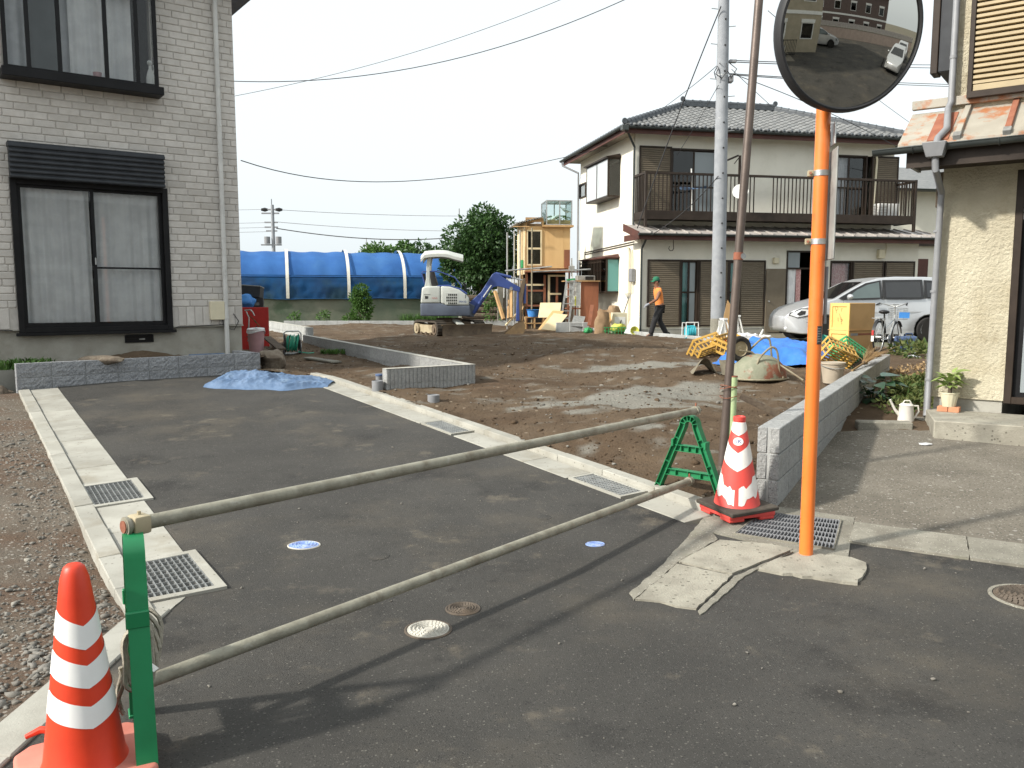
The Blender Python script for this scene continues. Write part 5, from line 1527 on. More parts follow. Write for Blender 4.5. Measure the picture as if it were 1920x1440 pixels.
shutter(xa[0],xa[1],z0,z1,0)
window3(xa[1],xa[2],z0,z1,.02,[(m_glass,m_curtt),(m_glassf,None)],'ground floor window with teal curtain',rail=fx(1290,548)[1])
shutter(xa[2],xa[3],z0,z1,0)
window3(xa[3],xa[4],z0,z1,.02,[(m_glass,m_curtt)],None,rail=fx(1290,548)[1])
shutter(xa[4],xa[5],z0,z1,0)
zb_=lowB
xb=[lowB[0],fx(1596,540)[0],fx(1654,540)[0],lowB[1]]
window3(xb[0],xb[1],lowB[2],lowB[3],.02,[(m_glass,m_curtp)],'ground floor window with a pale pink curtain')
shutter(xb[1],xb[2],lowB[2],lowB[3],0);shutter(xb[2]+.05,xb[3],lowB[2],lowB[3],0)
D=bpy.data.objects.new('door',None);COL.objects.link(D);D.parent=H3
mb=MB();frame_bars(mb,doorx0,doorx1,HZ+.1,doorz1,.05,-.02,.10);tz=fx(1490,503)[1];mb.box(doorx0+.05,doorx1-.05,-.02,.1,tz-.03,tz+.02);mb.build('frame',m_dbrown,D,smooth=0)
MB().box(doorx0+.05,doorx0+.48,.03,.036,tz+.02,doorz1-.05).build('transom_pane',m_glassf,D)
l0,l1=fx(1435,560,-.05)[0],fx(1471,560,-.05)[0]
lf=MB().box(l0,l1,-.085,-.045,fx(1450,623)[1],fx(1450,504)[1]).build('door_leaf',m_shut,D,bevel=.004)
MB().cyl((l0+.09,-.085,fx(1440,565)[1]),(l0+.09,-.13,fx(1440,565)[1]),.025,n=10).build('knob',m_galv,lf)
curtain(doorx0+.06,fx(1492,560)[0],fx(1480,570)[1],tz-.02,.05,.02,.17,2).build('curtain',m_curt,D,smooth=180,fix=False)
curtain(fx(1492,560)[0],fx(1501,560)[0],fx(1480,566)[1],tz-.02,.06,.03,.13,7).build('curtain',m_curtp,D,smooth=180,fix=False)
MB().box(doorx0-.1,doorx1+.5,-.9,-.02,.2,HZ+.13).build('doorstep',m_concold,D,bevel=.01)
z0,z1=upA[2],upA[3]
xu=[upA[0],fx(1258,330,UF)[0],fx(1306,330,UF)[0],upA[1]]
shutter(xu[0],xu[1],z0,z1+.03,UF)
window3(xu[1],xu[3],z0,z1,UF+.02,[(m_glassd,None),(m_glassf,m_curtg)],'upper window behind the balcony, its panes dark and pale',rail=fx(1280,350,UF)[1])
xu=[upB[0],fx(1625,330,UF)[0],fx(1633,330,UF)[0],upB[1]]
window3(xu[0],xu[1],z0,z1,UF+.02,[(m_glass,m_curtg),(m_glassd,None)],'upper window at the right end of the balcony',rail=fx(1590,352,UF)[1])
shutter(xu[2],xu[3],z0,z1,UF)
px_=fx(1640,330,UF-.06)[0]
mb=MB();mb.tube([(px_,UF,fx(1640,287,UF)[1]),(px_-.01,UF-.07,fx(1640,287,UF)[1]+.02),(px_+.05,UF-.08,fx(1640,300,UF)[1]),(px_,UF-.06,4.3)],.035,8);mb.build('vent_pipe',m_cream,H3)
def bay(hole,dep,lab,roofm,grille=False,panes=(m_glassf,m_glasst)):
 y0,y1,z0,z1=hole
 e=bpy.data.objects.new('bay_window',None);COL.objects.link(e);e.parent=H3;e['label']=lab
 x0=-dep
 mb=MB();mb.box(x0,0,y0,y1,z0-.06,z0);mb.box(x0,0,y0,y1,z1,z1+.04)
 for(x,y)in((x0,y0),(x0,y1-.05),(x0,(y0+y1)/2-.025)):mb.box(x,x+.05,y,y+.05,z0,z1)
 mb.build('frame',m_dbrown,e,smooth=0)
 MB().box(x0-.08,-.0,y0-.08,y1+.08,z1+.04,z1+.075).build('hood',roofm,e,smooth=0)
 mb=MB();mb.add([(x0-.09,y0-.09,z1+.075),(-.002,y0-.09,z1+.075),(-.002,y1+.09,z1+.075),(x0-.09,y1+.09,z1+.075),(-.002,y0+.05,z1+.19),(-.002,y1-.05,z1+.19)],[(0,1,4),(0,4,5,3),(3,5,2),(1,2,5,4)]);mb.build('hood',roofm,e,smooth=0)
 MB().box(x0+.05,-.0,y0+.008,y0+.014,z0,z1).build('pane',panes[1],e)
 ym=(y0+y1)/2
 MB().box(x0+.01,x0+.016,y0+.05,ym-.025,z0,z1).build('pane',panes[0],e)
 MB().box(x0+.01,x0+.016,ym+.025,y1-.05,z0,z1).build('pane',panes[0],e)
 if grille:
  g=bpy.data.objects.new('grille',None)
  q=MB();q.box(x0-.10,x0-.08,0,.028,z0-.08,z1+.02);me=q.mesh('grille_bar',smooth=0);me.materials.append(m_dbrown)
  n=16
  for i in range(n):put(me,'grille_bar',None,e,loc=(0,y0+.28+(y1-y0-.3)*i/(n-1),0))
  mb=MB()
  for z in(z0-.02,z1-.06):mb.box(x0-.08,x0-.06,y0+.25,y1+.03,z-.02,z+.02);mb.box(x0-.08,x0,y0+.25,y0+.28,z-.02,z+.02)
  mb.build('grille_rail',m_dbrown,e,smooth=0)
 return e
bay(bay_up,.42,'upper bay window with pale panes',m_dbrown,False,(m_glasspale,m_glassd))
bay(bay_lo,.42,'lower bay window behind a brown bar grille',m_fascia,True,(m_glassd,m_glasst))
for hl in(sm_w,lo_w):
 mb=MB();y0,y1,z0,z1=hl
 e=bpy.data.objects.new('window',None);COL.objects.link(e);e.parent=H3
 mb.box(-.04,.1,y0,y0+.045,z0,z1).box(-.04,.1,y1-.045,y1,z0,z1).box(-.04,.1,y0+.045,y1-.045,z0,z0+.045).box(-.04,.1,y0+.045,y1-.045,z1-.045,z1);mb.build('frame',m_dbrown,e,smooth=0)
 MB().box(.02,.026,y0+.03,y1-.03,z0+.03,z1-.03).build('pane',m_glassf,e)
 MB().box(.3,.31,y0-.3,y1+.3,z0-.3,z1+.3).build('backing',m_dark,e)
for hl in(bay_lo,bay_up):MB().box(.5,.51,hl[0]-.4,hl[1]+.4,hl[2]-.4,hl[3]+.4).build('room_back',m_dark,H3)
mb=MB()
for k in(0,.07):mb.tube([(-.02,fs_(1095,475)[0]-.1,fs_(1095,474)[1]-k),(-.02,fs_(1190,455)[0],fs_(1190,453)[1]-k)],.014,5)
mb.build('conduit',m_dbrown,H3)
c=fs_(1087,477);MB().box(-.08,0,c[0]-.08,c[0]+.08,c[1]-.22,c[1]+.12).build('switch_box',m_white,H3)
mb=MB();yq=fs_(1183,500)[0];zq=fs_(1183,472)[1]
mb.tube([(-.06,yq,.5),(-.06,yq,zq),(-.09,yq+.05,zq+.12),(-.02,yq+.12,zq+.1)],.03,6)
mb.tube([(-.06,yq-.25,1.6),(-.06,yq-.25,LZ-.5)],.02,6);mb.build('vent_pipe',m_cream,H3)
MB().box(-.16,-.01,yq-.45,yq-.2,1.95,2.35).build('meter',m_gpipe,H3,bevel=.02)
c=fx(1455,488,-.06);mb=MB();mb.box(c[0]-.09,c[0]+.09,-.12,-.002,c[1]-.10,c[1]+.08);mb.build('porch_lamp',m_cream,H3,bevel=.02)
c=fx(1652,476,-.06);MB().box(c[0]-.12,c[0]+.1,-.14,-.002,c[1]-.14,c[1]+.14).build('meter_box',m_cream,H3,bevel=.01)
mb=MB();mb.tube([(c[0]+.15,-.05,c[1]-.1),(c[0]+.2,-.05,c[1]+.2),(c[0]+.18,-.02,LZ-.2)],.015,5);mb.build('cable',m_cream,H3)
c=fx(1263,440,-.3);mb=MB();mb.tube([(c[0],-.3,LZ-.15),(c[0],-.3,c[1]-.32),*[(c[0]-.07+.08*math.cos(a),-.3,c[1]-.40+.08*math.sin(a))for a in[0,-1,-2,-3,-4]]],.011,5);mb.build('hook',m_dbrown,H3)
MB().box(fx(1522,470)[0],fx(1549,470)[0],-.04,-.005,HZ+.2,fx(1540,487)[1]).build('post_board',m_found,H3)
# --- balcony
B=bpy.data.objects.new('balcony',None);COL.objects.link(B);B.parent=H3
by=-.22;bx0=fx(1209,360,by)[0];bx1=fx(1718,380,by)[0]
bt=fx(1300,324,by)[1];bb=fx(1300,397,by)[1];bf=fx(1300,411,by)[1]
mb=MB();mb.box(bx0,bx1,by-.02,by+.05,bt-.07,bt);mb.box(bx0,bx0+.06,by+.05,UF,bt-.07,bt);mb.box(bx1-.06,bx1,by+.05,UF,bt-.07,bt);mb.build('top_rail',m_dbrown,B,bevel=.006)
mb=MB();mb.box(bx0,bx1,by-.02,by+.05,bf-.02,bb+.02);mb.box(bx0,bx0+.06,by+.05,UF,bf,bb);mb.box(bx1-.06,bx1,by+.05,UF,bf,bb);mb.build('fascia_beam',m_dbrown,B,bevel=.006)
MB().box(bx0+.06,bx1-.06,by+.05,UF-.01,bf+.02,bf+.07).build('deck',m_dbrown,B)
posts=[bx0,(fx(1385,360,by)[0]),fx(1565,360,by)[0],bx1-.08]
for x in posts:MB().box(x,x+.08,by-.025,by+.055,bf-.25,bt+.01).build('post',m_dbrown,B,bevel=.006)
q=MB();q.box(0,.026,by,by+.028,bb+.018,bt-.068);me=q.mesh('baluster',smooth=0);me.materials.append(m_dbrown)
x=bx0+.17
while x<bx1-.1:
 if not any(abs(x-p-.03)<.07 for p in posts)and not(fx(1417,360,by)[0]<x<fx(1447,360,by)[0]):put(me,'baluster',None,B,loc=(x,0,0))
 x+=.128
q=MB();q.box(0,.028,0,.026,bb+.002,bt-.072);me=q.mesh('baluster',smooth=0);me.materials.append(m_dbrown)
for xx in(bx0+.015,bx1-.045):
 for i in range(6):put(me,'baluster',None,B,loc=(xx,by+.17+i*.125,0))
def on3(x,y,z):return FH_.o+FH_.ex*x+FH_.ey*y+Vector((0,0,z))
dk=bf+.07
c=fx(1660,388,.25);t=thing('air_conditioner','white outdoor air conditioner unit on the balcony deck','air conditioner',on3(fx(1662,388,.25)[0],.25,dk),FH_.a)
MB().box(-.38,.38,-.14,.14,.05,.58).build('case',m_white,t,bevel=.015)
mb=MB()
for i in range(9):mb.box(-.385,-.381,-.12,.12,.09+i*.05,.11+i*.05);mb.box(-.37,-.05,-.147,-.141,.09+i*.05,.105+i*.05)
mb.build('grille',m_sign,t)
for s in(-.28,.28):MB().box(s-.03,s+.03,-.15,.15,0,.05).build('foot',m_white,t)
a=fx(1297,345,.3);t=thing('broom','white broom stick standing on the balcony','broom',on3(a[0],.3,dk),FH_.a)
zz=fx(1295,316,.3)[1]-dk
MB().cyl((.03,0,.0),(-.02,0,zz),.022,n=8).build('handle',m_white,t)
t=thing('folded_cloth','blue cloth tied to the stick on the balcony','cloth',on3(a[0]+.02,.27,fx(1297,355,.3)[1]),FH_.a)
def fn(p,q):return(-.45+.9*p,.03*math.sin(9*p+2*q),.02+.06*(q-.5)*(1+.5*math.sin(7*p))+.08*(p-.5)*(p-.2)*2)
MB().grid(fn,16,3).build('cloth',m_tarpold,t,smooth=180,fix=False)
a=fx(1269,390,.2);t=thing('basket','white plastic basket on the balcony deck','basket',on3(a[0],.2,dk),FH_.a)
mb=MB();mb.box(-.17,.17,-.12,.12,0,.02);mb.box(-.18,.18,-.13,-.115,.17,.2).box(-.18,.18,.115,.13,.17,.2)
for i in range(8):mb.box(-.17+i*.046,-.155+i*.046,-.125,-.118,.02,.17)
mb.box(-.18,.18,-.127,-.12,.08,.1);mb.build('basket',m_white,t)
a=fx(1386,356,by-.08);t=thing('satellite_dish','white satellite dish on the balcony rail, half behind the brown pole','satellite dish',on3(a[0]+.03,by-.10,a[1]-.06),FH_.a)
dn=Vector((-.45,-.85,.35)).normalized();dM=dn.to_track_quat('Z','Y').to_matrix()
MB().lathe([(0,0),(.1,.006),(.2,.025),(.235,.035),(.235,.028),(.1,-.006),(0,-.01)],28,(0,0,.0),dM).build('reflector',m_white,t)
MB().tube([dM@Vector((0,-.2,.02)),dM@Vector((0,-.12,.2)),dM@Vector((0,0,.26))],.012,6).build('feed_arm',m_sign,t)
MB().tube([(0,.02,0),(0,.10,-.05),(0,.12,.1)],.02,6).build('mount',m_sign,t)
for u,v in((1387,292),(1563,287)):
 a=fx(u,v,-.1);t=thing('laundry_arm','dark laundry pole bracket on the upper wall, %s'%('beside the satellite dish' if u<1500 else 'above the right-hand balcony window'),'bracket',on3(a[0],-.12,dk),FH_.a,'laundry pole brackets')
 zz=a[1]-dk
 MB().box(-.03,.03,-.03,.03,0,zz).build('upright',m_dbrown,t)
 MB().beam((-.06,-.0,zz-.0),(.06,UF+.1,zz+.05)if u>1500 else(-.75,-.3,zz-.28),.04,.05).build('arm',m_dbrown,t)
 MB().beam((-.2,-.03,zz-.25),(.02,0,zz),.02,.02).build('stay',m_dbrown,t)
MBx=None
NH_=thing('neighbour_house','pale cream house with grey roof seen past the end of the balcony','house',A(1712,600,33)*1.0,R(12))
NH_.location.z=.35
MB().box(-1.2,7,0,6,0,5.2).build('wall',m_stuccofar,NH_,smooth=0)
mb=MB();mb.add([(-1.9,-.7,5.2),(7.7,-.7,5.2),(7.7,6.7,5.2),(-1.9,6.7,5.2),(1.2,3,6.6),(4.5,3,6.6)],[(3,2,1,0),(0,1,5,4),(1,2,5),(2,3,4,5),(3,0,4)]);mb.build('roof',m_tile,NH_,smooth=0)
gutter_run((-1.9,-.78,5.2),(7.7,-.78,5.2),.07,m_dgutter,NH_)
MB().box(-1.0,-.8,-.05,0,0,3.1).build('corner_post',m_dbrown,NH_);MB().box(-1.3,1.5,-.25,0,3.1,3.25).build('belt',m_dbrown,NH_)
MB().box(-.5,.5,-.06,.0,1.0,2.6).build('shutter_box',m_fascia,NH_)
# ---- foliage helper
def leaf_cloud(name,centers,n,size,m,par,seed=0,label=None,kind=None,droop=.2,aspect=.5,fold=.25):
 """thousands of single folded leaves spread through overlapping clumps; centers: (c, rx, ry, rz, weight)"""
 rg=np.random.RandomState(seed)
 w=np.array([c[4]for c in centers],float);w/=w.sum()
 idx=rg.choice(len(centers),n,p=w)
 C=np.array([tuple(c[0])for c in centers])[idx];Rr=np.array([c[1:4]for c in centers])[idx]
 d=rg.normal(size=(n,3));d/=np.linalg.norm(d,axis=1)[:,None]
 r=.55+.5*rg.rand(n)**.6
 r*=1+.25*(rg.rand(n)-.5)
 P=C+d*Rr*r[:,None]
 out=d+rg.normal(size=(n,3))*.55;out[:,2]-=droop*rg.rand(n)
 out/=np.linalg.norm(out,axis=1)[:,None]
 side=np.cross(out,rg.normal(size=(n,3)));side/=np.linalg.norm(side,axis=1)[:,None]+1e-9
 nr=np.cross(side,out)
 s=size*(.6+.8*rg.rand(n))[:,None]
 a=P;tip=P+out*s*2
 m1=P+out*s*.9+side*s*aspect+nr*s*fold;m2=P+out*s*.9-side*s*aspect+nr*s*fold;mid=P+out*s*1.0
 V=np.stack([a,m1,tip,m2],1).reshape(-1,3)
 k=np.arange(n)[:,None]*4
 Fc=np.concatenate([k+np.array([[0,1,2]]),k+np.array([[0,2,3]])])
 o=npmesh(name,V,[Fc],m,par,kind=kind)
 if label:o['label']=label
 return o
def tree(label,base,trunk_h,trunk_r,crown,n,size,m,seed=0,group=None,name='tree'):
 t=thing(name,label,'tree',base,0,group)
 rr=random.Random(seed)
 mb=MB();mb.tube([(0,0,-.1),(.02,0,trunk_h*.5),(-.03,.03,trunk_h),(0,0,trunk_h*1.7)],[trunk_r*1.25,trunk_r,trunk_r*.85,trunk_r*.4],10)
 mb.build('trunk',m_bark,t)
 mb=MB()
 for c in crown[:9]:
  e_=Vector(c[0]);s_=Vector((0,0,trunk_h*(.9+.4*rr.random())))
  mb.tube([s_,(s_+e_)/2+Vector((rr.uniform(-.1,.1),rr.uniform(-.1,.1),.1)),e_],[trunk_r*.5,trunk_r*.3,trunk_r*.1],6)
 mb.build('limbs',m_bark,t,kind='stuff')
 if crown:leaf_cloud('crown',crown,n,size,m,t,seed)
 return t
def clumps(c,rad,k,r,seed,zmin=-1):
 rr=random.Random(seed);o=[(c,rad[0]*.72,rad[1]*.72,rad[2]*.78,k*.5)]
 while len(o)<k:
  d=Vector((rr.gauss(0,1),rr.gauss(0,1),rr.gauss(0,1))).normalized()
  if d.z<zmin:continue
  q=.80+.22*rr.random();s=r*(.6+.8*rr.random())
  o.append(((c[0]+d.x*rad[0]*q,c[1]+d.y*rad[1]*q,c[2]+d.z*rad[2]*q),s,s,s*.9,1))
 return o
TB=Vector((A(903,600,34).x,34,.37))
cz=A(0,468,34).z-.37
tr=tree('large round dark evergreen tree behind the excavator',TB,1.7,.16,[],10,.05,m_leafd,3)
for ch in list(tr.children):
 if ch.name.startswith(('crown','limbs')):bpy.data.objects.remove(ch)
cr=clumps((-.0,0,cz-.05),(1.40,1.4,1.35),46,.42,5)+[((.1,0,cz+1.25),.5,.5,.55,2),((-.15,0,cz+.9),.8,.8,.6,2),((-1.2,0,cz-.8),.5,.5,.4,1.2),((1.2,.2,cz-.6),.5,.5,.5,1.2)]
leaf_cloud('crown',cr,17000,.085,m_leafd,tr,8)
mb=MB()
for c in cr[1:14]:mb.tube([(0,0,1.4),(c[0][0]*.5,c[0][1]*.5,(1.6+c[0][2])/2+.2),c[0]],[.07,.045,.015],6)
mb.build('limbs',m_bark,tr,kind='stuff')
for i,(u,v,w,h,lab)in enumerate(((735,472,1.5,.62,'bushy green tree top rising above the blue netting, left one'),(792,476,1.6,.55,'lower green tree top above the blue netting next to the excavator canopy'),(703,478,.8,.38,'small spiky green tree top at the left end of the trees above the netting'))):
 p=A(u,600,52);p.z=.35;zc=A(u,v,52).z-.35
 c_=clumps((0,0,zc-.3),(w,w,h),14,.5,20+i)+[((0,0,zc*.6),w*.8,w*.8,zc*.3,4)]
 tree(lab,p,zc*.55,.14,c_,3200,.12,m_leafm if i!=1 else m_leafd,30+i,'trees beyond the netting')
 # ---- greenhouse tunnel under blue netting
gax=Vector((.963,.27,0));gin=Vector((-.27,.963,0))
p0=A(640,600,35.6)
GO=Vector((p0.x,p0.y,.35))-gax*6.5
TG=thing('net_tunnel','long arched greenhouse tunnel covered in blue netting with pale straps','greenhouse',GO,math.atan2(gax.y,gax.x))
gw=4.4;gh=A(640,473,37.3).z-.35;gl=GO+gax*0
def gend(u):
 a,b=ray(u,500);d=Vector((a,1,0));det=-gax.x*d.y+gax.y*d.x
 k=(-gax.x*GO.y+gax.y*GO.x)/det;return(d*k-GO).dot(gax)
L1=gend(848)+.25;zsp=A(0,560,35.6).z-.35;zmid=A(0,520,35.4).z-.35
def arch(a):
 if a<.2:return(-.02+.0*a,gh*.52*(a/.2))
 k=(a-.2)/.8*PI
 return(gw/2-gw/2*math.cos(k)*1.0,gh*.52+gh*.48*math.sin(k))
def gp(x,a,off=0):
 y,z=arch(a)
 y2,z2=arch(min(a+.01,1));y1,z1=arch(max(a-.01,0))
 d=Vector((y2-y1,z2-z1)).normalized()
 return Vector((x,y-d.y*off,z+d.x*off))
def arch_at(z):
 lo,hi=0,.5
 for _ in range(30):
  m_=(lo+hi)/2
  if arch(m_)[1]<z:lo=m_
  else:hi=m_
 return lo
as_,am_=arch_at(zsp),arch_at(zmid)
from mathutils import noise as mno
def netsurf(a0,a1,off,amp):
 def fn(p,q):
  x=L1*p;a=a0+(a1-a0)*q
  sag=amp*(mno.noise(Vector((x*.9,a*9,3)))+.5*mno.noise(Vector((x*3.1,a*14,5))))+.02*math.sin(x*2*PI/1.05)
  if a1>.9:sag-=.02*abs(math.sin(x*PI/2.1))
  return gp(x,a,off+sag)
 return MB().grid(fn,120,22)
netsurf(am_,1,.03,.02).build('net_cover',m_bluenet,TG,smooth=180,fix=False)
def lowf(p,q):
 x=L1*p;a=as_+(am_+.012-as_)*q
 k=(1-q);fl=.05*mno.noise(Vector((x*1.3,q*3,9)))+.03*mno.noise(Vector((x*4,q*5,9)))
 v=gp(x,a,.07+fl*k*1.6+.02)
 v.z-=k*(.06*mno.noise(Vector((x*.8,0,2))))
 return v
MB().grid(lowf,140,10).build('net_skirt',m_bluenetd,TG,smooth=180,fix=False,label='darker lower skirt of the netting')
MB().tube([gp(L1*i/20,am_,.10)for i in range(21)],.02,5).build('edge_rope',m_bluenet,TG)
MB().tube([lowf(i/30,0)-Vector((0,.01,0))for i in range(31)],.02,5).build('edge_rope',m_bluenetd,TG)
def filmf(p,q):
 x=L1*p;a=as_*1.3*q
 return gp(x,a,.0+.03*mno.noise(Vector((x*1.5,a*30,4))))
MB().grid(filmf,80,8).build('film_wall',m_film,TG,smooth=180,fix=False)
q=MB();n=16;vs=[gp(L1,i/n)for i in range(n+1)];q.add(vs,[tuple(range(n+1))]);q.build('end_wall',m_film,TG,fix=False)
for u in(538,653,758,848):
 x=gend(u)-.0;x=min(x,L1-.06)
 w=.13
 def sf(p,q):return gp(x+w*(q-.5),.13+.6*p,.13)
 MB().shell(sf,30,1,.004,(0,-1,0)).build('strap',m_strap,TG,smooth=60,fix=False)
for i in range(9):
 x=.3+i*(L1-.4)/8
 MB().tube([gp(x,.0+k/20,-.06)for k in range(21)],.015,5).build('hoop',m_galv,TG)
def plant(name,label,p,cl,n,size,m,seed,cat='plant',stem=.02,group=None,part='leaves'):
 t=thing(name,label,cat,p,0,group)
 leaf_cloud(part,cl,n,size,m,t,seed)
 zt=max(c[0][2]for c in cl)
 mb=MB();rr=random.Random(seed)
 for c in cl[:6]:mb.tube([(rr.uniform(-.03,.03),0,-.05),(c[0][0]*.5,c[0][1]*.5,c[0][2]*.6),c[0]],[stem,stem*.7,stem*.3],5)
 mb.build('stems',m_bark,t,kind='stuff')
 return t
p=A(676,600,33.6);p.z=.37
H_=A(0,536,33.6).z-.37
plant('vine_bush','tall leafy green vine bush in front of the blue netting',p,[((0,0,H_*.3),.38,.35,H_*.3,3),((.05,0,H_*.62),.36,.3,H_*.25,3),((.05,0,H_*.88),.28,.25,.22,1.5),((-.35,-.05,H_*.12),.35,.3,.18,1.2),((.25,0,H_*.45),.25,.25,.3,1),((-.2,0,H_*.7),.22,.2,.2,.8)],2600,.055,m_leafm,41,'bush')
for i,(u,v,s)in enumerate(((552,592,.5),(606,592,.55))):
 p=A(u,603,33.4);p.z=.4
 plant('weed_plant',['small dark weed under the netting, nearer the grey wall end','small leafy weed under the netting, left of the vine bush'][i],p,[((0,0,.22),.22*s*2,.2,.18,1),((.1,0,.35),.15,.12,.14,.6)],160,.05,m_leafm,50+i)
def blades(name,label,p,spread,n,h,m,seed,kind=None):
 rg=np.random.RandomState(seed);Vs=[];Fs=[]
 X=(rg.rand(n)-.5)*spread[0];Y=(rg.rand(n)-.5)*spread[1]
 a=rg.rand(n)*6.28;L=h*(.5+.7*rg.rand(n));b=.25+.5*rg.rand(n)
 w=.006+.008*rg.rand(n)
 dx,dy=np.cos(a),np.sin(a)
 B=np.stack([X,Y,np.zeros(n)],1);S_=np.stack([-dy*w,dx*w,np.zeros(n)],1)
 M_=B+np.stack([dx*L*b*.4,dy*L*b*.4,L*.62],1);T=B+np.stack([dx*L*b,dy*L*b,L*(.95-.4*b)],1)
 V=np.stack([B-S_,B+S_,M_+S_*.8,M_-S_*.8,T],1).reshape(-1,3);k=np.arange(n)[:,None]*5
 o=npmesh(name,V,[k+np.array([[0,1,2,3]]),k+np.array([[3,2,4]])],m,None,kind=kind)
 o.location=p;o['label']=label
 return o
p=A(800,604,32.4);p.z=.38
o=blades('grass_tuft','tuft of long green grass left of the excavator below the netting',p,(2.0,.5),700,.55,m_leafm,61);tag(o,o['label'],'grass')
p=A(905,560,37.5);t=thing('slat_fence','white vertical slat fence behind the tree trunk','fence',(p.x-.6,37.5,.35),R(4))
q=MB();q.box(0,.075,0,.02,1.05,2.55);me=q.mesh('slat',smooth=0);me.materials.append(m_white)
for i in range(38):put(me,'slat',None,t,loc=(i*.125,0,0))
MB().box(-.02,4.75,.021,.06,1.25,1.31).build('rail',m_sign,t);MB().box(-.02,4.75,.021,.06,2.3,2.36).build('rail',m_sign,t)
MB().box(-.02,4.75,.06,.1,0,1.05).build('base_wall',m_bark,t)
MB().box(-1.6,1.2,.2,.26,.3,1.45).build('backing_sheet',m_bluebin,t)
p=A(938,560,31.6)
for k in range(3):
 t=thing('concrete_post',['leftmost of three grey concrete posts behind the digger arm','middle one of three grey concrete posts behind the digger arm','rightmost of three grey concrete posts behind the digger arm'][k],'post',(p.x+k*.27,31.6+.1*k,.35),R(8),'concrete posts behind the digger arm')
 MB().box(-.11,.11,-.06,.06,0,1.75-.05*k).build('post',m_concold,t,bevel=.012)
t=thing('log_pile','dark pile of stacked logs behind the digger boom','log pile',(A(905,600,32.6).x,32.6,.37))
rr=random.Random(5)
for k in range(5):
 for i in range(5-k):
  y0=-.5+i*.27+k*.13
  MB().cyl((-.75+rr.uniform(-.1,.1),y0,.13+k*.23),(.75+rr.uniform(-.1,.1),y0,.13+k*.23),.125,.115,10).build('log',m_bark,t)
p=A(877,520,34.2)
plant('shrub','light green shrub seen through the excavator cab guard',(p.x,34.0,.37),[((0,0,1.3),.5,.3,.5,2),((.5,0,1.6),.3,.3,.3,1),((.2,0,.8),.6,.3,.5,1)],900,.06,m_leafm,71,'shrub')
p=A(928,566,30.6)
plant('shrub','small bright shrub under the digger boom',(p.x-.2,31,.37),[((0,0,1.0),.25,.2,.3,2),((.1,0,.5),.35,.2,.4,1)],420,.055,m_leafm,72,'shrub')
# ---- mini excavator
EX=G(852,628);EXB=Vector((EX.x-.10,23.9,soilz(EX.x,23.9)-.02))
t=thing('mini_excavator','white and blue mini excavator with a sun canopy on the back of the plot','excavator',EXB)
fa=R(-58)
fw=Vector((math.cos(fa),math.sin(fa),0));lw=Vector((-fw.y,fw.x,0))
UM=Matrix((fw,lw,Vector((0,0,1)))).transposed().to_4x4()
def U(mb):return mb.xf(UM)
def track_profile(k):
 pts=[];L=1.58;r=.225
 for i in range(9):a=PI/2+PI*i/8;pts.append((-L/2+r+r*math.cos(a),r+r*math.sin(a)))
 for i in range(9):a=-PI/2+PI*i/8;pts.append((L/2-r+r*math.cos(a),r+r*math.sin(a)))
 return pts
pr=track_profile(0)
def offs(pr,d):
 n=len(pr);o=[]
 for i in range(n):
  a,b=Vector((*pr[i-1],0)),Vector((*pr[(i+1)%n],0));w=(b-a).normalized();o.append((pr[i][0]-(-w.y)*d*-1*-1,pr[i][1]+(w.x)*d*-1*-1))
 return o
for sg in(-1,1):
 e=bpy.data.objects.new('track',None);COL.objects.link(e);e.parent=t
 y0,y1=sg*.62-.15,sg*.62+.15
 mb=MB();n=len(pr)
 cx=[(x,z)for x,z in pr];inn=[(x*.93,.225+(z-.225)*.84)for x,z in pr]
 vs=[(x,y0,z)for x,z in cx]+[(x,y1,z)for x,z in cx]+[(x,y0,z)for x,z in inn]+[(x,y1,z)for x,z in inn]
 fs=[]
 for i in range(n):
  j=(i+1)%n
  fs+=[(i,j,n+j,n+i),(2*n+j,2*n+i,3*n+i,3*n+j),(i,2*n+i,2*n+j,j),(n+j,3*n+j,3*n+i,n+i)]
 mb.add(vs,fs)
 per=[];tot=0
 for i in range(n):
  a,b=Vector((*cx[i],0)),Vector((*cx[(i+1)%n],0));L=(b-a).length;k=max(1,int(L/.09))
  for j in range(k):
   p=a+(b-a)*(j+.5)/k;d=(b-a).normalized();nn=Vector((d.y,-d.x,0))
   c=p+nn*.008
   mb.obox((c.x,sg*.62,c.y),(.035,.29,.03),Matrix.Rotation(-math.atan2(d.y,d.x),3,'Y'))
 U(mb).build('belt',m_track,e,smooth=30)
 mb=MB();mb.prism([(-.55,.10),(.55,.10),(.58,.20),(.50,.34),(-.5,.34),(-.58,.2)],sg*.62-.10,sg*.62+.10,'y');U(mb).build('track_frame',m_exy,e,bevel=.01)
 for x in(-.565,.565):
  mb=MB();mb.cyl((x,y0-.004,.225),(x,y1+.004,.225),.15,n=18);mb.cyl((x,y0-.03,.225),(x,y1+.03,.225),.07,n=14);U(mb).build('sprocket',m_exy if x<0 else m_exdirt,e)
 for i in range(3):
  mb=MB();mb.cyl((-.3+.3*i,y0+.01,.085),(-.3+.3*i,y1-.01,.085),.055,n=12);U(mb).build('roller',m_exdirt,e)
mb=MB();mb.box(-.45,.45,-.47,.47,.24,.42).box(-.3,.3,-.62,.62,.26,.36);U(mb).build('chassis',m_exdirt,t,bevel=.01)
mb=MB();mb.cyl((0,0,.40),(0,0,.52),.36,n=28);U(mb).build('slew_ring',m_exdirt,t)
BL_=bpy.data.objects.new('dozer_blade',None);COL.objects.link(BL_);BL_.parent=t
def bf_(p,q):
 z=-.0+.37*q;return(1.10+.05*math.cos(PI*(q-.5)*1.0)*-1+.05,-.78+1.56*p,z)
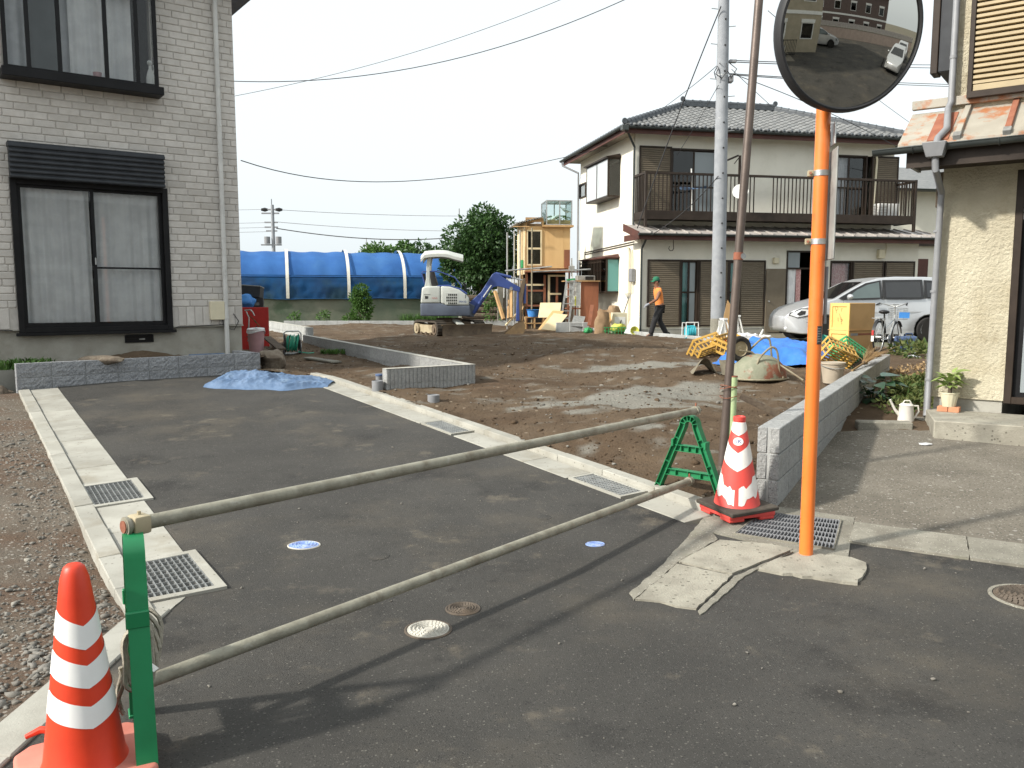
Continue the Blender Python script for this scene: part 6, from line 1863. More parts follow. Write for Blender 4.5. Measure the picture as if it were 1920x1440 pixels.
mb=MB();mb.shell(bf_,6,8,.02,(-1,0,0));U(mb).build('plate',m_exdirt,BL_,fix=False)
mb=MB();mb.box(1.07,1.15,-.79,.79,-.02,.05);mb.box(1.05,1.12,-.79,.79,.345,.375);U(mb).build('cutting_edge',m_bucket,BL_)
mb=MB();mb.beam((.3,.30,.28),(1.08,.36,.18),.09,.12);mb.beam((.3,-.30,.28),(1.08,-.36,.18),.09,.12);U(mb).build('arm',m_exdirt,BL_)
mb=MB();mb.beam((.25,0,.50),(1.03,0,.26),.16,.05);U(mb).build('cylinder_guard',m_exw,BL_)
UE=bpy.data.objects.new('upper_body',None);COL.objects.link(UE);UE.parent=t;UE.location=(0,0,.59);UE.rotation_euler=(0,0,R(3))
by0,by1=-.66,.66
def body(poly,y0,y1,nm,m,bev=.05,seg=3):return MB().prism(poly,y0,y1,'y').build(nm,m,UE,bevel=bev,seg=seg)
bx=-.78
body([(bx,.0),(.62,.0),(.60,.30),(.0,.30),(-.22,.36),(bx+.0,.36)],by0+.01,by1,'lower_skirt',m_exg,.035)
body([(bx+.005,.355),(-.215,.355),(-.215,.84),(-.60,.83),(bx+.05,.80)],by0+.006,by1-.02,'rear_cover',m_exw,.05,4)
body([(-.205,.355),(.0,.295),(.58,.295),(.585,.50),(.50,.60),(.30,.74),(.05,.82),(-.205,.84)],by0,by0+.62,'engine_cover',m_exw,.045,4)
body([(-.205,.36),(.6,.3),(.6,.42),(-.205,.44)],by0+.63,by1,'floor_plate',m_exg,.02)
mb=MB()
for r_ in range(4):
 for c_ in range(6):
  if(r_ in(0,3))and c_ in(0,):continue
  x=-.055+c_*.052;z=.335+r_*.078
  mb.box(x,x+.033,by0-.003,by0+.02,z,z+.05)
mb.build('air_grille',m_dark,UE,smooth=0)
MB().box(-.09,.28,by0-.0045,by0+.02,.315,.665).build('grille_surround',m_exw,UE,bevel=.03)
for ch in UE.children:
 if ch.name.startswith('air_grille'):ch.location=(0,-.006,0)
MB().box(.47,.485,by0-.005,by0+.01,.50,.60).build('handle_slot',m_dark,UE)
tv,tf=text_tris('M×10',.085);MB().add([(x+.40,by0-.006,y+.40)for x,y,z in tv],tf).build('lettering',m_exb,UE,fix=False,smooth=0)
tv,tf=text_tris('ΛTLΛ',.06);MB().add([(x-.38,by0-.003,y+.50)for x,y,z in tv],tf).build('lettering',m_paint_r,UE,fix=False,smooth=0)
MB().box(-.68,-.50,by0-.002,by0+.01,.60,.607).build('lettering',m_plast,UE);MB().box(-.65,-.57,by0-.002,by0+.01,.49,.56).build('lettering',m_plast,UE)
mb=MB();mb.prism([(-.67,.80),(-.50,.80),(-.52,1.05),(-.50,1.50),(-.47,1.64),(-.58,1.64),(-.60,1.45),(-.62,1.05)],-.10,.06,'y');mb.xf(Matrix.Translation((0,-.42,0)));mb.build('canopy_post',m_exw,UE,bevel=.012)
mb=MB();mb.prism([(-.67,.80),(-.50,.80),(-.52,1.05),(-.50,1.50),(-.47,1.64),(-.58,1.64),(-.60,1.45),(-.62,1.05)],-.10,.06,'y');mb.xf(Matrix.Translation((0,.5,0)));mb.build('canopy_post',m_exw,UE,bevel=.012)
def can(p,q):
 x=-.76+1.18*p;e=(2*q-1)
 z=1.80+.05*math.sin(PI*min(p*1.25,1)*.9)-.16*max(0,p-.55)**1.5*2-.12*abs(e)**6-.15*max(0,.09-p)*8
 return(x,-.60+1.2*q,z)
mb=MB();mb.grid(can,22,22);mb.grid(lambda p,q:Vector(can(1-p,q))-Vector((0,0,.05)),22,22)
ed=[(can,i)for i in range(0)]
def skirt(f):
 pts=[f(i/22)for i in range(23)]
 mb.grid(lambda p,q:Vector(pts[round(p*22)])-Vector((0,0,(.05+.03)*q)),22,1)
skirt(lambda k:can(k,0));skirt(lambda k:can(k,1));skirt(lambda k:can(0,k));skirt(lambda k:can(1,k))
mb.build('canopy',m_exw,UE,smooth=50,fix=False)
mb=MB();mb.box(-.45,-.02,-.12,.40,.50,.78);mb.build('seat',m_plast,UE,bevel=.05,seg=2)
mb=MB();mb.prism([(-.48,.76),(-.28,.76),(-.42,1.28),(-.56,1.28)],-.12,.40,'y');mb.build('seat_back',m_plast,UE,bevel=.04,seg=2)
mb=MB();mb.tube([(-.66,-.5,.90),(-.74,-.5,1.20),(-.72,-.5,1.235),(-.35,-.5,1.25),(-.22,-.5,1.23),(.18,-.5,1.08),(.36,-.5,.86),(.37,-.5,.80)],.018,7);mb.build('guard_rail',m_exb,UE)
mb=MB();mb.prism([(-.74,1.19),(-.64,1.19),(-.62,.92),(-.68,.92)],-.48,-.44,'y');mb.build('guard_panel',m_plast,UE)
mb=MB();mb.tube([(-.3,by0+.06,.83),(.0,by0+.06,.85),(.3,by0+.06,.76),(.52,by0+.06,.62)],.028,6);mb.build('blue_trim',m_exb,UE)
mb=MB();mb.tube([(.42,.1,.4),(.46,.1,.8),(.42,.1,.92)],.02,6);mb.tube([(.45,.3,.4),(.5,.3,.8),(.46,.3,.92)],.02,6);mb.build('control_lever',m_plast,UE)
BY=-.12;UEo=UE;UE=bpy.data.objects.new('digging_arm',None);COL.objects.link(UE);UE.parent=t;UE.location=(0,0,.52);UE.rotation_euler=(0,0,R(3))
def arm_plate(pts,wid,nm,m,yc=BY,bev=.012):return MB().prism(pts,yc-wid/2,yc+wid/2,'y').build(nm,m,UE,bevel=bev)
arm_plate([(.58,.10),(.74,.10),(.98,.46),(1.20,.80),(1.28,.88),(1.42,.90),(1.80,.80),(2.02,.74),(2.04,.88),(1.85,.98),(1.42,1.24),(1.33,1.30),(1.24,1.24),(.92,.74),(.56,.42)],.17,'boom',m_exb)
MB().prism([(.50,.04),(.72,.04),(.74,.36),(.56,.44),(.50,.40)],BY-.14,BY+.14,'y').build('swing_bracket',m_exg,UE,bevel=.015)
mb=MB();mb.cyl((.70,BY-.13,.14),(.98,BY-.13,.60),.045,n=10);mb.build('boom_cylinder',m_exb,UE)
mb=MB();mb.cyl((.94,BY-.13,.53),(1.22,BY-.13,.93),.024,n=10);mb.build('cylinder_rod',m_galv,UE)
mb=MB();mb.cyl((1.34,BY,1.27),(1.78,BY,1.16),.045,n=10);mb.build('stick_cylinder',m_exb,UE)
mb=MB();mb.cyl((1.7,BY,1.18),(2.10,BY,1.08),.022,n=10);mb.build('cylinder_rod',m_galv,UE)
mb=MB();mb.cyl((1.78,BY-.09,.845),(1.78,BY+.09,.845),.05,n=14);mb.build('pivot_pin',m_sign,UE)
arm_plate([(1.98,.70),(2.10,1.10),(2.18,1.14),(2.20,1.02),(2.14,.70),(2.10,.40),(2.07,-.10),(1.98,-.12),(1.94,.3)],.14,'stick',m_exdirt)
arm_plate([(1.95,.80),(2.0,.80),(2.03,-.08),(1.92,-.10)],.15,'stick',m_exb)
mb=MB();mb.cyl((2.18,BY,.98),(2.17,BY,.42),.042,n=10);mb.build('bucket_cylinder',m_exb,UE)
mb=MB();mb.cyl((2.17,BY,.46),(2.13,BY,.10),.02,n=8);mb.beam((2.13,BY,.1),(1.99,BY,-.05),.12,.03);mb.beam((2.13,BY,.1),(2.16,BY,-.12),.12,.03);mb.build('bucket_link',m_exdirt,UE)
kx,kz=2.05,-.12
prof=[(kx+.08,kz+.03),(kx+.13,kz-.10),(kx+.10,kz-.28),(kx-.02,kz-.37),(kx-.18,kz-.38),(kx-.46,kz-.36),(kx-.42,kz-.28),(kx-.12,kz-.04)]
mb=MB()
for y in(BY-.24,BY+.22):mb.prism(prof,y,y+.02,'y')
op=prof[:6]
mb.add([(x,BY-.235,z)for x,z in op]+[(x,BY+.235,z)for x,z in op]+[(x*.99+.01,BY-.235,z+.015)for x,z in op]+[(x*.99+.01,BY+.235,z+.015)for x,z in op],[(i,i+1,6+i+1,6+i)for i in range(5)]+[(12+i,18+i,19+i,13+i)for i in range(5)])
mb.build('bucket',m_bucket,UE,smooth=25)
for i in range(4):MB().prism([(kx-.42,kz-.385),(kx-.58,kz-.375),(kx-.42,kz-.35)],BY-.23+i*.135,BY-.18+i*.135,'y').build('bucket_tooth',m_exdirt,UE)
# ---- timber hut with the glass cage on top, scaffold and its clutter
HF=Frame(A(985,600,28.0).x,28.0,R(7))
hu=lambda u,v,off=0:HF.front(u,v,off)
HB=.40
t=thing('plywood_hut','tall unfinished plywood hut on timber posts beside the cream house','hut',(HF.o.x,HF.o.y,0),HF.a)
hx1=hu(1069,450)[0];zt=hu(1030,411)[1];zm=hu(1030,503)[1];hd_=1.9
wxa,wxb,wza,wzb=hu(987,460)[0],hu(1016,460)[0],hu(1000,498)[1],hu(1000,431)[1]
MB().box(0,.045,-.03,.02,HB,zt+.05).build('corner_post',m_wood,t);MB().box(hx1-.05,hx1,-.03,.02,HB,zm).build('corner_post',m_redwood,t)
mb=MB();wall_holes(mb,.045,wxb+.06,zm,zt,[(wxa,wxb,wza,wzb),(hu(988,420)[0],hu(1016,420)[0],hu(1000,424)[1],hu(1000,416)[1])],0,.03);mb.build('wall_panel',m_ply,t,smooth=0)
xa_=wxb+.06
for a,b in((xa_,hx1-.22),(hx1-.215,hx1)):MB().box(a,b,.004,.034,zm,zt-.18).build('wall_panel',m_ply,t,smooth=0)
MB().box(hx1-.2,hx1-.003,-.006,.003,zm+.02,zm+.62).build('patch_board',m_redwood,t)
mb=MB();mb.box(-.03,.0,.02,hd_,zm-.2,zt-.1);mb.build('side_panel',m_palewood,t,smooth=0)
for y in(.35,.75,1.15):MB().box(-.05,-.031,y,y+.06,HB,zt-.12).build('stud',m_wood,t)
mb=MB();mb.box(0,hx1,hd_-.03,hd_,HB,zt);mb.build('back_panel',m_bark,t,smooth=0)
MB().box(0,hx1,.035,hd_-.03,zm-.05,zm).build('floor',m_redwood,t);
mb=MB();mb.add([(-.32,-.15,zt-.18),(hu(1015,411)[0],-.15,zt+.03),(hu(1015,411)[0],hd_,zt+.03),(-.32,hd_,zt-.18)],[(0,1,2,3)]);mb.add([(-.32,-.15,zt-.15),(hu(1015,411)[0],-.15,zt+.06),(hu(1015,411)[0],hd_,zt+.06),(-.32,hd_,zt-.15)],[(0,1,2,3)])
for i in range(9):
 x=-.30+i*.09;z=zt-.165+(x+.3)*.24
 mb.cyl((x,-.15,z+.02),(x,hd_,z+.02),.03,n=6)
mb.build('roof_sheet',m_sign,t,smooth=0)
MB().box(.0,hu(1018,411)[0],-.05,.0,zt-.02,zt+.05).build('fascia',m_wood,t)
lat=MB()
for i in range(12):x=hu(988,420)[0]+.03+i*.04;lat.box(x,x+.014,-.01,.01,hu(1000,424)[1],hu(1000,416)[1])
lat.build('lattice',m_wood,t,smooth=0)
W=bpy.data.objects.new('window',None);COL.objects.link(W);W.parent=t
mb=MB();frame_bars(mb,wxa,wxb,wza,wzb,.05,-.03,.0);mz=hu(1000,466)[1];mb.box(wxa+.05,wxb-.05,-.025,-.003,mz-.03,mz+.03);mb.build('frame',m_palewood,W,smooth=0)
MB().box(wxa+.04,wxb-.04,-.012,-.006,wza+.04,wzb-.04).build('pane',m_glassd,W)
MB().box(wxa,wxb,.3,.31,wza-.2,wzb-.30).build('backing',m_dark,W)
MB().box(.05,hx1,.8,.82,HB,zm-.06).build('back_board',m_dark,t)
for u,v0,v1,m_ in((985,600,505,m_redwood),(1019,600,516,m_redwood),(1027,597,516,m_palewood),(1042,600,515,m_redwood)):
 a=hu(u,v0);b=hu(u,v1);MB().box(a[0],a[0]+.07,-.03,.03,HB,b[1]).build('post',m_,t)
for u0,u1,v,m_ in((985,1020,545,m_redwood),(985,1020,573,m_redwood),(985,1048,507,m_wood),(1027,1060,517,m_palewood),(1027,1052,551,m_palewood),(985,1020,534,m_palewood)):
 a=hu(u0,v);b=hu(u1,v);MB().box(a[0],b[0],-.036,.0,a[1]-.03,a[1]+.03).build('rail',m_,t)
a=hu(988,560);b=hu(1016,590);MB().box(a[0],b[0],.1,.106,b[1],hu(1000,550)[1]).build('dark_pane',m_glassd,t)
MB().box(-.05,hx1+.25,-.36,.0,hu(1030,511)[1],hu(1030,511)[1]+.035).build('shelf_board',m_redwood,t)
MB().box(.0,.5,.02,.04,hu(1000,507)[1]-.02,hu(1000,507)[1]+.13).build('white_strip',m_white,t)
a=hu(969,496,.2);MB().box(-.07,-.052,.2,.9,a[1]-.1,a[1]+.16).build('green_rack',m_gcrate,t)
c0=hu(1024,420,-.1);c1=hu(1073,420,-.1);ct=hu(1040,375,-.1)[1];cb=hu(1040,422,-.1)[1]
cg=thing('glass_cage','small aluminium framed glass box on top of the plywood hut','glass cage',HF.o+HF.ex*c0[0]+HF.ey*(-.1)+Vector((0,0,cb)),HF.a)
w_=c1[0]-c0[0];h_=ct-cb;d_g=1.1
MB().box(-.12,w_+.04,-.06,d_g,-.06,.0).build('base_board',m_wood,cg)
mb=MB()
for x in(0,w_-.035,w_*.5):mb.box(x,x+.035,0,.035,0,h_);mb.box(x,x+.035,d_g-.035,d_g,0,h_)
for z in(0,h_-.035):
 mb.box(.035,w_-.035,.002,.033,z,z+.035);mb.box(.035,w_-.035,d_g-.033,d_g-.002,z,z+.035)
 mb.box(.002,.033,.035,d_g-.035,z,z+.035);mb.box(w_-.033,w_-.002,.035,d_g-.035,z,z+.035)
mb.box(w_*.5,w_*.5+.03,.035,d_g-.035,h_-.03,h_)
mb.build('frame',m_galv,cg,smooth=0)
MB().box(.03,w_-.03,.014,.018,.03,h_-.03).build('pane',m_glasscage,cg);MB().box(.014,.018,.03,d_g-.03,.03,h_-.03).build('pane',m_glasscage,cg);MB().box(w_-.018,w_-.014,.03,d_g-.03,.03,h_-.03).build('pane',m_glasscage,cg);MB().box(.03,w_-.03,.03,d_g-.03,h_-.02,h_-.016).build('pane',m_glasscage,cg)
MB().box(.05,w_-.05,.06,d_g-.06,.0,.17).build('soil_tray',m_ply,cg)
lp=[((w_*.25,.5,.24),.15,.2,.06,1),((w_*.7,.4,.25),.16,.2,.08,1)]
pt=thing('tray_plant','low green plants in the tray of the glass cage','plants',cg.location+Vector((0,0,0)),HF.a);leaf_cloud('leaves',lp,160,.04,m_leafm,pt,4)
for i,(x,z,lab)in enumerate(((.30,.19,'white pigeon sitting low at the left inside the glass cage'),(w_*.78,.45,'white pigeon perched at the right inside the glass cage'))):
 b_=thing('pigeon',lab,'bird',HF.o+HF.ex*(c0[0]+x)+HF.ey*(.12)+Vector((0,0,cb+z)),HF.a+(0.2 if i==0 else 2.9),'white pigeons')
 mb=MB();mb.lathe([(0,-.14),(.03,-.12),(.055,-.05),(.06,.03),(.045,.09),(.026,.13),(.02,.16)],14,(0,0,.06),Matrix.Rotation(R(60),3,'Y'))
 mb.blob((.17,0,.165),(.032,.026,.028),2,.05,2);mb.tube([(.2,0,.165),(.225,0,.158)],[.007,.002],5)
 mb.prism([(-.08,.02),(-.24,-.04),(-.24,-.02),(-.08,.05)],-.03,.03,'y');mb.tube([(.0,.02,.04),(.0,.02,-.01)],.005,4);mb.tube([(.0,-.02,.04),(.0,-.02,-.01)],.005,4)
 mb.build('body',m_white,b_,smooth=60)
sc=thing('scaffold_frame','bare scaffold tubes standing round the plywood hut','scaffold',(HF.o.x,HF.o.y,0),HF.a)
for u,v0,v1,off in((951,600,436,-.2),(964,600,432,.9),(975,600,432,.3),(997,585,427,-.55)):
 a=hu(u,v0,off);b=hu(u,v1,off);MB().cyl((a[0],off,HB),(a[0],off,b[1]),.026,n=8).build('standard',m_galv if u!=997 else m_barrowp,sc)
a=hu(947,508,-.5);b=hu(1034,500,-.5);MB().cyl((a[0],-.5,a[1]),(b[0],-.58,b[1]),.026,n=8).build('ledger',m_galv,sc)
a=hu(996,507,-.4);b=hu(1107,505,-.4);MB().cyl((a[0],-.42,a[1]-.05),(b[0],-.42,b[1]),.026,n=8).build('ledger',m_galv,sc)
a=hu(1072,484,-.4);MB().cyl((a[0],-.38,a[1]-.6),(a[0],-.38,a[1]),.024,n=8).build('standard',m_galv,sc);MB().box(a[0]-.09,a[0]+.09,-.46,-.34,hu(1072,506,-.4)[1]-.05,hu(1072,502,-.4)[1]+.06).build('clamp',m_galv,sc)
a=hu(962,425,-.3);b=hu(992,425,-.3);MB().cyl((a[0],-.3,a[1]),(b[0],-.3,b[1]),.018,n=6).build('ledger',m_wood,sc)
def hw(u,v,off):a=hu(u,v,off);return HF.o+HF.ex*a[0]+HF.ey*off+Vector((0,0,a[1]))
GZH=.42
a=hu(1064,590,-.9);b=hu(1091,590,-.9);e_=hu(1108,590,-.9)
zc0,zc1=hu(1080,574,-.9)[1],hu(1080,529,-.9)[1]
t=thing('louvre_cabinet','red-brown cabinet with white louvred doors standing on legs beside the hut','cabinet',HF.o+HF.ex*a[0]+HF.ey*(-.9),HF.a)
w1_,w2_=b[0]-a[0],e_[0]-a[0]
MB().box(0,w1_,.0,.5,zc0-.10,zc0-.06).build('shelf',m_redwood,t)
for x in(0,w1_*.5,w1_-.05):MB().box(x,x+.05,.0,.05,GZH,zc1).build('leg',m_redwood,t)
for k in range(2):
 x=.05+k*(w1_-.08)/2;x2=x+(w1_-.12)/2
 mb=MB();frame_bars(mb,x,x2,zc0,zc1-.02,.03,-.02,.0);mb.build('door_frame',m_white,t,smooth=0)
 q=MB();q.prism([(-.018,0),(-.006,.028),(-.002,.028),(-.014,0)],x+.03,x2-.03,'x');me=q.mesh('slat',smooth=0);me.materials.append(m_white)
 for i in range(int((zc1-zc0-.1)/.04)):put(me,'slat',None,t,loc=(0,0,zc0+.04+i*.04))
 MB().box(x,x2,.004,.01,zc0,zc1).build('backing',m_sign,t)
MB().box(w1_*.48,w1_*.58,-.03,-.021,zc0+.02,zc0+.32).build('yellow_tape',m_yel,t)
MB().box(w1_,w2_+.25,.02,.06,GZH,zc1+.02).build('side_board',m_redwood,t)
MB().box(-.1,w2_+.3,-.05,.6,zc1+.02,zc1+.05).build('top_board',m_wood,t)
q=thing('radio','small grey box lying on top of the louvred cabinet','box',HF.o+HF.ex*(a[0]+.35)+HF.ey*(-.7)+Vector((0,0,zc1+.05)),HF.a)
MB().box(0,.62,0,.3,0,.17).build('case',m_sign,q,bevel=.02);MB().box(.28,.55,-.01,.0,.03,.14).build('opening',m_dark,q)
l0,l1=hw(1050,588,-1.1),hw(1063,523,-.95)
t=thing('step_ladder','grey aluminium ladder leaning against the hut','ladder',(l0.x,l0.y,GZH),HF.a)
l0.z=GZH
dx=HF.ex*.26
o0=Vector((l0.x,l0.y,GZH))
RTm=Matrix.Rotation(-HF.a,3,'Z')
def lo_(p):return RTm@(p-o0)
for s in(0,1):MB().beam(lo_(l0+dx*s),lo_(l1+dx*s),.03,.06).build('stile',m_galv,t)
for i in range(7):
 k=(i+.6)/7;p=l0+(l1-l0)*k;MB().beam(lo_(p),lo_(p+dx),.05,.03).build('rung',m_galv,t)
MB().beam(lo_(l1-(l1-l0)*.02),lo_(l1+dx),.09,.05).build('top_cap',m_gcrate,t)
def lean_board(label,u0,v0,u1,v1,u2,v2,y0,y1,m,th=.02,name='board',group=None):
 """rectangle by bottom-left, bottom-right, top-left pixels; bottom at depth y0, top at depth y1"""
 a,b,c=A(u0,v0,y0),A(u1,v1,y0),A(u2,v2,y1)
 t=thing(name,label,'board',a,0,group);d=c-a;e=b-a;n=e.cross(d).normalized()*th
 vs=[Vector(),e,e+d,d];MB().add([v for v in vs]+[v+n for v in vs],[(0,1,2,3),(7,6,5,4),(0,4,5,1),(1,5,6,2),(2,6,7,3),(3,7,4,0)]).build('board',m,t,bevel=.003);return t
lean_board('wide pale plywood sheet leaning in the back of the clutter by the ladder',1009,596,1049,596,1013,568,27.0,27.3,m_palewood)
lean_board('brown-edged board leaning behind the printed pale board',1008,619,1030,620,1036,583,25.9,26.7,m_ply)
lean_board('pale stained board leaning on the block row in front of the hut',1014,618,1041,621,1038,588,25.4,26.1,m_palewood)
lean_board('narrow red-brown plank propped beside the cabinet',1101,611,1108,611,1107,572,24.9,25.4,m_redwood)
lean_board('light timber plank leaning next to the paper sack',1132,622,1140,622,1144,584,23.9,24.5,m_wood)
lean_board('white wire rack leaning at the house corner',1170,625,1184,627,1186,592,23.6,24.2,m_white,.01)
lean_board('grey wire shelf leaning behind the block row',1070,611,1092,613,1076,592,25.2,25.8,m_galv,.01)
for i,(u0,v0,u1,v1,lab)in enumerate(((944,598,928,546,'long squared timber leaning behind the digger arm'),(958,596,958,537,'upright pale timber right of the digger stick'),(948,610,982,575,'thin batten slanting behind the bucket'),(968,600,984,572,'short batten slanting toward the hut post'),(952,597,953,563,'short upright timber near the concrete posts'))):
 a,b=A(u0,v0,27.4),A(u1,v1,27.9);a.z=max(a.z,.38)
 t=thing('timber',lab,'timber',a,0,'timbers leaning by the hut');MB().beam((0,0,0),b-a,.09 if i<2 else .05,.09 if i<2 else .05).build('timber',m_wood if i!=2 else m_palewood,t)
bq=Vector((A(1076,605,25.5).x,25.2,.42))
for i,(x,z,w)in enumerate(((0,0,.39),(.4,0,.39),(.8,0,.2))):
 t=thing('concrete_block','grey concrete block %s behind the block row'%['left of the pair','in the middle','half size at the right'][i],'block',bq+Vector((x-.55,0,z)),R(8),'loose concrete blocks')
 MB().box(0,w,0,.12,0,.3).build('block',m_blocksmooth,t,bevel=.008)
p=hw(1000,588,-.6)
t=thing('low_shelf','low open timber shelf in front of the hut','shelf',(p.x,p.y,GZH),HF.a)
for z in(.18,.38):MB().box(-.28,.55-.2,0,.3,z,z+.03).build('shelf',m_wood,t)
for x in(-.28,.02,.32):MB().box(x,x+.05,.0,.28,.0,.38).build('side',m_wood,t)
t=thing('basin','bright blue plastic basin on the low shelf','basin',(p.x,p.y+.14,GZH+.41),HF.a)
MB().lathe([(0,.01),(.17,.0),(.215,.22),(.245,.235),(.24,.225),(.2,.21),(.16,.02),(0,.02)],22).build('basin',m_blue,t)
p=A(1127,620,23.9);p.z=.42
t=thing('paper_sack','crumpled brown paper sack behind the block row','sack',p,R(5))
def sk(a,q):
 an=2*PI*a;r=.20*(1-.12*q**3)*(1+.12*math.sin(2*an+5*q)+.07*math.sin(5*an+11*q)+.10*mno.noise(Vector((math.cos(an)*2.5,math.sin(an)*2.5,q*4))))
 return(r*math.cos(an)+.06*q,r*.7*math.sin(an),.68*q+.05*math.sin(2*an)*q+.03*math.sin(5*an)*q)
mb=MB();mb.grid(sk,28,14,closeu=True);mb.build('sack',m_kraft,t,smooth=45,fix=False)
p=A(1160,612,24.2);t=thing('white_case','off-white metal box standing by the wall between sack and corner','box',(p.x,24.2,.42),R(8))
MB().box(-.2,.22,-.1,.15,0,.62).build('case',m_cream,t,bevel=.01);MB().box(-.15,.17,-.106,-.1,.3,.5).build('panel',m_white,t)
p=A(1152,618,23.8);t=thing('green_basket','small green plastic basket with yellow things beside the sack','basket',(p.x,23.8,.42),R(5))
mb=MB()
for i in range(7):mb.box(-.3+i*.095,-.28+i*.095,-.12,-.108,0,.22);mb.box(-.3+i*.095,-.28+i*.095,.1,.112,0,.22)
for z in(.0,.1,.2):mb.box(-.31,.30,-.122,-.106,z,z+.02);mb.box(-.31,.3,.1,.116,z,z+.02);mb.box(-.31,-.295,-.12,.11,z,z+.02);mb.box(.285,.3,-.12,.11,z,z+.02)
mb.build('basket',m_gcrate,t,smooth=0)
t2=thing('yellow_bag','bright yellow bag heaped in the green basket','bag',(p.x+.12,23.82,.5),0);MB().blob((0,0,.1),(.2,.12,.14),7,.4,3).build('bag',m_yel,t2,smooth=60)
p=A(1101,620,24.5);t=thing('green_bundle','small bright green bundle at the foot of the planks','bundle',(p.x,24.3,.44));MB().blob((0,0,.06),(.12,.1,.10),9,.5,3).build('bundle',m_gcrate,t,smooth=60)
p=A(1188,626,23.6);t=thing('yellow_bowl','yellow-green bowl tipped over beside the house corner','bowl',(p.x,23.5,.46));MB().lathe([(0,0),(.07,.015),(.125,.10),(.118,.10),(.065,.025),(0,.015)],18,(0,0,.07),Matrix.Rotation(R(75),3,'X')).build('bowl',m_yel,t)
p=A(1140,600,24.4);t=thing('brown_bag','brown paper bag heaped behind the sack','bag',(p.x+.2,24.6,.42),.4);MB().blob((0,0,.4),(.26,.2,.42),4,.35,3).build('bag',m_kraft,t,smooth=50)
p0_,p1_=A(1160,615,24.0),A(1178,562,24.4);t=thing('rake','rake with a wire head propped against the sunlit wall','rake',p0_);MB().cyl((0,0,0),p1_-p0_,.014,n=6).build('handle',m_dbrown,t)
mb=MB()
for i in range(7):mb.tube([p1_-p0_,p1_-p0_+Vector((-.09+.03*i,0,.16)),p1_-p0_+Vector((-.11+.037*i,-.03,.2))],.006,4)
mb.build('tines',m_sign,t)
# ---- worker in an orange shirt
WP=Vector((A(1236,620,22.7).x,22.7,.385))
t=thing('person','worker in orange shirt, green cap and black trousers walking left past the shutters','person',WP,R(188))
def skin_mesh(verts,edges,radii,name,m,par,sub=2,root=0):
 me=bpy.data.meshes.new(name);me.from_pydata([tuple(v)for v in verts],edges,[])
 o=bpy.data.objects.new(name,me);COL.objects.link(o)
 md=o.modifiers.new('skin','SKIN');md.use_smooth_shade=True
 for i,d in enumerate(me.skin_vertices[0].data):
  r=radii[i];d.radius=(r,r)if not isinstance(r,tuple)else r
  d.use_root=(i==root)
 if sub:s=o.modifiers.new('sub','SUBSURF');s.levels=sub;s.render_levels=sub
 bpy.context.view_layer.update()
 me2=bpy.data.meshes.new_from_object(o.evaluated_get(bpy.context.evaluated_depsgraph_get()))
 bpy.data.objects.remove(o);bpy.data.meshes.remove(me)
 me2.name=name;me2.polygons.foreach_set('use_smooth',[True]*len(me2.polygons))
 me2.materials.clear();me2.materials.append(m)
 return put(me2,name,None,par)
PV=Vector((0,0,.86));CH=Vector((.05,0,1.22));NK=Vector((.08,0,1.39));HD=Vector((.12,0,1.50));HT=Vector((.115,0,1.60))
kf,af=Vector((.17,.09,.48)),Vector((.27,.09,.10));kb,ab=Vector((-.02,-.09,.47)),Vector((-.24,-.09,.12))
sl_,sr_=Vector((.05,.17,1.30)),Vector((.05,-.17,1.30))
elr,wrr=Vector((.16,.24,1.05)),Vector((.40,.24,.92));ell,wrl=Vector((-.10,-.24,1.05)),Vector((-.04,-.27,.82))
vs=[PV,CH,NK,HD,HT,Vector((.01,.09,.82)),kf,af,af+Vector((.13,0,-.05)),Vector((-.01,-.09,.82)),kb,ab,ab+Vector((.10,0,-.09)),sl_,elr,wrr,sr_,ell,wrl]
ed=[(0,1),(1,2),(2,3),(3,4),(0,5),(5,6),(6,7),(7,8),(0,9),(9,10),(10,11),(11,12),(1,13),(13,14),(14,15),(1,16),(16,17),(17,18)]
ra_=[.12,.125,.055,.085,.07,.085,.06,.04,.03,.085,.06,.04,.03,.06,.042,.030,.06,.042,.030]
skin_mesh(vs,ed,ra_,'body',m_skin,t)
mb=MB();mb.tube([(.20,0,1.535),(.222,0,1.50),(.20,0,1.495)],[.012,.016,.010],6)
for s in(-1,1):mb.blob((.105,s*.083,1.51),(.022,.012,.034),3,.1,1)
mb.build('face',m_skin,t,smooth=60)
mb=MB();mb.blob((.085,0,1.555),(.085,.082,.075),2,.06,3);mb.build('hair',m_cable,t,smooth=60)
mb=MB();mb.lathe([(.092,0),(.095,.03),(.085,.075),(.055,.105),(0,.117)],20,(.11,0,1.56),Matrix.Rotation(R(6),3,'Y'));mb.build('cap',m_cap,t)
mb=MB();mb.lathe([(.0938,.002),(.0958,.03),(.0868,.072)],8,(.11,0,1.56),Matrix.Rotation(R(6),3,'Y')@RZ(PI*.75));
mb2=MB()
mb2.grid(lambda p,q:tuple(Vector((.11,0,1.56))+Matrix.Rotation(R(6),3,'Y')@Vector(((.0945-.01*q)*math.cos(PI+(p-.5)*1.6),(.0945-.01*q)*math.sin(PI+(p-.5)*1.6),.004+.066*q))),10,3);mb2.build('cap_panel',m_white,t,fix=False,smooth=60)
mb=MB();mb.grid(lambda p,q:(.175+.10*q*math.cos((p-.5)*2.0),.085*(2*p-1)*(1-.15*q),1.572-.03*q-.02*abs(2*p-1)**2),10,3);mb.grid(lambda p,q:(.175+.10*q*math.cos((p-.5)*2.0),.085*(2*p-1)*(1-.15*q),1.566-.03*q-.02*abs(2*p-1)**2),10,3);mb.build('cap_peak',m_cap,t,fix=False,smooth=60)
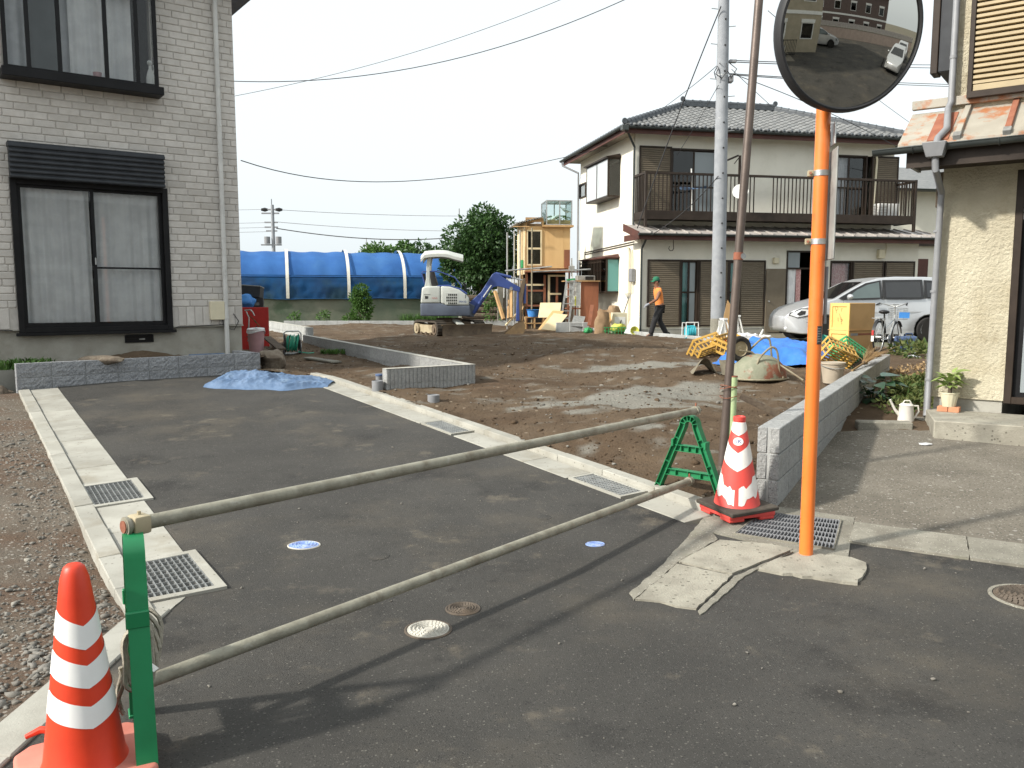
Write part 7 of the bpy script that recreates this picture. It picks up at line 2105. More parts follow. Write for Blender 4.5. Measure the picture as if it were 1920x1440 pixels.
svs=[Vector((0,0,.80)),Vector((.01,0,.95)),Vector((.03,0,1.10)),Vector((.05,0,1.25)),Vector((.065,0,1.35)),sl_+Vector((0,-.02,.005)),(sl_+elr)/2+Vector((0,0,.0)),sr_+Vector((0,.02,.005)),(sr_+ell)/2]
sed=[(0,1),(1,2),(2,3),(3,4),(3,5),(5,6),(3,7),(7,8)]
skin_mesh(svs,sed,[(.15,.125),(.145,.12),(.15,.13),(.155,.14),.09,.085,.072,.085,.072],'shirt',m_shirt,t)
MB().lathe([(.062,-.02),(.066,.0),(.058,.02)],16,(.078,0,1.385),Matrix.Rotation(R(12),3,'Y')).build('collar',m_white,t)
tvs=[Vector((0,0,.86)),Vector((.02,.09,.80)),(Vector((.02,.09,.80))+kf)/2,kf,(kf+af)/2,af+Vector((0,0,-.01)),Vector((-.02,-.09,.80)),(Vector((-.02,-.09,.8))+kb)/2,kb,(kb+ab)/2,ab+Vector((0,0,-.01))]
skin_mesh(tvs,[(0,1),(1,2),(2,3),(3,4),(4,5),(0,6),(6,7),(7,8),(8,9),(9,10)],[.13,.115,.10,.085,.078,.075,.115,.10,.085,.078,.075],'trousers',m_trous,t)
for a_,pit in((af,0),(ab,.5)):
 mb=MB();mb.prism([(-.09,-.06),(.17,-.06),(.18,-.035),(.10,.0),(.02,.05),(-.08,.05),(-.10,.0)],-.045,.045,'y');mb.xf(Matrix.Translation(a_+Vector((0,0,-.03)))@Matrix.Rotation(pit,4,'Y'));mb.build('shoe',m_plast,t,bevel=.015,seg=2)
def hand(w,d,up_):
 d=d.normalized();s_=d.cross(up_).normalized();n_=s_.cross(d)
 mb=MB();mb.tube([w-d*.03,w+d*.02,w+d*.06,w+d*.085],[.030,.034,.040,.034],8)
 for k,L in enumerate((.070,.080,.074,.058)):
  b_=w+d*.075+s_*(-.027+.018*k)
  mb.tube([b_,b_+d*L*.5-n_*.006,b_+d*L*.85-n_*.03,b_+d*L-n_*.045],[.0095,.009,.008,.006],6)
 b_=w+d*.03-s_*.03
 mb.tube([b_,b_+d*.03-s_*.025,b_+d*.062-s_*.028-n_*.012],[.012,.010,.007],6)
 return mb
hand(wrr,Vector((.24,0,-.12)),Vector((0,0,1))).build('hand',m_glove,t,smooth=60)
hand(wrl,Vector((.05,-.03,-.25)),Vector((1,0,0))).build('hand',m_glove,t,smooth=60)
# ---- poles and wires
UP=G(1345,640);UPx=A(1345,640,21.4).x
t=thing('utility_pole','tall grey concrete utility pole with step bolts in front of the cream house','utility pole',(UPx,21.4,.33))
topx=A(1357,10,21.4);lean=(topx.x-UPx)/(topx.z-.33)
PH=10.6
def upz(v):return A(1350,v,21.4).z-.33
MB().tube([(0,0,0),(lean*PH*.5,0,PH*.5),(lean*PH,0,PH)],[.185,.158,.118],22).build('pole',m_cpole,t,smooth=60)
z=upz(597);MB().tube([(0,0,0),(lean*z,0,z)],[.192,.184],22).build('collar',m_concold,t)
for v in(223,261,142):z=upz(v);r=.185-.067*z/PH;MB().tube([(lean*z,0,z-.012),(lean*z,0,z+.012)],r+.006,20).build('band',m_galv,t)
for i in range(15):
 z=upz(242)+i*.42-.05;sg=(-1)**i
 if z>PH-.1:break
 r=.185-.067*z/PH
 MB().cyl((lean*z+sg*r*.9,0,z),(lean*z+sg*(r+.17),-.02,z+.012),.010,n=6).build('step_bolt',m_galv,t)
for i in range(14):
 z=.55+i*.62;r=.185-.067*z/PH
 MB().cyl((lean*z+.02,-r*.95,z),(lean*z+.02,-r-.015,z),.022,n=8).build('bolt_hole',m_dark,t)
mb=MB();zz=upz(118)
for k in range(5):
 a0=k*1.3;mb.tube([(lean*zz+.17*math.cos(a0),-.17*abs(math.sin(a0)),zz-.05*k),(lean*zz+.3*math.cos(a0),-.22,zz-.2-.04*k),(lean*zz+.2*math.cos(a0+.6),-.18,zz-.42)],.012,5)
mb.build('cable_loop',m_cable,t)
mb=MB();mb.box(lean*zz+.16,lean*zz+.26,-.1,.1,upz(155),upz(143));mb.box(lean*zz+.16,lean*zz+.34,-.05,.05,upz(118),upz(112));mb.build('junction_box',m_gpipe,t,bevel=.01)
t=thing('utility_pole','distant utility pole with crossarms and a transformer above the netting','utility pole',(A(514,500,62).x,62,.3))
def dz(v):return A(514,v,62).z-.3
MB().tube([(0,0,0),(0,0,dz(384))],[.16,.12],12).build('pole',m_cpole,t)
MB().cyl((-.05,0,dz(386)),(-.05,0,dz(373)),.04,n=6).build('lightning_rod',m_cpole,t)
for v,w in((393,.75),(400,.8),(417,.6),(426,.6),(433,.5)):MB().box(-w,w*.6,-.06,.06,dz(v)-.05,dz(v)+.05).build('crossarm',m_gpipe,t)
for x in(-.55,.5):MB().blob((x,0,dz(393)),(.3,.15,.16),3,.3,1).build('insulator',m_cable,t)
for x in(-.42,.42):MB().cyl((x,-.1,dz(457)),(x,-.1,dz(444)),.22,n=12).build('transformer',m_gpipe,t)
MB().box(-.9,.6,-.1,.1,dz(459)-.05,dz(459)+.04).build('crossarm',m_gpipe,t)
def wire(label,pts,r,sag=0.0,name='overhead_wire',group='overhead wires',m=None,n=24):
 """wire through given points; between two points a sag can be given"""
 o=Vector(pts[0])
 t=thing(name,label,'wire',o,0,group)
 if len(pts)==2:
  a,b=Vector(pts[0]),Vector(pts[1]);q=[a+(b-a)*(i/n)-Vector((0,0,sag*4*(i/n)*(1-i/n)))-o for i in range(n+1)]
 else:
  a,b,c=[Vector(p)for p in pts];q=[]
  tb=(b-a).length/((b-a).length+(c-b).length)
  for i in range(n+1):
   s=i/n
   L0=(s-tb)*(s-1)/((0-tb)*(0-1));L1_=s*(s-1)/(tb*(tb-1));L2=s*(s-tb)/(1-tb)
   q.append(a*L0+b*L1_+c*L2-o)
 MB().tube(q,r,5).build('cable',m or m_cable,t,smooth=0)
 return t
hc=LH.o+LH.ex*0+LH.ey*.3
wire('dark wire sagging from the brick-clad house up across the sky',[A(430,152,14.6),A(760,130,14.2),A(1200,-14,13.5)],.007)
wire('thin wire rising from the brick-clad house, crossing the darker one',[A(430,182,16),A(760,103,15),A(1120,-30,13)],.0045)
wire('low sagging wire from the brick-clad house to the roof of the cream house',[A(452,301,15.0),A(700,341,20.5),A(1110,283,28.0)],.010)
wire('service wire from the tall pole down to the balcony corner',[A(1352,12,21.2),A(1270,220,22.8),A(1195,428,24.2)],.016)
wire('service wire from the pole to the gutter end of the lower roof',[A(1347,330,21.2),A(1290,390,22.5),A(1222,440,24.2)],.012)
wire('thin wire from the pole over the ridge of the tiled roof',[A(1350,118,21.2),A(1300,160,27),A(1240,205,34)],.010)
wire('thin wire from the pole down to the front of the cream house',[A(1347,160,21.2),A(1310,225,23),A(1270,290,25.6)],.008)
for i,(v0,v1,lab)in enumerate(((113,120,'upper of the four level wires between the pole and the right house'),(116,126,'second of the four level wires between the pole and the right house'),(138,157,'third of the four level wires between the pole and the right house'),(140,161,'lowest of the four level wires between the pole and the right house'))):
 wire(lab,[A(1368,v0,21.4),A(1580,(v0+v1)/2+3,27),A(1800,v1+2,33)],.012)
wire('wire slanting down from the pole past the mirror to the right house',[A(1372,138,21.4),A(1560,214,24),A(1760,320,27)],.010)
wire('thin wire from beyond the mirror down to the roof end',[A(1440,20,22),A(1560,120,26),A(1720,240,32)],.008)
wire('thin wire crossing behind the brown pole toward the ridge end',[A(1372,130,21.4),A(1420,175,24),A(1452,203,29)],.008)
for i,(vl,vm,vr,x1,lab)in enumerate(((393,402,405,880,'upper pale wire from the far pole toward the dark tree'),(416,428,433,850,'middle pale wire from the far pole'),(428,447,446,845,'lowest and darkest wire from the far pole'))):
 wire(lab,[A(518,vl,62),A((518+x1)/2,vm,62),A(x1,vr,60)],.020 if i<2 else .035,m=m_cable if i==2 else m_gpipe)
for i,v in enumerate((392,417,426,434)):
 wire('wire leaving the far pole to the left, %s of four'%['top','second','third','bottom'][i],[A(380,v+2,62),A(450,v+1.5,62),A(508,v,62)],.015,m=m_gpipe)
p=A(952,440,44);t=thing('antenna_mast','thin bare mast above the dark tree','mast',(A(861,400,44).x,44,.3));MB().cyl((0,0,0),(0,0,A(861,391,44).z-.3),.03,n=6).build('mast',m_sign,t)
t=thing('antenna_mast','faint distant mast above the blue netting','mast',(A(686,400,70).x,70,.3));MB().cyl((0,0,0),(0,0,A(686,446,70).z-.3),.03,n=6).build('mast',m_sign,t);MB().box(-.3,.2,-.02,.02,A(686,462,70).z-.3,A(686,461,70).z-.2).build('crossbar',m_sign,t)
# ---- crumpled blue sheet on the asphalt
BS=G(505,722)
t=thing('blue_sheet','crumpled faded blue sheet lying on the asphalt at the lane end','sheet',(BS.x,BS.y,gz(BS.y)))
c=Vector((BS.x,BS.y,0))
ux_=(Vector((G(625,723).x,G(625,723).y,0))-Vector((G(395,722).x,G(395,722).y,0)));Ls=ux_.length;ux_.normalize();uy_=Vector((-ux_.y,ux_.x,0))
def sheet_fn(p,q):
 x=(p-.5)*Ls;y=(q-.42)*1.0*(1-.55*abs(2*p-1)**2.2)+.12*mno.noise(Vector((p*5,1,2)))
 w=c+ux_*x+uy_*y
 ex=1-abs(2*p-1)**3;ey=1-abs(2*q-1)**2.4
 f=.5+.5*mno.noise(Vector((x*2.2+y*1.5,y*2.5,7)))
 r=1-abs(mno.noise(Vector((x*2.0-y*3.2,y*2.0+x,3))))*2
 r2=1-abs(mno.noise(Vector((x*5.5-y*6,y*5+x*2,13))))*2
 h=(.012+.09*f*max(0,ey)+.055*max(r,0)*ey+.035*max(r2,0))*(.10+ex)*(1.25-.85*p)+.016*(1-2*abs(mno.noise(Vector((x*11+y*4,y*13-x*3,23)))))*(.3+ey)+.014
 if p<.12:h*=.75+2*p
 return(w.x-BS.x,w.y-BS.y,gz(w.y)-gz(BS.y)+h*min(1,6*min(q,1-q)+.05))
MB().grid(sheet_fn,150,80).build('sheet',m_tarpold,t,smooth=55,fix=False)
# ---- silver minivan
CW=Vector((A(1548,640,20.9).x,20.9,.375))
t=thing('minivan','silver minivan parked nose left in front of the cream house','car',CW,R(3))
def csec(x):
 """half width, hood/roof line etc."""
 pass
Wd=1.72
top=[(-.98,.52),(-.93,.66),(-.80,.78),(-.60,.87),(-.2,.98),(.12,1.06),(.22,1.09),(.6,1.30),(1.0,1.50),(1.35,1.60),(1.8,1.645),(2.6,1.64),(3.2,1.61),(3.45,1.55),(3.58,1.30),(3.62,.9),(3.64,.6),(3.60,.32)]
bot=[(-.98,.50),(-.97,.34),(-.90,.24),(-.6,.20),(-.40,.19)]
def arc(cx,r,a0,a1,n=10):return[(cx+r*math.cos(a0+(a1-a0)*i/n),.31+r*math.sin(a0+(a1-a0)*i/n))for i in range(n+1)]
outline=top+[(3.2,.22)]+arc(2.66,.37,-.25,PI+.25)[0:]+[(.40,.20)]+arc(0,.37,-.25,PI+.25)+[(-.42,.2),(-.6,.2),(-.90,.24),(-.97,.34)]
def inset(x,z):
 """how far the side leans in at height z / at the nose"""
 k=.025*max(0,(z-.9))+.27*max(0,z-1.0)**1.1*.9
 nose=max(0,-x-.30)**2*.75
 tail=max(0,x-3.2)**2*.5
 return k+nose+tail
mb=MB();n=len(outline)
vs=[]
for sgn in(0,1):
 for(x,z)in outline:
  i_=inset(x,z);vs.append((x,i_ if sgn==0 else Wd-i_,z))
mb.add(vs,[(i,(i+1)%n,n+(i+1)%n,n+i)for i in range(n)])
def fill(ring,flip):
 bm=bmesh.new();q=[bm.verts.new(p)for p in ring]
 es=[bm.edges.new((q[i],q[(i+1)%len(q)]))for i in range(len(q))]
 bmesh.ops.triangle_fill(bm,edges=es,use_beauty=True)
 bm.verts.index_update()
 r=[tuple(v.co)for v in bm.verts],[tuple(v.index for v in f.verts)for f in bm.faces]
 bm.free();return r
for ring in(vs[:n],vs[n:]):
 a_,b_=fill(ring,0);mb.add(a_,b_)
me=mb.mesh('body',smooth=0)
bm=bmesh.new();bm.from_mesh(me);bmesh.ops.remove_doubles(bm,verts=bm.verts,dist=1e-5);bmesh.ops.recalc_face_normals(bm,faces=bm.faces)
es=[e for e in bm.edges if len(e.link_faces)==2 and e.calc_face_angle(0)>R(55)]
bmesh.ops.bevel(bm,geom=es,offset=.035,segments=3,affect='EDGES',profile=.6)
bm.to_mesh(me);bm.free();me.polygons.foreach_set('use_smooth',[True]*len(me.polygons));me.set_sharp_from_angle(angle=R(50))
put(me,'body',m_car,t)
def side_panel(poly,nm,m,off=.004,par=t,th=.012,far=False):
 """thin panel following the leaning side of the body"""
 a_,b_=fill([(x,0,z)for x,z in poly],0)
 q=MB();vv=[]
 for(x,y,z)in a_:
  i_=inset(x,z);vv.append((x,i_-off if not far else Wd-i_+off,z))
 q.add(vv,b_);return q.build(nm,m,par,smooth=0,fix=False)
side_panel([(.30,1.10),(.72,1.33),(1.02,1.48),(1.42,1.555),(1.42,1.08),(.45,1.06)],'window_surround',m_plast,.003)
side_panel([(1.46,1.08),(1.46,1.56),(2.5,1.57),(2.5,1.08)],'window_surround',m_plast,.003)
side_panel([(2.54,1.10),(2.54,1.56),(3.25,1.52),(3.40,1.12)],'window_surround',m_plast,.003)
m_cargl=mat('car_glass_clear',(.10,.135,.13),(.075,.10,.10),.8,.06,spec=.9)
m_carpriv=mat('car_glass_dark',(.014,.014,.015),(.02,.02,.02),2,.06,spec=.9)
side_panel([(.50,1.10),(.78,1.31),(1.06,1.44),(1.37,1.51),(1.37,1.12),(.52,1.09)],'side_window',m_cargl,.006)
side_panel([(1.53,1.12),(1.53,1.50),(2.44,1.515),(2.44,1.12)],'side_window',m_carpriv,.006)
side_panel([(2.60,1.13),(2.60,1.50),(3.18,1.47),(3.30,1.14)],'side_window',m_carpriv,.006)
mb=MB();mb.add([(.20,.16,1.105),(.20,Wd-.16,1.105),(1.02,Wd-.30,1.518),(1.02,.30,1.518)],[(0,1,2,3)]);mb.build('windscreen',m_carpriv,t,fix=False)
side_panel([(-.885,.67),(-.85,.735),(-.63,.85),(-.40,.84),(-.44,.66),(-.70,.60)],'headlight_rim',m_plast,.003)
side_panel([(-.86,.68),(-.83,.72),(-.62,.83),(-.42,.82),(-.46,.68),(-.70,.62)],'headlight',m_lens,.005)
side_panel([(-.72,.70),(-.63,.79),(-.52,.78),(-.54,.70),(-.66,.66)],'headlight_inner',m_plast,.007)
for x,z in((-.93,.33),):MB().blob((x+.02,inset(x,z)+.02,z),(.05,.05,.06),2,.05,2).build('fog_lamp',m_lens,t,smooth=60)
for pl in([(.42,.25),(.42,1.06),(.424,1.06),(.424,.25)],[(1.44,.24),(1.44,1.55),(1.445,1.55),(1.445,.24)],[(2.52,.24),(2.52,1.55),(2.525,1.55),(2.525,.24)]):side_panel(pl,'door_seam',m_plast,.003)
side_panel([(-.97,.44),(-.4,.50),(-.4,.508),(-.97,.448)],'bumper_seam',m_plast,.003)
side_panel([(.40,.72),(3.5,.745),(3.5,.775),(.40,.745)],'side_moulding',m_alloy,.012)
side_panel([(.42,.20),(2.26,.20),(2.26,.285),(.42,.285)],'sill_panel',m_car,.022)
for x in(1.22,1.66):MB().box(x,x+.18,-.03,.0,.93,.965).build('door_handle',m_alloy,t,bevel=.008)
mb=MB();mb.blob((.52,-.14,1.14),(.075,.10,.07),3,.05,2);mb.beam((.56,.02,1.08),(.54,-.10,1.11),.05,.04);mb.build('door_mirror',m_car,t,smooth=60)
for x in(0,2.66):
 e=bpy.data.objects.new('wheel',None);COL.objects.link(e);e.parent=t;e.location=(x,.02,.31)
 Mx=Matrix.Rotation(R(90),3,'X')
 MB().lathe([(.20,-.20),(.285,-.20),(.305,-.18),(.31,-.1),(.305,.0),(.285,.015),(.21,.015)],36,(0,0,0),Mx).build('tyre',m_tyre,e)
 q=MB();q.lathe([(.212,-.05),(.205,.012),(.19,.008),(.185,-.05)],36,(0,0,0),Mx);q.lathe([(0,.004),(.05,.002),(.055,-.04)],18,(0,0,0),Mx)
 for k in range(6):
  a_=2*PI*k/6;d=Vector((math.cos(a_),0,math.sin(a_)));q.beam(d*.04+Vector((0,.01,0)),d*.195+Vector((0,.012,0)),.045,.03,(0,1,0))
 q.build('rim',m_alloy,e)
 MB().lathe([(0,-.06),(.19,-.06)],24,(0,0,0),Mx).build('brake',m_plast,e,fix=False)
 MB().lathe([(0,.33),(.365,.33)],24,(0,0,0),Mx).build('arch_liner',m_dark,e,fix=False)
 e2=copy_tree(e,t);e2.location=(x,Wd-.02,.31);e2.rotation_euler=(0,0,PI)
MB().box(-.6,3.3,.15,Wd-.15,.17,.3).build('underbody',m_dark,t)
side_panel([(.85,.34),(2.2,.30),(2.2,.50),(1.9,.43),(1.5,.46),(1.2,.40)],'mud_splash',m_exy,.0045)if False else None
# ---- stacked boxes
BXp=Vector((A(1600,655,17.0).x,17.0,.38))
ba,bb_,bc=A(1563,600,17.35),A(1594,600,16.9),A(1640,600,17.25)
ang=math.atan2(bc.y-bb_.y,bc.x-bb_.x)
zs_=[.385,A(1594,620,16.9).z,A(1594,568,16.9).z]
for k in range(2):
 t=thing('storage_box',['lower brown board box with a yellow face, resting on the ground by the bicycle','upper brown board box with a yellow face, stacked on the other one'][k],'box',(bb_.x,bb_.y,zs_[k]),ang,'stacked board boxes')
 w=(bc-bb_).length;d=(ba-bb_).length;h=zs_[k+1]-zs_[k]-.006
 MB().box(0,w,.0,d+.05,0,h).build('box',m_box,t,bevel=.006)
 q=MB();q.box(-.012,-.001,.0,d,0,h);q.build('face_panel',m_boxy,t)
 fr=MB()
 for(y0,y1,z0,z1)in((0,.07,0,h),(d-.05,d,0,h),(.07,d-.05,h-.07,h),(.07,d-.05,0,.05)):fr.box(-.032,-.0125,y0,y1,z0,z1)
 fr.build('face_frame',m_boxy,t,bevel=.003)
 if k==0:
  MB().box(w*.05,w*.33,-.004,.001,h-.10,h-.05).build('tape_strip',m_sign,t);MB().box(w*.34,w*.93,-.004,.001,h-.095,h-.055).build('tape_strip',m_redwood,t)
 else:
  MB().box(-.03,w+.02,-.02,d+.05,-.005,.008).build('lid_edge',m_box,t)
  q=MB();rr=random.Random(2)
  for i in range(7):
   y=d*.25+rr.random()*d*.5;z=h*(.15+.6*rr.random());q.tube([(-.0135,y,z),(-.0135,y+rr.uniform(-.06,.06),z+rr.uniform(.03,.1)),(-.0135,y+rr.uniform(-.06,.06),z+rr.uniform(.05,.2))],.004,4)
  q.build('scrawl',m_bark,t)
  # ---- bicycle
BK=Vector((A(1662,655,16.9).x,16.9,.375))
bh=R(48)
t=thing('bicycle','silver city bicycle with a rear carrier and blue tag, leaning by the boxes','bicycle',BK,(R(0),R(3),bh))
WR=.33
def wheel(x,nm='wheel'):
 e=bpy.data.objects.new(nm,None);COL.objects.link(e);e.parent=t;e.location=(x,0,WR)
 c_=[(WR*.96*math.cos(2*PI*i/36),0,WR*.96*math.sin(2*PI*i/36))for i in range(36)]
 MB().tube(c_,.018,8,closed=True).build('tyre',m_tyre,e)
 MB().tube([(x_*.93,0,z_*.93)for x_,y_,z_ in c_],.010,6,closed=True).build('rim',m_galv,e)
 q=MB()
 for i in range(18):a_=2*PI*i/18;q.cyl((.02*math.cos(a_+1),.02*(-1)**i,.02*math.sin(a_+1)),(.29*math.cos(a_),0,.29*math.sin(a_)),.0016,n=3,cap=False)
 q.build('spokes',m_galv,e,smooth=0);MB().cyl((0,-.045,0),(0,.045,0),.022,n=10).build('hub',m_galv,e)
 return e
wheel(-.52);wheel(.56)
q=MB();q.tube([(-.10,0,.30),(-.26,0,.78)],.017,8);q.tube([(-.10,0,.30),(.10,0,.33),(.36,0,.66),(.39,0,.80)],.019,8);q.tube([(-.17,0,.52),(.36,0,.72)],.014,8)
for s in(-1,1):q.tube([(-.10,s*.03,.30),(-.52,s*.06,WR)],.010,6);q.tube([(-.24,s*.02,.70),(-.52,s*.06,WR)],.009,6);q.tube([(.41,s*.05,.62),(.56,s*.06,WR)],.012,6)
q.tube([(.39,0,.80),(.36,0,.98)],.014,8);q.build('frame',m_galv,t)
q=MB();q.tube([(.14,-.29,1.00),(.26,-.26,1.04),(.36,-.12,1.0),(.38,0,.97),(.36,.12,1.0),(.26,.26,1.04),(.14,.29,1.00)],.012,8);q.build('handlebar',m_galv,t)
for s in(-1,1):MB().tube([(.13,s*.29,1.0),(.24,s*.268,1.035)],.018,8).build('grip',m_plast,t);MB().tube([(.30,s*.24,1.01),(.2,s*.29,.98)],.006,5).build('brake_lever',m_galv,t)
q=MB();q.blob((-.29,0,.84),(.135,.10,.045),3,.1,2);q.tube([(-.27,0,.72),(-.275,0,.82)],.013,6);q.build('saddle',m_plast,t,smooth=60)
q=MB()
for y in(-.07,-.025,.025,.07):q.tube([(-.34,y,.70),(-.76,y,.70)],.006,5)
for x in(-.36,-.55,-.75):q.tube([(x,-.07,.70),(x,.07,.70)],.006,5)
for s in(-1,1):q.tube([(-.6,s*.07,.70),(-.52,s*.065,WR)],.006,5)
q.build('carrier',m_galv,t)
for x,a0,a1 in((-.52,.25,2.9),(.56,.7,2.5)):
 q=MB();q.grid(lambda p,w_:(x+(WR+.03)*math.cos(a0+(a1-a0)*p),-.028+.056*w_,WR+(WR+.03)*math.sin(a0+(a1-a0)*p)),18,3);q.build('mudguard',m_plast,t,fix=False)
MB().box(-.885,-.872,-.02,.02,.36,.46).build('reflector',m_red,t);MB().box(-.882,-.87,-.025,.025,.24,.35).build('reflector',m_white,t,label='white reflector strip')
q=MB();q.lathe([(0,0),(.09,0),(.09,.012),(0,.012)],20,(-.10,-.06,.30),Matrix.Rotation(R(90),3,'X'));q.tube([(-.1,-.08,.3),(-.02,-.08,.15),(-.02,-.15,.15)],.009,6);q.tube([(-.1,.04,.3),(-.18,.06,.45),(-.18,.13,.45)],.009,6);q.tube([(-.1,-.06,.3),(-.52,-.06,.28)],.012,6);q.build('crank',m_galv,t)
q=MB();q.tube([(-.12,-.06,.28),(-.16,-.18,.02)],.009,6);q.build('kickstand',m_galv,t)
q=MB()
for i in range(6):z=.72+i*.045;q.tube([(.45,-.15,z),(.72,-.15,z),(.72,.15,z),(.45,.15,z)],.004,4,closed=True)
for i in range(6):q.tube([(.45+i*.054,-.15,.72),(.45+i*.054,-.15,.95)],.003,4);q.tube([(.45+i*.054,.15,.72),(.45+i*.054,.15,.95)],.003,4);q.tube([(.45,-.15+i*.06,.72),(.45,-.15+i*.06,.95)],.003,4)
q.build('front_basket',m_galv,t,smooth=0)
MB().obox((.43,-.17,.80),(.20,.008,.12),(0,0,R(-62))).build('blue_tag',m_blue,t)
MB().box(-.56,-.38,.075,.083,.36,.64).build('skirt_guard',m_gcrate,t)if False else None
p=A(1703,660,16.7);t=thing('water_tank','cloudy blue-grey plastic jerry can behind the bicycle wheel','jerry can',(A(1702,650,16.9).x,17.0,.37),R(12))
MB().box(-.20,.20,-.14,.14,0,.36).build('can',m_bluebin,t,bevel=.05,seg=3);MB().cyl((-.1,0,.35),(-.1,0,.41),.04,n=12).build('cap',m_white,t);MB().tube([(-.02,0,.35),(.0,0,.41),(.14,0,.41),(.16,0,.35)],.016,6).build('handle',m_bluebin,t)
# ---- tarp heap, wheelbarrow, crates
TP=GS(1440,690)
t=thing('blue_tarp','bright blue tarpaulin spread over a low heap behind the wheelbarrow','tarpaulin',(0,0,0))
ta=[A(1330,690,13.2),A(1535,700,13.0),A(1560,648,15.9),A(1395,648,15.6)]
def tf_(p,q):
 w=(ta[0]*(1-p)+ta[1]*p)*(1-q)+(ta[3]*(1-p)+ta[2]*p)*q
 z=soilz(w.x,w.y)
 e_=min(1,5*min(p,1-p,q*1.0+.02,1-q))
 h=.03+e_*(.20+.10*mno.noise(Vector((w.x*1.1,w.y*1.1,2))))+.05*(1-abs(mno.noise(Vector((w.x*2.4+w.y,w.y*2,6))))*2)*e_+.03*mno.noise(Vector((w.x*7,w.y*7,6)))
 return(w.x,w.y,z+h)
MB().grid(tf_,60,40).build('tarp',m_tarp,t,smooth=55,fix=False)
t.location=(0,0,0)
p=GS(1345,700)
t=thing('canvas_heap','stiff olive-brown canvas folded on the soil left of the wheelbarrow','canvas',p)
mb=MB();mb.grid(lambda a,b:(-.35+.5*a,-.1+.3*b,.22*math.sin(PI*min(a*1.5,1))*(1-.6*b)+.04*mno.noise(Vector((a*4,b*4,1)))),14,8);mb.grid(lambda a,b:(.02+.36*a,-.18-.05*a+.22*b,.20*b*(1-.5*a)+.03*mno.noise(Vector((a*5,b*5,8)))),12,8);mb.build('canvas',m_sheetgrey,t,smooth=40,fix=False)
WB=GS(1418,710);WB.z=soilz(WB.x,WB.y)
t=thing('wheelbarrow','rusty wheelbarrow lying upside down with its tray as a dome','wheelbarrow',WB,R(6))
def tray(p,q):
 a_=2*PI*p;k=q
 r=math.sqrt(max(0,1-k**2.2));sx=.37*(1+.10*math.cos(a_));sy=.30
 return(sx*r*math.cos(a_),sy*r*math.sin(a_),.01+.33*k*(1-.0*k))
mb=MB();mb.grid(tray,36,12,closeu=True);mb.build('tray',m_barrow,t,smooth=60,fix=False)
MB().tube([(.385*(1+.1*math.cos(a_))*math.cos(a_),.315*math.sin(a_),.012)for a_ in[2*PI*i/30 for i in range(30)]],.014,6,closed=True).build('tray_rim',m_barrowp,t)
def bz(u,v):q=A(u,v,WB.y);return q.x-WB.x,q.z-WB.z
for yy,pts in((-.22,[(1409,703),(1406,690),(1408,672),(1428,652),(1437,648),(1446,655),(1449,690),(1451,705)]),(.16,[(1404,668),(1430,642),(1442,634),(1453,635),(1456,650),(1457,668),(1462,690)])):
 q=[]
 for(u,v)in pts:x,z=bz(u,v);q.append(Vector((x,yy,max(z,.02))))
 for _ in range(2):
  r_=[q[0]]
  for a_,b_ in zip(q,q[1:]):r_+=[a_*.75+b_*.25,a_*.25+b_*.75]
  q=r_+[q[-1]]
 MB().tube(q,.0145,8).build('frame_tube',m_barrowp,t)
for(a_,b_,y0,y1)in(((1455,680),(1493,693),.1,.0),((1449,680),(1480,716),-.2,-.45),((1455,706),(1466,685),-.25,.1),((1399,690),(1408,665),-.1,.1)):
 x0,z0=bz(*a_);x1,z1=bz(*b_);MB().tube([(x0,y0,z0),(x1,y1,max(z1,.02))],.012,6).build('stay',m_barrowp,t)
wx,wz=bz(1388,654)
e=bpy.data.objects.new('wheel',None);COL.objects.link(e);e.parent=t;e.location=(wx,.05,wz);e.rotation_euler=(0,0,R(12))
Mx=Matrix.Rotation(R(90),3,'X')
MB().lathe([(.10,-.035),(.14,-.045),(.165,-.03),(.172,0),(.165,.03),(.14,.045),(.10,.035)],30,(0,0,0),Mx).build('tyre',m_tyre,e)
MB().lathe([(0,.03),(.03,.03),(.04,.012),(.09,.012),(.105,.035)],24,(0,0,0),Mx).build('rim',m_exy,e);MB().lathe([(.105,-.035),(.09,-.012),(0,-.012)],24,(0,0,0),Mx).build('rim',m_exy,e)
MB().tube([(wx-.02,-.02,wz-.02),(wx+.14,-.03,wz-.04),(wx+.24,-.04,wz-.12),(.0,-.05,.30)],.013,6).build('fork',m_barrowp,t);MB().tube([(wx-.02,.12,wz-.02),(wx+.16,.13,wz-.06),(.02,.1,.30)],.013,6).build('fork',m_barrowp,t)
for i,(a_,b_,r_,m_,lab)in enumerate(((A(1382,708,11.5),A(1456,709,11.45),.016,m_straw,'pale bamboo stick lying in front of the wheelbarrow'),(A(1410,641,16.0),A(1512,648,15.6),.03,m_white,'long white pipe lying across the back of the blue tarpaulin'),(A(1318,653,14.0),A(1375,654,14.0),.02,m_wood,'thin wooden handle lying on the yellow crate'),(A(1484,714,11.6),A(1506,709,12.0),.018,m_yel,'short yellowish stick at the edge of the tarpaulin'))):
 t=thing('stick',lab,'stick',a_,0,'sticks and pipes around the tarpaulin');MB().tube([(0,0,0),(b_-a_)*.5-Vector((0,0,.008)),b_-a_],r_,8).build('stick',m_,t)
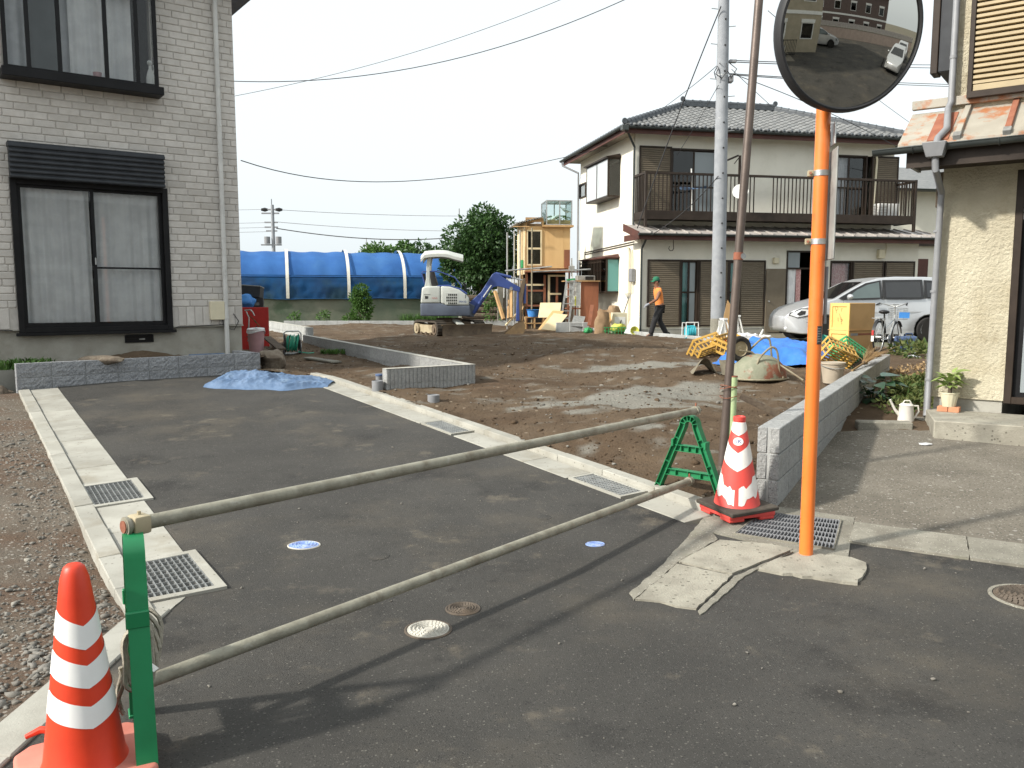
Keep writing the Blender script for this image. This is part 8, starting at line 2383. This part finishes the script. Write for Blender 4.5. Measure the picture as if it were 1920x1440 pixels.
def crate(label,p,rot,size,m,name='crate',group=None):
 t=thing(name,label,'crate',p,rot,group);L,W_,H_=size
 nx,ny=6,4
 q=MB();q.box(0,.018,0,.012,0,H_);me=q.mesh('upright',smooth=0);me.materials.append(m)
 for i in range(nx+1):
  for y in(-W_/2,W_/2-.012):put(me,'upright',None,t,loc=(-L/2+i*(L-.018)/nx,y,0))
 q=MB();q.box(0,.012,0,.018,0,H_);me=q.mesh('upright',smooth=0);me.materials.append(m)
 for j in range(1,ny):
  for x in(-L/2,L/2-.012):put(me,'upright',None,t,loc=(x,-W_/2+j*(W_-.018)/ny,0))
 for z in(0,H_*.5,H_-.035):
  q=MB();q.box(-L/2-.004,L/2+.004,-W_/2-.006,-W_/2+.004,z,z+.04).box(-L/2-.004,L/2+.004,W_/2-.004,W_/2+.006,z,z+.04).box(-L/2-.006,-L/2+.004,-W_/2,W_/2,z+.001,z+.039).box(L/2-.004,L/2+.006,-W_/2,W_/2,z+.001,z+.039);q.build('band',m,t,smooth=0)
 for i in range(7):MB().box(-L/2,L/2,-W_/2+.02+i*(W_-.07)/6,-W_/2+.045+i*(W_-.07)/6,.002,.012).build('floor_slat',m,t,smooth=0)
 return t
p=GS(1345,684);crate('yellow plastic crate tipped over beside the canvas, left end of the heap',(p.x,p.y+.5,soilz(p.x,p.y)+.14),(R(-48),R(-14),R(28)),(.52,.38,.26),m_crate,group='yellow crates')
p=GS(1340,668);crate('second yellow crate lying behind the tipped one',(p.x+.25,p.y+.1,soilz(p.x,p.y)+.08),(R(20),R(-8),R(40)),(.5,.36,.24),m_crate,group='yellow crates')
p=A(1572,676,12.6);crate('yellow crate tilted behind the beige bucket',(p.x,p.y,p.z),(R(-52),R(20),R(18)),(.50,.36,.26),m_crate,group='yellow crates')
p=A(1592,672,12.9);crate('green crate standing behind the yellow one',(p.x,p.y,p.z),(R(-40),R(30),R(18)),(.46,.34,.22),m_gcrate)
p=A(1563,652,13.6);t=thing('green_sheet','small pale green sheet draped at the back of the crates','sheet',p,R(20));MB().grid(lambda a,b:(-.25+.5*a,-.1+.2*b,.18*(1-a)+.05*math.sin(6*a+3*b)),12,6).build('sheet',m_hose,t,smooth=60,fix=False)
a_,b_=A(1590,660,13.4),A(1618,690,12.7);t=thing('board','brown board leaning over the green crate','board',b_,0);MB().beam((a_-b_),(0,0,0),.03,.20,(.5,.4,.6)).build('board',m_bark,t)
p=GS(1560,718);t=thing('bucket','beige plastic bucket standing on the soil beside the wall','bucket',p)
MB().lathe([(0,.0),(.115,.0),(.15,.25),(.163,.255),(.163,.275),(.152,.275),(.145,.25),(.11,.02),(0,.02)],28).build('bucket',m_bpail,t)
MB().lathe([(0,.262),(.15,.27)],24).build('lid',m_bpail,t,fix=False);MB().tube([(.165*math.cos(a_),.165*math.sin(a_),.25-.05*abs(math.sin(a_)))for a_ in[PI+PI*i/12 for i in range(13)]],.006,5).build('handle',m_sign,t)
h0=WF+WD*6.2+WL*.08;h0.z=.66
a_,b_,c_=A(1560,703,11.2),A(1588,686,11.9),A(1625,664,12.7)
a_=WF+WD*4.9+WL*.14+Vector((0,0,.655));b_=WF+WD*5.7+WL*.10+Vector((0,0,.69));c_=WF+WD*6.9+WL*.0+Vector((0,0,.72))
t=thing('twig_broom','twig broom lying on top of the block wall','broom',a_)
MB().tube([(0,0,.0),b_-a_],.014,7).build('handle',m_straw,t)
mb=MB();rr=random.Random(3);dd=(c_-b_)
for i in range(110):
 s_=b_-a_+Vector((rr.uniform(-.02,.02),rr.uniform(-.02,.02),rr.uniform(-.01,.02)))
 e_=b_-a_+dd*rr.uniform(.55,1.0)+Vector((rr.gauss(0,.10),rr.gauss(0,.06),abs(rr.gauss(0,.07))))
 mb.tube([s_,(s_+e_)/2+Vector((0,0,.03)),e_],[.004,.003,.0015],3)
mb.build('twigs',m_straw,t,smooth=0,kind='stuff')
MB().tube([b_-a_-dd*.02,b_-a_+dd*.1],[.022,.034],8).build('binding',m_bark,t)
p=A(1372,640,19.0)
for i,(u0,u1,lab)in enumerate(((1345,1360,'white A-frame trestle in front of the utility pole'),(1383,1388,'second white trestle partly hidden by the brown pole'))):
 c_=A(1356 if i==0 else 1380,633,19.2+i*.5);t=thing('trestle',lab,'trestle',(c_.x,c_.y,.39),R(10),'white trestles')
 hgt=.62+.06*i
 for s in(-1,1):
  for y in(-.12,.12):MB().beam((s*.20,y,0),(s*.02,y*.6,hgt),.05,.03).build('leg',m_white,t)
 MB().box(-.16,.0,-.1,-.08,hgt*.45,hgt*.95).build('panel',m_white,t);MB().box(-.05,.05,-.12,.12,hgt-.02,hgt+.02).build('top_bar',m_white,t)
 MB().box(-.1,.1,-.02,.02,hgt*.1,hgt*.3).build('cross_bar',m_red,t)
p=A(1367,610,19.6);t=thing('board','light board standing behind the white trestles','board',(p.x,19.7,.39),.1);MB().prism([(-.12,0),(.1,0),(.08,.9),(-.02,1.05),(-.10,.7)],0,.02,'y').build('board',m_wood,t)
p=A(1415,633,18.5);t=thing('plastic_bag','pile of clear white plastic sheeting near the car','plastic sheet',(p.x,18.6,soilz(p.x,18.6)if False else .38));MB().blob((0,0,.12),(.32,.2,.20),8,.7,4,2.2).build('sheeting',m_poly,t,smooth=30);MB().tube([(.12,0,.2),(.2,-.05,.42)],[.03,.015],5).build('spout',m_white,t)
p=A(1436,628,19.6);t=thing('concrete_block','weathered concrete block beside the plastic sheeting','block',(p.x,19.6,.38),.3);MB().box(-.15,.15,-.1,.1,0,.2).build('block',m_concold,t,bevel=.02)
p=A(1289,628,21.6);t=thing('hose_reel','small teal hose reel with a pale frame near the utility pole','hose reel',(p.x,21.3,.40),R(10))
mb=MB();mb.cyl((-.1,0,.22),(.12,0,.22),.13,n=18);mb.build('drum',m_teal,t)
for i in range(5):MB().tube([(-.085+.045*i,.145*math.cos(2*PI*k/20),.22+.145*math.sin(2*PI*k/20))for k in range(20)],.02,6,closed=True).build('hose',m_teal,t)
for x in(-.16,.17):MB().tube([(x,-.15,0),(x,-.13,.45),(x,.13,.45),(x,.15,0)],.012,6).build('side_frame',m_white,t)
MB().tube([(-.16,-.13,.46),(.17,-.13,.46)],.014,6).build('handle',m_white,t)
MB().tube([(-.1,-.15,.1),(-.3,-.25,.03),(-.55,-.15,.02),(-.7,.1,.02)],.014,6).build('hose_tail',m_teal,t)
# ---- weeds, plants and things along the right house
rg=np.random.RandomState(12)
cl=[]
for k in range(46):
 y=9.2+rg.rand()*5.5;x0=WF.x+WD.x/WD.y*(y-WF.y)
 x=x0+.35+rg.rand()*.9*(1 if y>10 else .7)
 if y>11.4:y=9.7+(y-11.4)*.5;x=WF.x+WD.x/WD.y*(y-WF.y)+.4+rg.rand()*.9
 cl.append(((x,y,gz(y)+.06),.16,.16,.07+.05*rg.rand(),1))
o=leaf_cloud('weed_leaves',cl,3400,.035,m_leafw,None,5);o['label']='low weeds between the block wall and the right house';o['kind']='stuff'
cl=[((dx_,dy_,.16),.35,.3,.2,1)for dx_,dy_ in((-.1,0),(.3,.4),(.1,.9),(.6,.3))]
plant('weed_plant','denser patch of weeds behind the downpipe near the jerry can',(A(1738,650,15.5).x,15.5,.30),cl,1100,.05,m_leafw,9)
cl=[]
for k in range(60):cl.append(((5.6+rg.rand()*1.6,11.6+rg.rand()*2.6,gz(12)+.02),.12,.12,.02,1))
o=leaf_cloud('dry_litter',cl,1200,.03,m_dry,None,6,droop=1);o['label']='dry brown leaf litter on the soil strip';o['kind']='stuff'
p=A(1632,748,9.6);PB=Vector((p.x+.0,9.9,gz(9.9)))
PB=Vector((A(1636,740,9.9).x,9.9,gz(9.9)))
t=thing('hosta_plant','dark large-leaved plant growing against the outside of the block wall','plant',PB)
def leaf_mesh(L,W_,m,fold=.15,curl=.25):
 def fn(p,q):
  w=W_*math.sin(PI*p**.75)*(1-.15*p);s=2*q-1
  return(s*w,L*p,-curl*L*p*p+fold*abs(s)*w)
 q=MB().grid(fn,8,4);me=q.mesh('leaf',smooth=180,fix=False);me.materials.append(m);return me
m_hosta=mat('hosta_leaf',(.018,.052,.022),(.03,.075,.035),6,.4,trans=.15,spec=.5,rnd=.25)
lm=leaf_mesh(.20,.075,m_hosta);rr=random.Random(4)
for i in range(46):
 a_=rr.uniform(0,2*PI);rad=rr.uniform(.02,.26);h=rr.uniform(.05,.36)*(1-rad)
 put(lm,'leaf',None,t,loc=(rad*math.cos(a_),rad*math.sin(a_)*.8,h),rot=(rr.uniform(-.2,.5),rr.uniform(-.4,.4),a_-PI/2+rr.uniform(-.4,.4)),scale=[rr.uniform(.6,1.15)]*3)
lm2=leaf_mesh(.30,.12,mat('hosta_big_leaf',(.05,.10,.075),(.07,.13,.10),5,.4,trans=.1,spec=.5),.1,.2)
put(lm2,'leaf',None,t,loc=(.05,-.1,.34),rot=(R(10),R(5),R(-75)),label='broad greyish leaf on top of the plant')
mb=MB()
for i in range(12):a_=rr.uniform(0,6.28);mb.tube([(0,0,0),(.12*math.cos(a_),.12*math.sin(a_),.2)],.006,4)
mb.build('stems',m_leafd,t,kind='stuff')
sx,sy=RH.loc(G(1780,765)).x,0
pp=RH.front(1779,762,-.16);SP=RH.o+RH.ex*pp[0]+RH.ey*(-.16);SP.z=STEPZ
for i in range(2):
 t=thing('brick','terracotta brick under the potted plant, %s one'%['left','right'][i],'brick',SP+RH.ex*(-.105+i*.107)+Vector((0,0,.0)),RH.a,'bricks under the flower pot');MB().box(.002,.104,-.06,.06,0,.055).build('brick',m_terra,t,bevel=.004)
t=thing('potted_plant','cream flower pot with a pale-leaved plant on the step','potted plant',SP+Vector((0,0,.055)),RH.a)
mb=MB();nn=24
def potf(p,q):
 a_=2*PI*p;r=(.062+.028*q)*(1+.018*math.cos(12*a_));return(r*math.cos(a_),r*math.sin(a_),.145*q)
mb.grid(potf,72,3,closeu=True);mb.build('pot',m_creamp,t,smooth=50,fix=False)
MB().lathe([(.088,.135),(.094,.138),(.094,.15),(.084,.15),(.08,.13),(0,.125)],30).build('pot_rim',m_creamp,t);MB().lathe([(0,.13),(.08,.13)],20).build('soil',m_soil,t,fix=False)
MB().tube([(0,0,.1),(.005,0,.2),(.0,0,.27)],[.022,.018,.010],8).build('stem',m_bark,t)
lp_=leaf_mesh(.135,.034,mat('variegated_leaf',(.23,.33,.09),(.36,.44,.15),22,.45,trans=.25,spec=.4,rnd=.2),.2,.35);rr=random.Random(9)
for i in range(44):
 a_=rr.uniform(0,2*PI);h=rr.uniform(.20,.36);el=rr.uniform(-.1,1.0)
 put(lp_,'leaf',None,t,loc=(.03*math.cos(a_),.03*math.sin(a_),h),rot=(el,rr.uniform(-.3,.3),a_-PI/2),scale=[rr.uniform(.7,1.2)]*3)
p=G(1698,790);t=thing('watering_can','off-white tin watering can standing beside the step','watering can',p,R(-6))
MB().lathe([(0,.0),(.085,.0),(.082,.02),(.070,.17),(.074,.178),(.06,.19),(.045,.2)],26).build('can',m_canw,t)
MB().tube([(-.06,0,.06),(-.12,0,.13),(-.165,0,.22),(-.172,0,.235)],[.020,.014,.011,.013],10).build('spout',m_canw,t);MB().tube([(.07,0,.17),(.12,0,.17),(.13,0,.11),(.09,0,.04),(.078,0,.035)],.009,8).build('handle',m_canw,t);MB().tube([(-.04,0,.19),(-.02,0,.225),(.03,0,.225),(.055,0,.185)],.008,8).build('handle',m_canw,t)
p=G(1655,802);t=thing('kerb_block','low mossy concrete kerb block in front of the watering can','kerb block',p,R(-8));MB().box(-.26,.28,-.07,.08,-.05,.07).build('block',m_concold,t,bevel=.012)
for u,v,lab in((1735,835,'crumpled pale scrap lying before the step'),(1716,672,'white plastic scrap among the weeds'),(1725,665,'torn white wrapper among the weeds near the jerry can')):
 p=G(u,v);t=thing('litter',lab,'litter',p);MB().blob((0,0,.012),(.06 if v>800 else .16,.035 if v>800 else .08,.012 if v>800 else .05),u,.6,2).build('scrap',m_poly,t,smooth=30)
 # ---- clutter left of the plot beside the brick-clad house
def LHp(u,v,y):return A(u,v,y)
p=A(482,612,17.0)
t=thing('red_panel','red painted panel standing on edge behind the pink pail','panel',(A(505,640,17.4).x,17.4,.36),R(14))
zt_=A(490,576,17.4).z-.36;MB().box(-.62,.0,0,.05,.04,zt_).build('panel',m_red,t,bevel=.006)
mb=MB();rr=random.Random(8)
for i in range(26):x=-.3+rr.gauss(0,.09);z=.35+rr.gauss(0,.12);mb.blob((x,-.003,z),(.012+.012*rr.random(),.004,.012+.02*rr.random()),i,.5,1)
mb.build('flaked_spots',m_bark,t,smooth=0,kind='stuff')
zt0=A(475,576,17.8).z
t=thing('black_crate','black plastic crate stacked above the red panel','crate',(A(474,560,18.0).x,18.0,zt0+.0),R(14));mb=MB();L,W_,H_=.44,.34,.20
mb.box(-L/2,L/2,-W_/2,W_/2,0,.015);
for(x0,x1,y0,y1)in((-L/2,L/2,-W_/2,-W_/2+.015),(-L/2,L/2,W_/2-.015,W_/2),(-L/2,-L/2+.015,-W_/2+.015,W_/2-.015),(L/2-.015,L/2,-W_/2+.015,W_/2-.015)):mb.box(x0,x1,y0,y1,.015,H_)
mb.build('crate',m_plast,t,smooth=0);MB().box(-.1,.14,-W_/2-.006,-W_/2-.001,.04,.1).build('label',m_sign,t)
z_=A(470,548,18.0).z;t=thing('grey_crate','open grey crate on top of the black one, tilted','crate',(A(470,560,18.0).x,18.0,zt0+.205),(R(-6),R(4),R(4)));mb=MB();L,W_,H_=.46,.36,.24
mb.box(-L/2,L/2,-W_/2,W_/2,0,.015)
for(x0,x1,y0,y1)in((-L/2,L/2,-W_/2,-W_/2+.012),(-L/2,L/2,W_/2-.012,W_/2),(-L/2,-L/2+.012,-W_/2+.012,W_/2-.012),(L/2-.012,L/2,-W_/2+.012,W_/2-.012)):mb.box(x0,x1,y0,y1,.015,H_)
mb.build('crate',m_char,t,smooth=0);mb=MB();frame_bars(mb,-L/2-.01,L/2+.01,0,1,.02,0,1)if False else None
MB().tube([(-L/2,-W_/2,H_),(L/2,-W_/2,H_),(L/2,W_/2,H_),(-L/2,W_/2,H_)],.01,5,closed=True).build('rim',m_sign,t)
t=thing('blue_bundle','blue plastic bundle between the house corner and the crates','bundle',(A(462,570,17.8).x,17.7,A(462,576,17.7).z));MB().blob((0,0,.12),(.22,.15,.16),12,.3,3).build('bundle',m_blue,t,smooth=60)
t=thing('support_box','dark timber stand carrying the crates behind the red panel','stand',(A(474,600,18.0).x,18.05,.36),R(10));MB().box(-.3,.3,-.2,.2,0,zt0-.36).build('stand',m_bark,t)
t=thing('drain_tap','bicycle-like bare metal frame standing against the red panel','metal frame',(A(470,620,16.8).x,16.8,.36),R(10));mb=MB()
def K(u,v):q=A(u,v,16.8);return Vector((q.x-A(470,620,16.8).x,0,q.z-.36))
mb.tube([K(459,582),K(470,581)],.014,6);mb.tube([K(470,581),K(474,586),K(477,592)],.014,6);mb.tube([K(462,584),K(467,596),K(466,640)],.013,6);mb.build('frame',m_galv,t);MB().tube([K(464,588),K(478,602),K(490,616)],.008,5).build('cord',m_leafd,t)
p=A(484,652,15.5)
t=thing('pail','old pink plastic pail with a cloth over its rim','pail',(p.x,15.4,.42));h_=A(484,618,15.4).z-.42
MB().lathe([(0,.0),(.12,.0),(.155,h_-.02),(.165,h_),(.15,h_-.01),(.11,.02),(0,.02)],24).build('pail',m_pinkpail,t)
MB().grid(lambda a,b:((.158+.012*b)*math.cos(2*PI*a),(.158+.012*b)*math.sin(2*PI*a),h_+.01-(.05+.03*math.sin(2*PI*a*2)+.02*math.sin(10*a))*b),30,3,closeu=True).build('cloth',m_poly,t,smooth=60,fix=False)
mb=MB();mb.grid(lambda a,b:(.16*b*math.cos(2*PI*a),.16*b*math.sin(2*PI*a),h_+.015+.02*math.sin(6*a)),20,3,closeu=True);mb.build('cloth',m_poly,t,smooth=60,fix=False)
p=GS(548,664);HR=Vector((p.x,p.y,soilz(p.x,p.y)))
t=thing('hose_reel','green garden hose wound on a reel with a bent grey frame','hose reel',HR,R(22))
Mx=Matrix.Rotation(R(90),3,'Y')
for x in(-.13,.13):MB().lathe([(0,-.006),(.17,-.006),(.185,0),(.17,.006),(0,.006)],26,(x,0,.21),Mx).build('flange',m_plast,t)
rr=random.Random(2)
for i in range(9):
 x=-.10+i*.025;r_=.135+.012*(i%3);ph=rr.random()
 MB().tube([(x+.03*math.sin(a_+ph),r_*math.cos(a_),.21+r_*math.sin(a_))for a_ in[2*PI*k/24 for k in range(24)]],.0115,6,closed=True).build('hose',m_hose,t)
MB().tube([(-.15,-.02,.30),(-.15,-.02,.40),(-.10,-.02,.44),(.12,-.02,.44),(.17,-.02,.40),(.17,-.02,.22)],.013,8).build('frame',m_galv,t)
MB().tube([(.17,-.03,.20),(.16,-.05,.12),(.10,-.06,.04),(.02,-.06,.012),(-.16,-.06,.012)],.013,8).build('frame',m_galv,t);MB().tube([(-.17,.14,.01),(.16,.14,.01)],.013,8).build('frame',m_galv,t)
for x in(-.155,.155):MB().prism([(-.15,0),(.15,0),(.05,.21),(-.05,.21)],x-.008,x+.008,'x').build('side_plate',m_plast,t)
MB().tube([(.1,-.1,.05),(.28,-.12,.02),(.4,-.05,.02)],.0115,6).build('hose_tail',m_hose,t)
for i,(u,v,r_,lab)in enumerate(((512,690,.22,'big rounded rock at the corner of the planter wall'),(516,670,.15,'smaller rock behind the big rounded one'),(500,668,.14,'earth-covered stone beside the planter corner'),(537,655,.13,'dark stone against the hose reel'))):
 p=GS(u,v);t=thing('rock',lab,'rock',(p.x,p.y,soilz(p.x,p.y)),i,'rocks by the planter corner');MB().blob((0,0,r_*.55),(r_,r_*.8,r_*.8),3+i*4,.35,3,1.3).build('rock',m_rock,t,smooth=40)
a_,b_=A(500,632,16.0),A(528,655,14.9);t=thing('plank','dark plank sloping down toward the hose reel','plank',a_,0);MB().beam((0,0,0),b_-a_,.16,.03).build('plank',m_bark,t)
a_,b_=A(576,655,14.9),A(632,662,14.3);t=thing('plank','thin weathered board lying on the soil right of the hose reel','plank',(a_.x,a_.y,soilz(a_.x,a_.y)+.03),0);b_.z=soilz(b_.x,b_.y)+.03;MB().beam((0,0,0),b_-Vector(t.location),.18,.025).build('plank',m_concold,t)
p=GS(624,663);o=blades('grass_tuft','small tuft of grass by the lying board',(p.x,p.y,soilz(p.x,p.y)),(.5,.25),160,.12,m_leafm,3);tag(o,o['label'],'grass')
o=blades('grass_tuft','overhanging green grass at the left end of the planter wall',pa+Vector((-.12,.45,.58)),(.5,.5),420,.17,m_leafm,14);tag(o,o['label'],'grass')
for i,(q,sz,lab)in enumerate(((pa+Vector((-.30,.02,.18)),(.20,.18,.22),'brown rounded stone at the left end of the planter wall'),(pa+Vector((-.42,-.35,.30)),(.15,.13,.08),'flat grey stone lying on the soil left of the kerb'),(pa+Vector((.78,.72,.68)),(.30,.09,.07),'long tan stone lying on the planter soil'))):
 t=thing('rock',lab,'rock',q);MB().blob((0,0,0),sz,30+i,.3,3,1.2).build('rock',m_rock,t,smooth=40)
mb=MB();t=thing('blue_strip','flat blue plastic strip lying in the planter','plastic strip',pa+Vector((.777,.629,0))*2.55+Vector((-.629,.777,0))*.30+Vector((0,0,.665)),R(39));MB().box(-.22,.30,-.04,.05,0,.015).build('strip',m_tarpold,t)
def plain_house(label,loc,rz,w,d,h,wm,rows,cols,name='house',win=(1.1,1.2),belt=None):
 t=thing(name,label,'house',loc,rz)
 holes=[]
 for r_ in range(rows):
  for c_ in range(cols):
   x=w*(c_+.5)/cols;z=1.0+r_*2.7;holes.append((x-win[0]/2,x+win[0]/2,z,z+win[1]))
 mb=MB();wall_holes(mb,0,w,0,h,holes,0,.15);mb.box(0,.15,.15,d,0,h);mb.box(w-.15,w,.15,d,0,h);mb.box(.15,w-.15,d-.15,d,0,h);mb.build('wall',wm,t,smooth=0)
 MB().box(.2,w-.2,.8,.85,0,h).build('inner_wall',m_dark,t,smooth=0)
 MB().box(-.4,w+.4,-.4,d+.4,h,h+.25).build('roof',m_tiledark,t,smooth=0)
 for hl in holes:
  e=bpy.data.objects.new('window',None);COL.objects.link(e);e.parent=t
  mb=MB();frame_bars(mb,hl[0],hl[1],hl[2],hl[3],.06,-.03,.1);mb.box(hl[0]-.05,hl[1]+.05,-.08,0,hl[3],hl[3]+.25);mb.build('frame',m_white,e,smooth=0)
  MB().box(hl[0]+.05,hl[1]-.05,.03,.04,hl[2]+.05,hl[3]-.05).build('pane',m_glassd,e)
 if belt:MB().box(-.03,w+.03,-.03,.0,belt,belt+.25).build('belt',m_white,t,smooth=0)
 return t
m_pinkwall=mat('pink_wall',(.48,.38,.32),(.42,.33,.28),2,.9)
m_brownsid=mat('brown_siding',(.13,.095,.085),(.11,.08,.07),3,.8,.2,20)
m_beigew=mat('beige_wall',(.40,.35,.26),(.34,.3,.22),2,.9,.3,30)
plain_house('brown sided apartment house with pale belts across the street',(26,-13,0),R(-155),18,7,6.4,m_brownsid,2,6,'apartment_house',belt=2.9)
t=thing('garden_wall','pinkish garden wall across the side street','wall',(24,-9.5,0),R(-155));MB().box(-6,16,0,.2,0,1.3).build('wall',m_pinkwall,t);MB().box(-6,16,-.03,.23,1.3,1.38).build('coping',m_concold,t)
MB().box(-6,16,.05,.12,1.38,2.0).build('fence_panel',m_metalroof,t)
plain_house('beige house behind the photographer',(7.6,-6.4,0),R(180),9.5,7,6.0,m_beigew,2,4,belt=2.8)
t=thing('fence','black bar fence in front of the beige house','fence',(2.2,-4.9,.02),R(-6));q=MB();q.box(0,.025,0,.025,.05,1.1);me=q.mesh('bar',smooth=0);me.materials.append(m_black)
for i in range(26):put(me,'bar',None,t,loc=(i*.12,0,0))
MB().box(0,3.05,-.005,.03,1.1,1.14).build('rail',m_black,t);MB().box(0,3.05,-.005,.03,.12,.16).build('rail',m_black,t)
t=thing('shrub','green shrub beside the beige house behind the photographer','shrub',(.6,-4.8,0));leaf_cloud('leaves',[((0,0,1.2),1,.6,1.1,1),((-.8,0,1.8),.8,.5,.9,1)],1600,.09,m_leafm,t,77)
sheet('side_pavement',[(1.0,-6.5),(5.0,-6.5),(5.0,-4.2),(1.0,-4.6)],.004,m_park)
for o in list(COL.objects):
 if o.name=='minivan':
  for k,(loc,rz,lab)in enumerate((((10.2,-8.2,.02),-160,'silver car parked beside the beige house behind the photographer'),((13.0,-2.2,.02),-24,'silver car standing along the street right of the photographer'),((18.5,-4.6,.02),-24,'farther silver car along the street right of the photographer'))):
   c_=copy_tree(o);c_.location=loc;c_.rotation_euler=(0,0,R(rz));c_['label']=lab
 if o.name=='bicycle':
  c_=copy_tree(o);c_.location=(3.4,-4.3,.02);c_.rotation_euler=(0,0,R(15));c_['label']='bicycle leaning on the black bar fence'
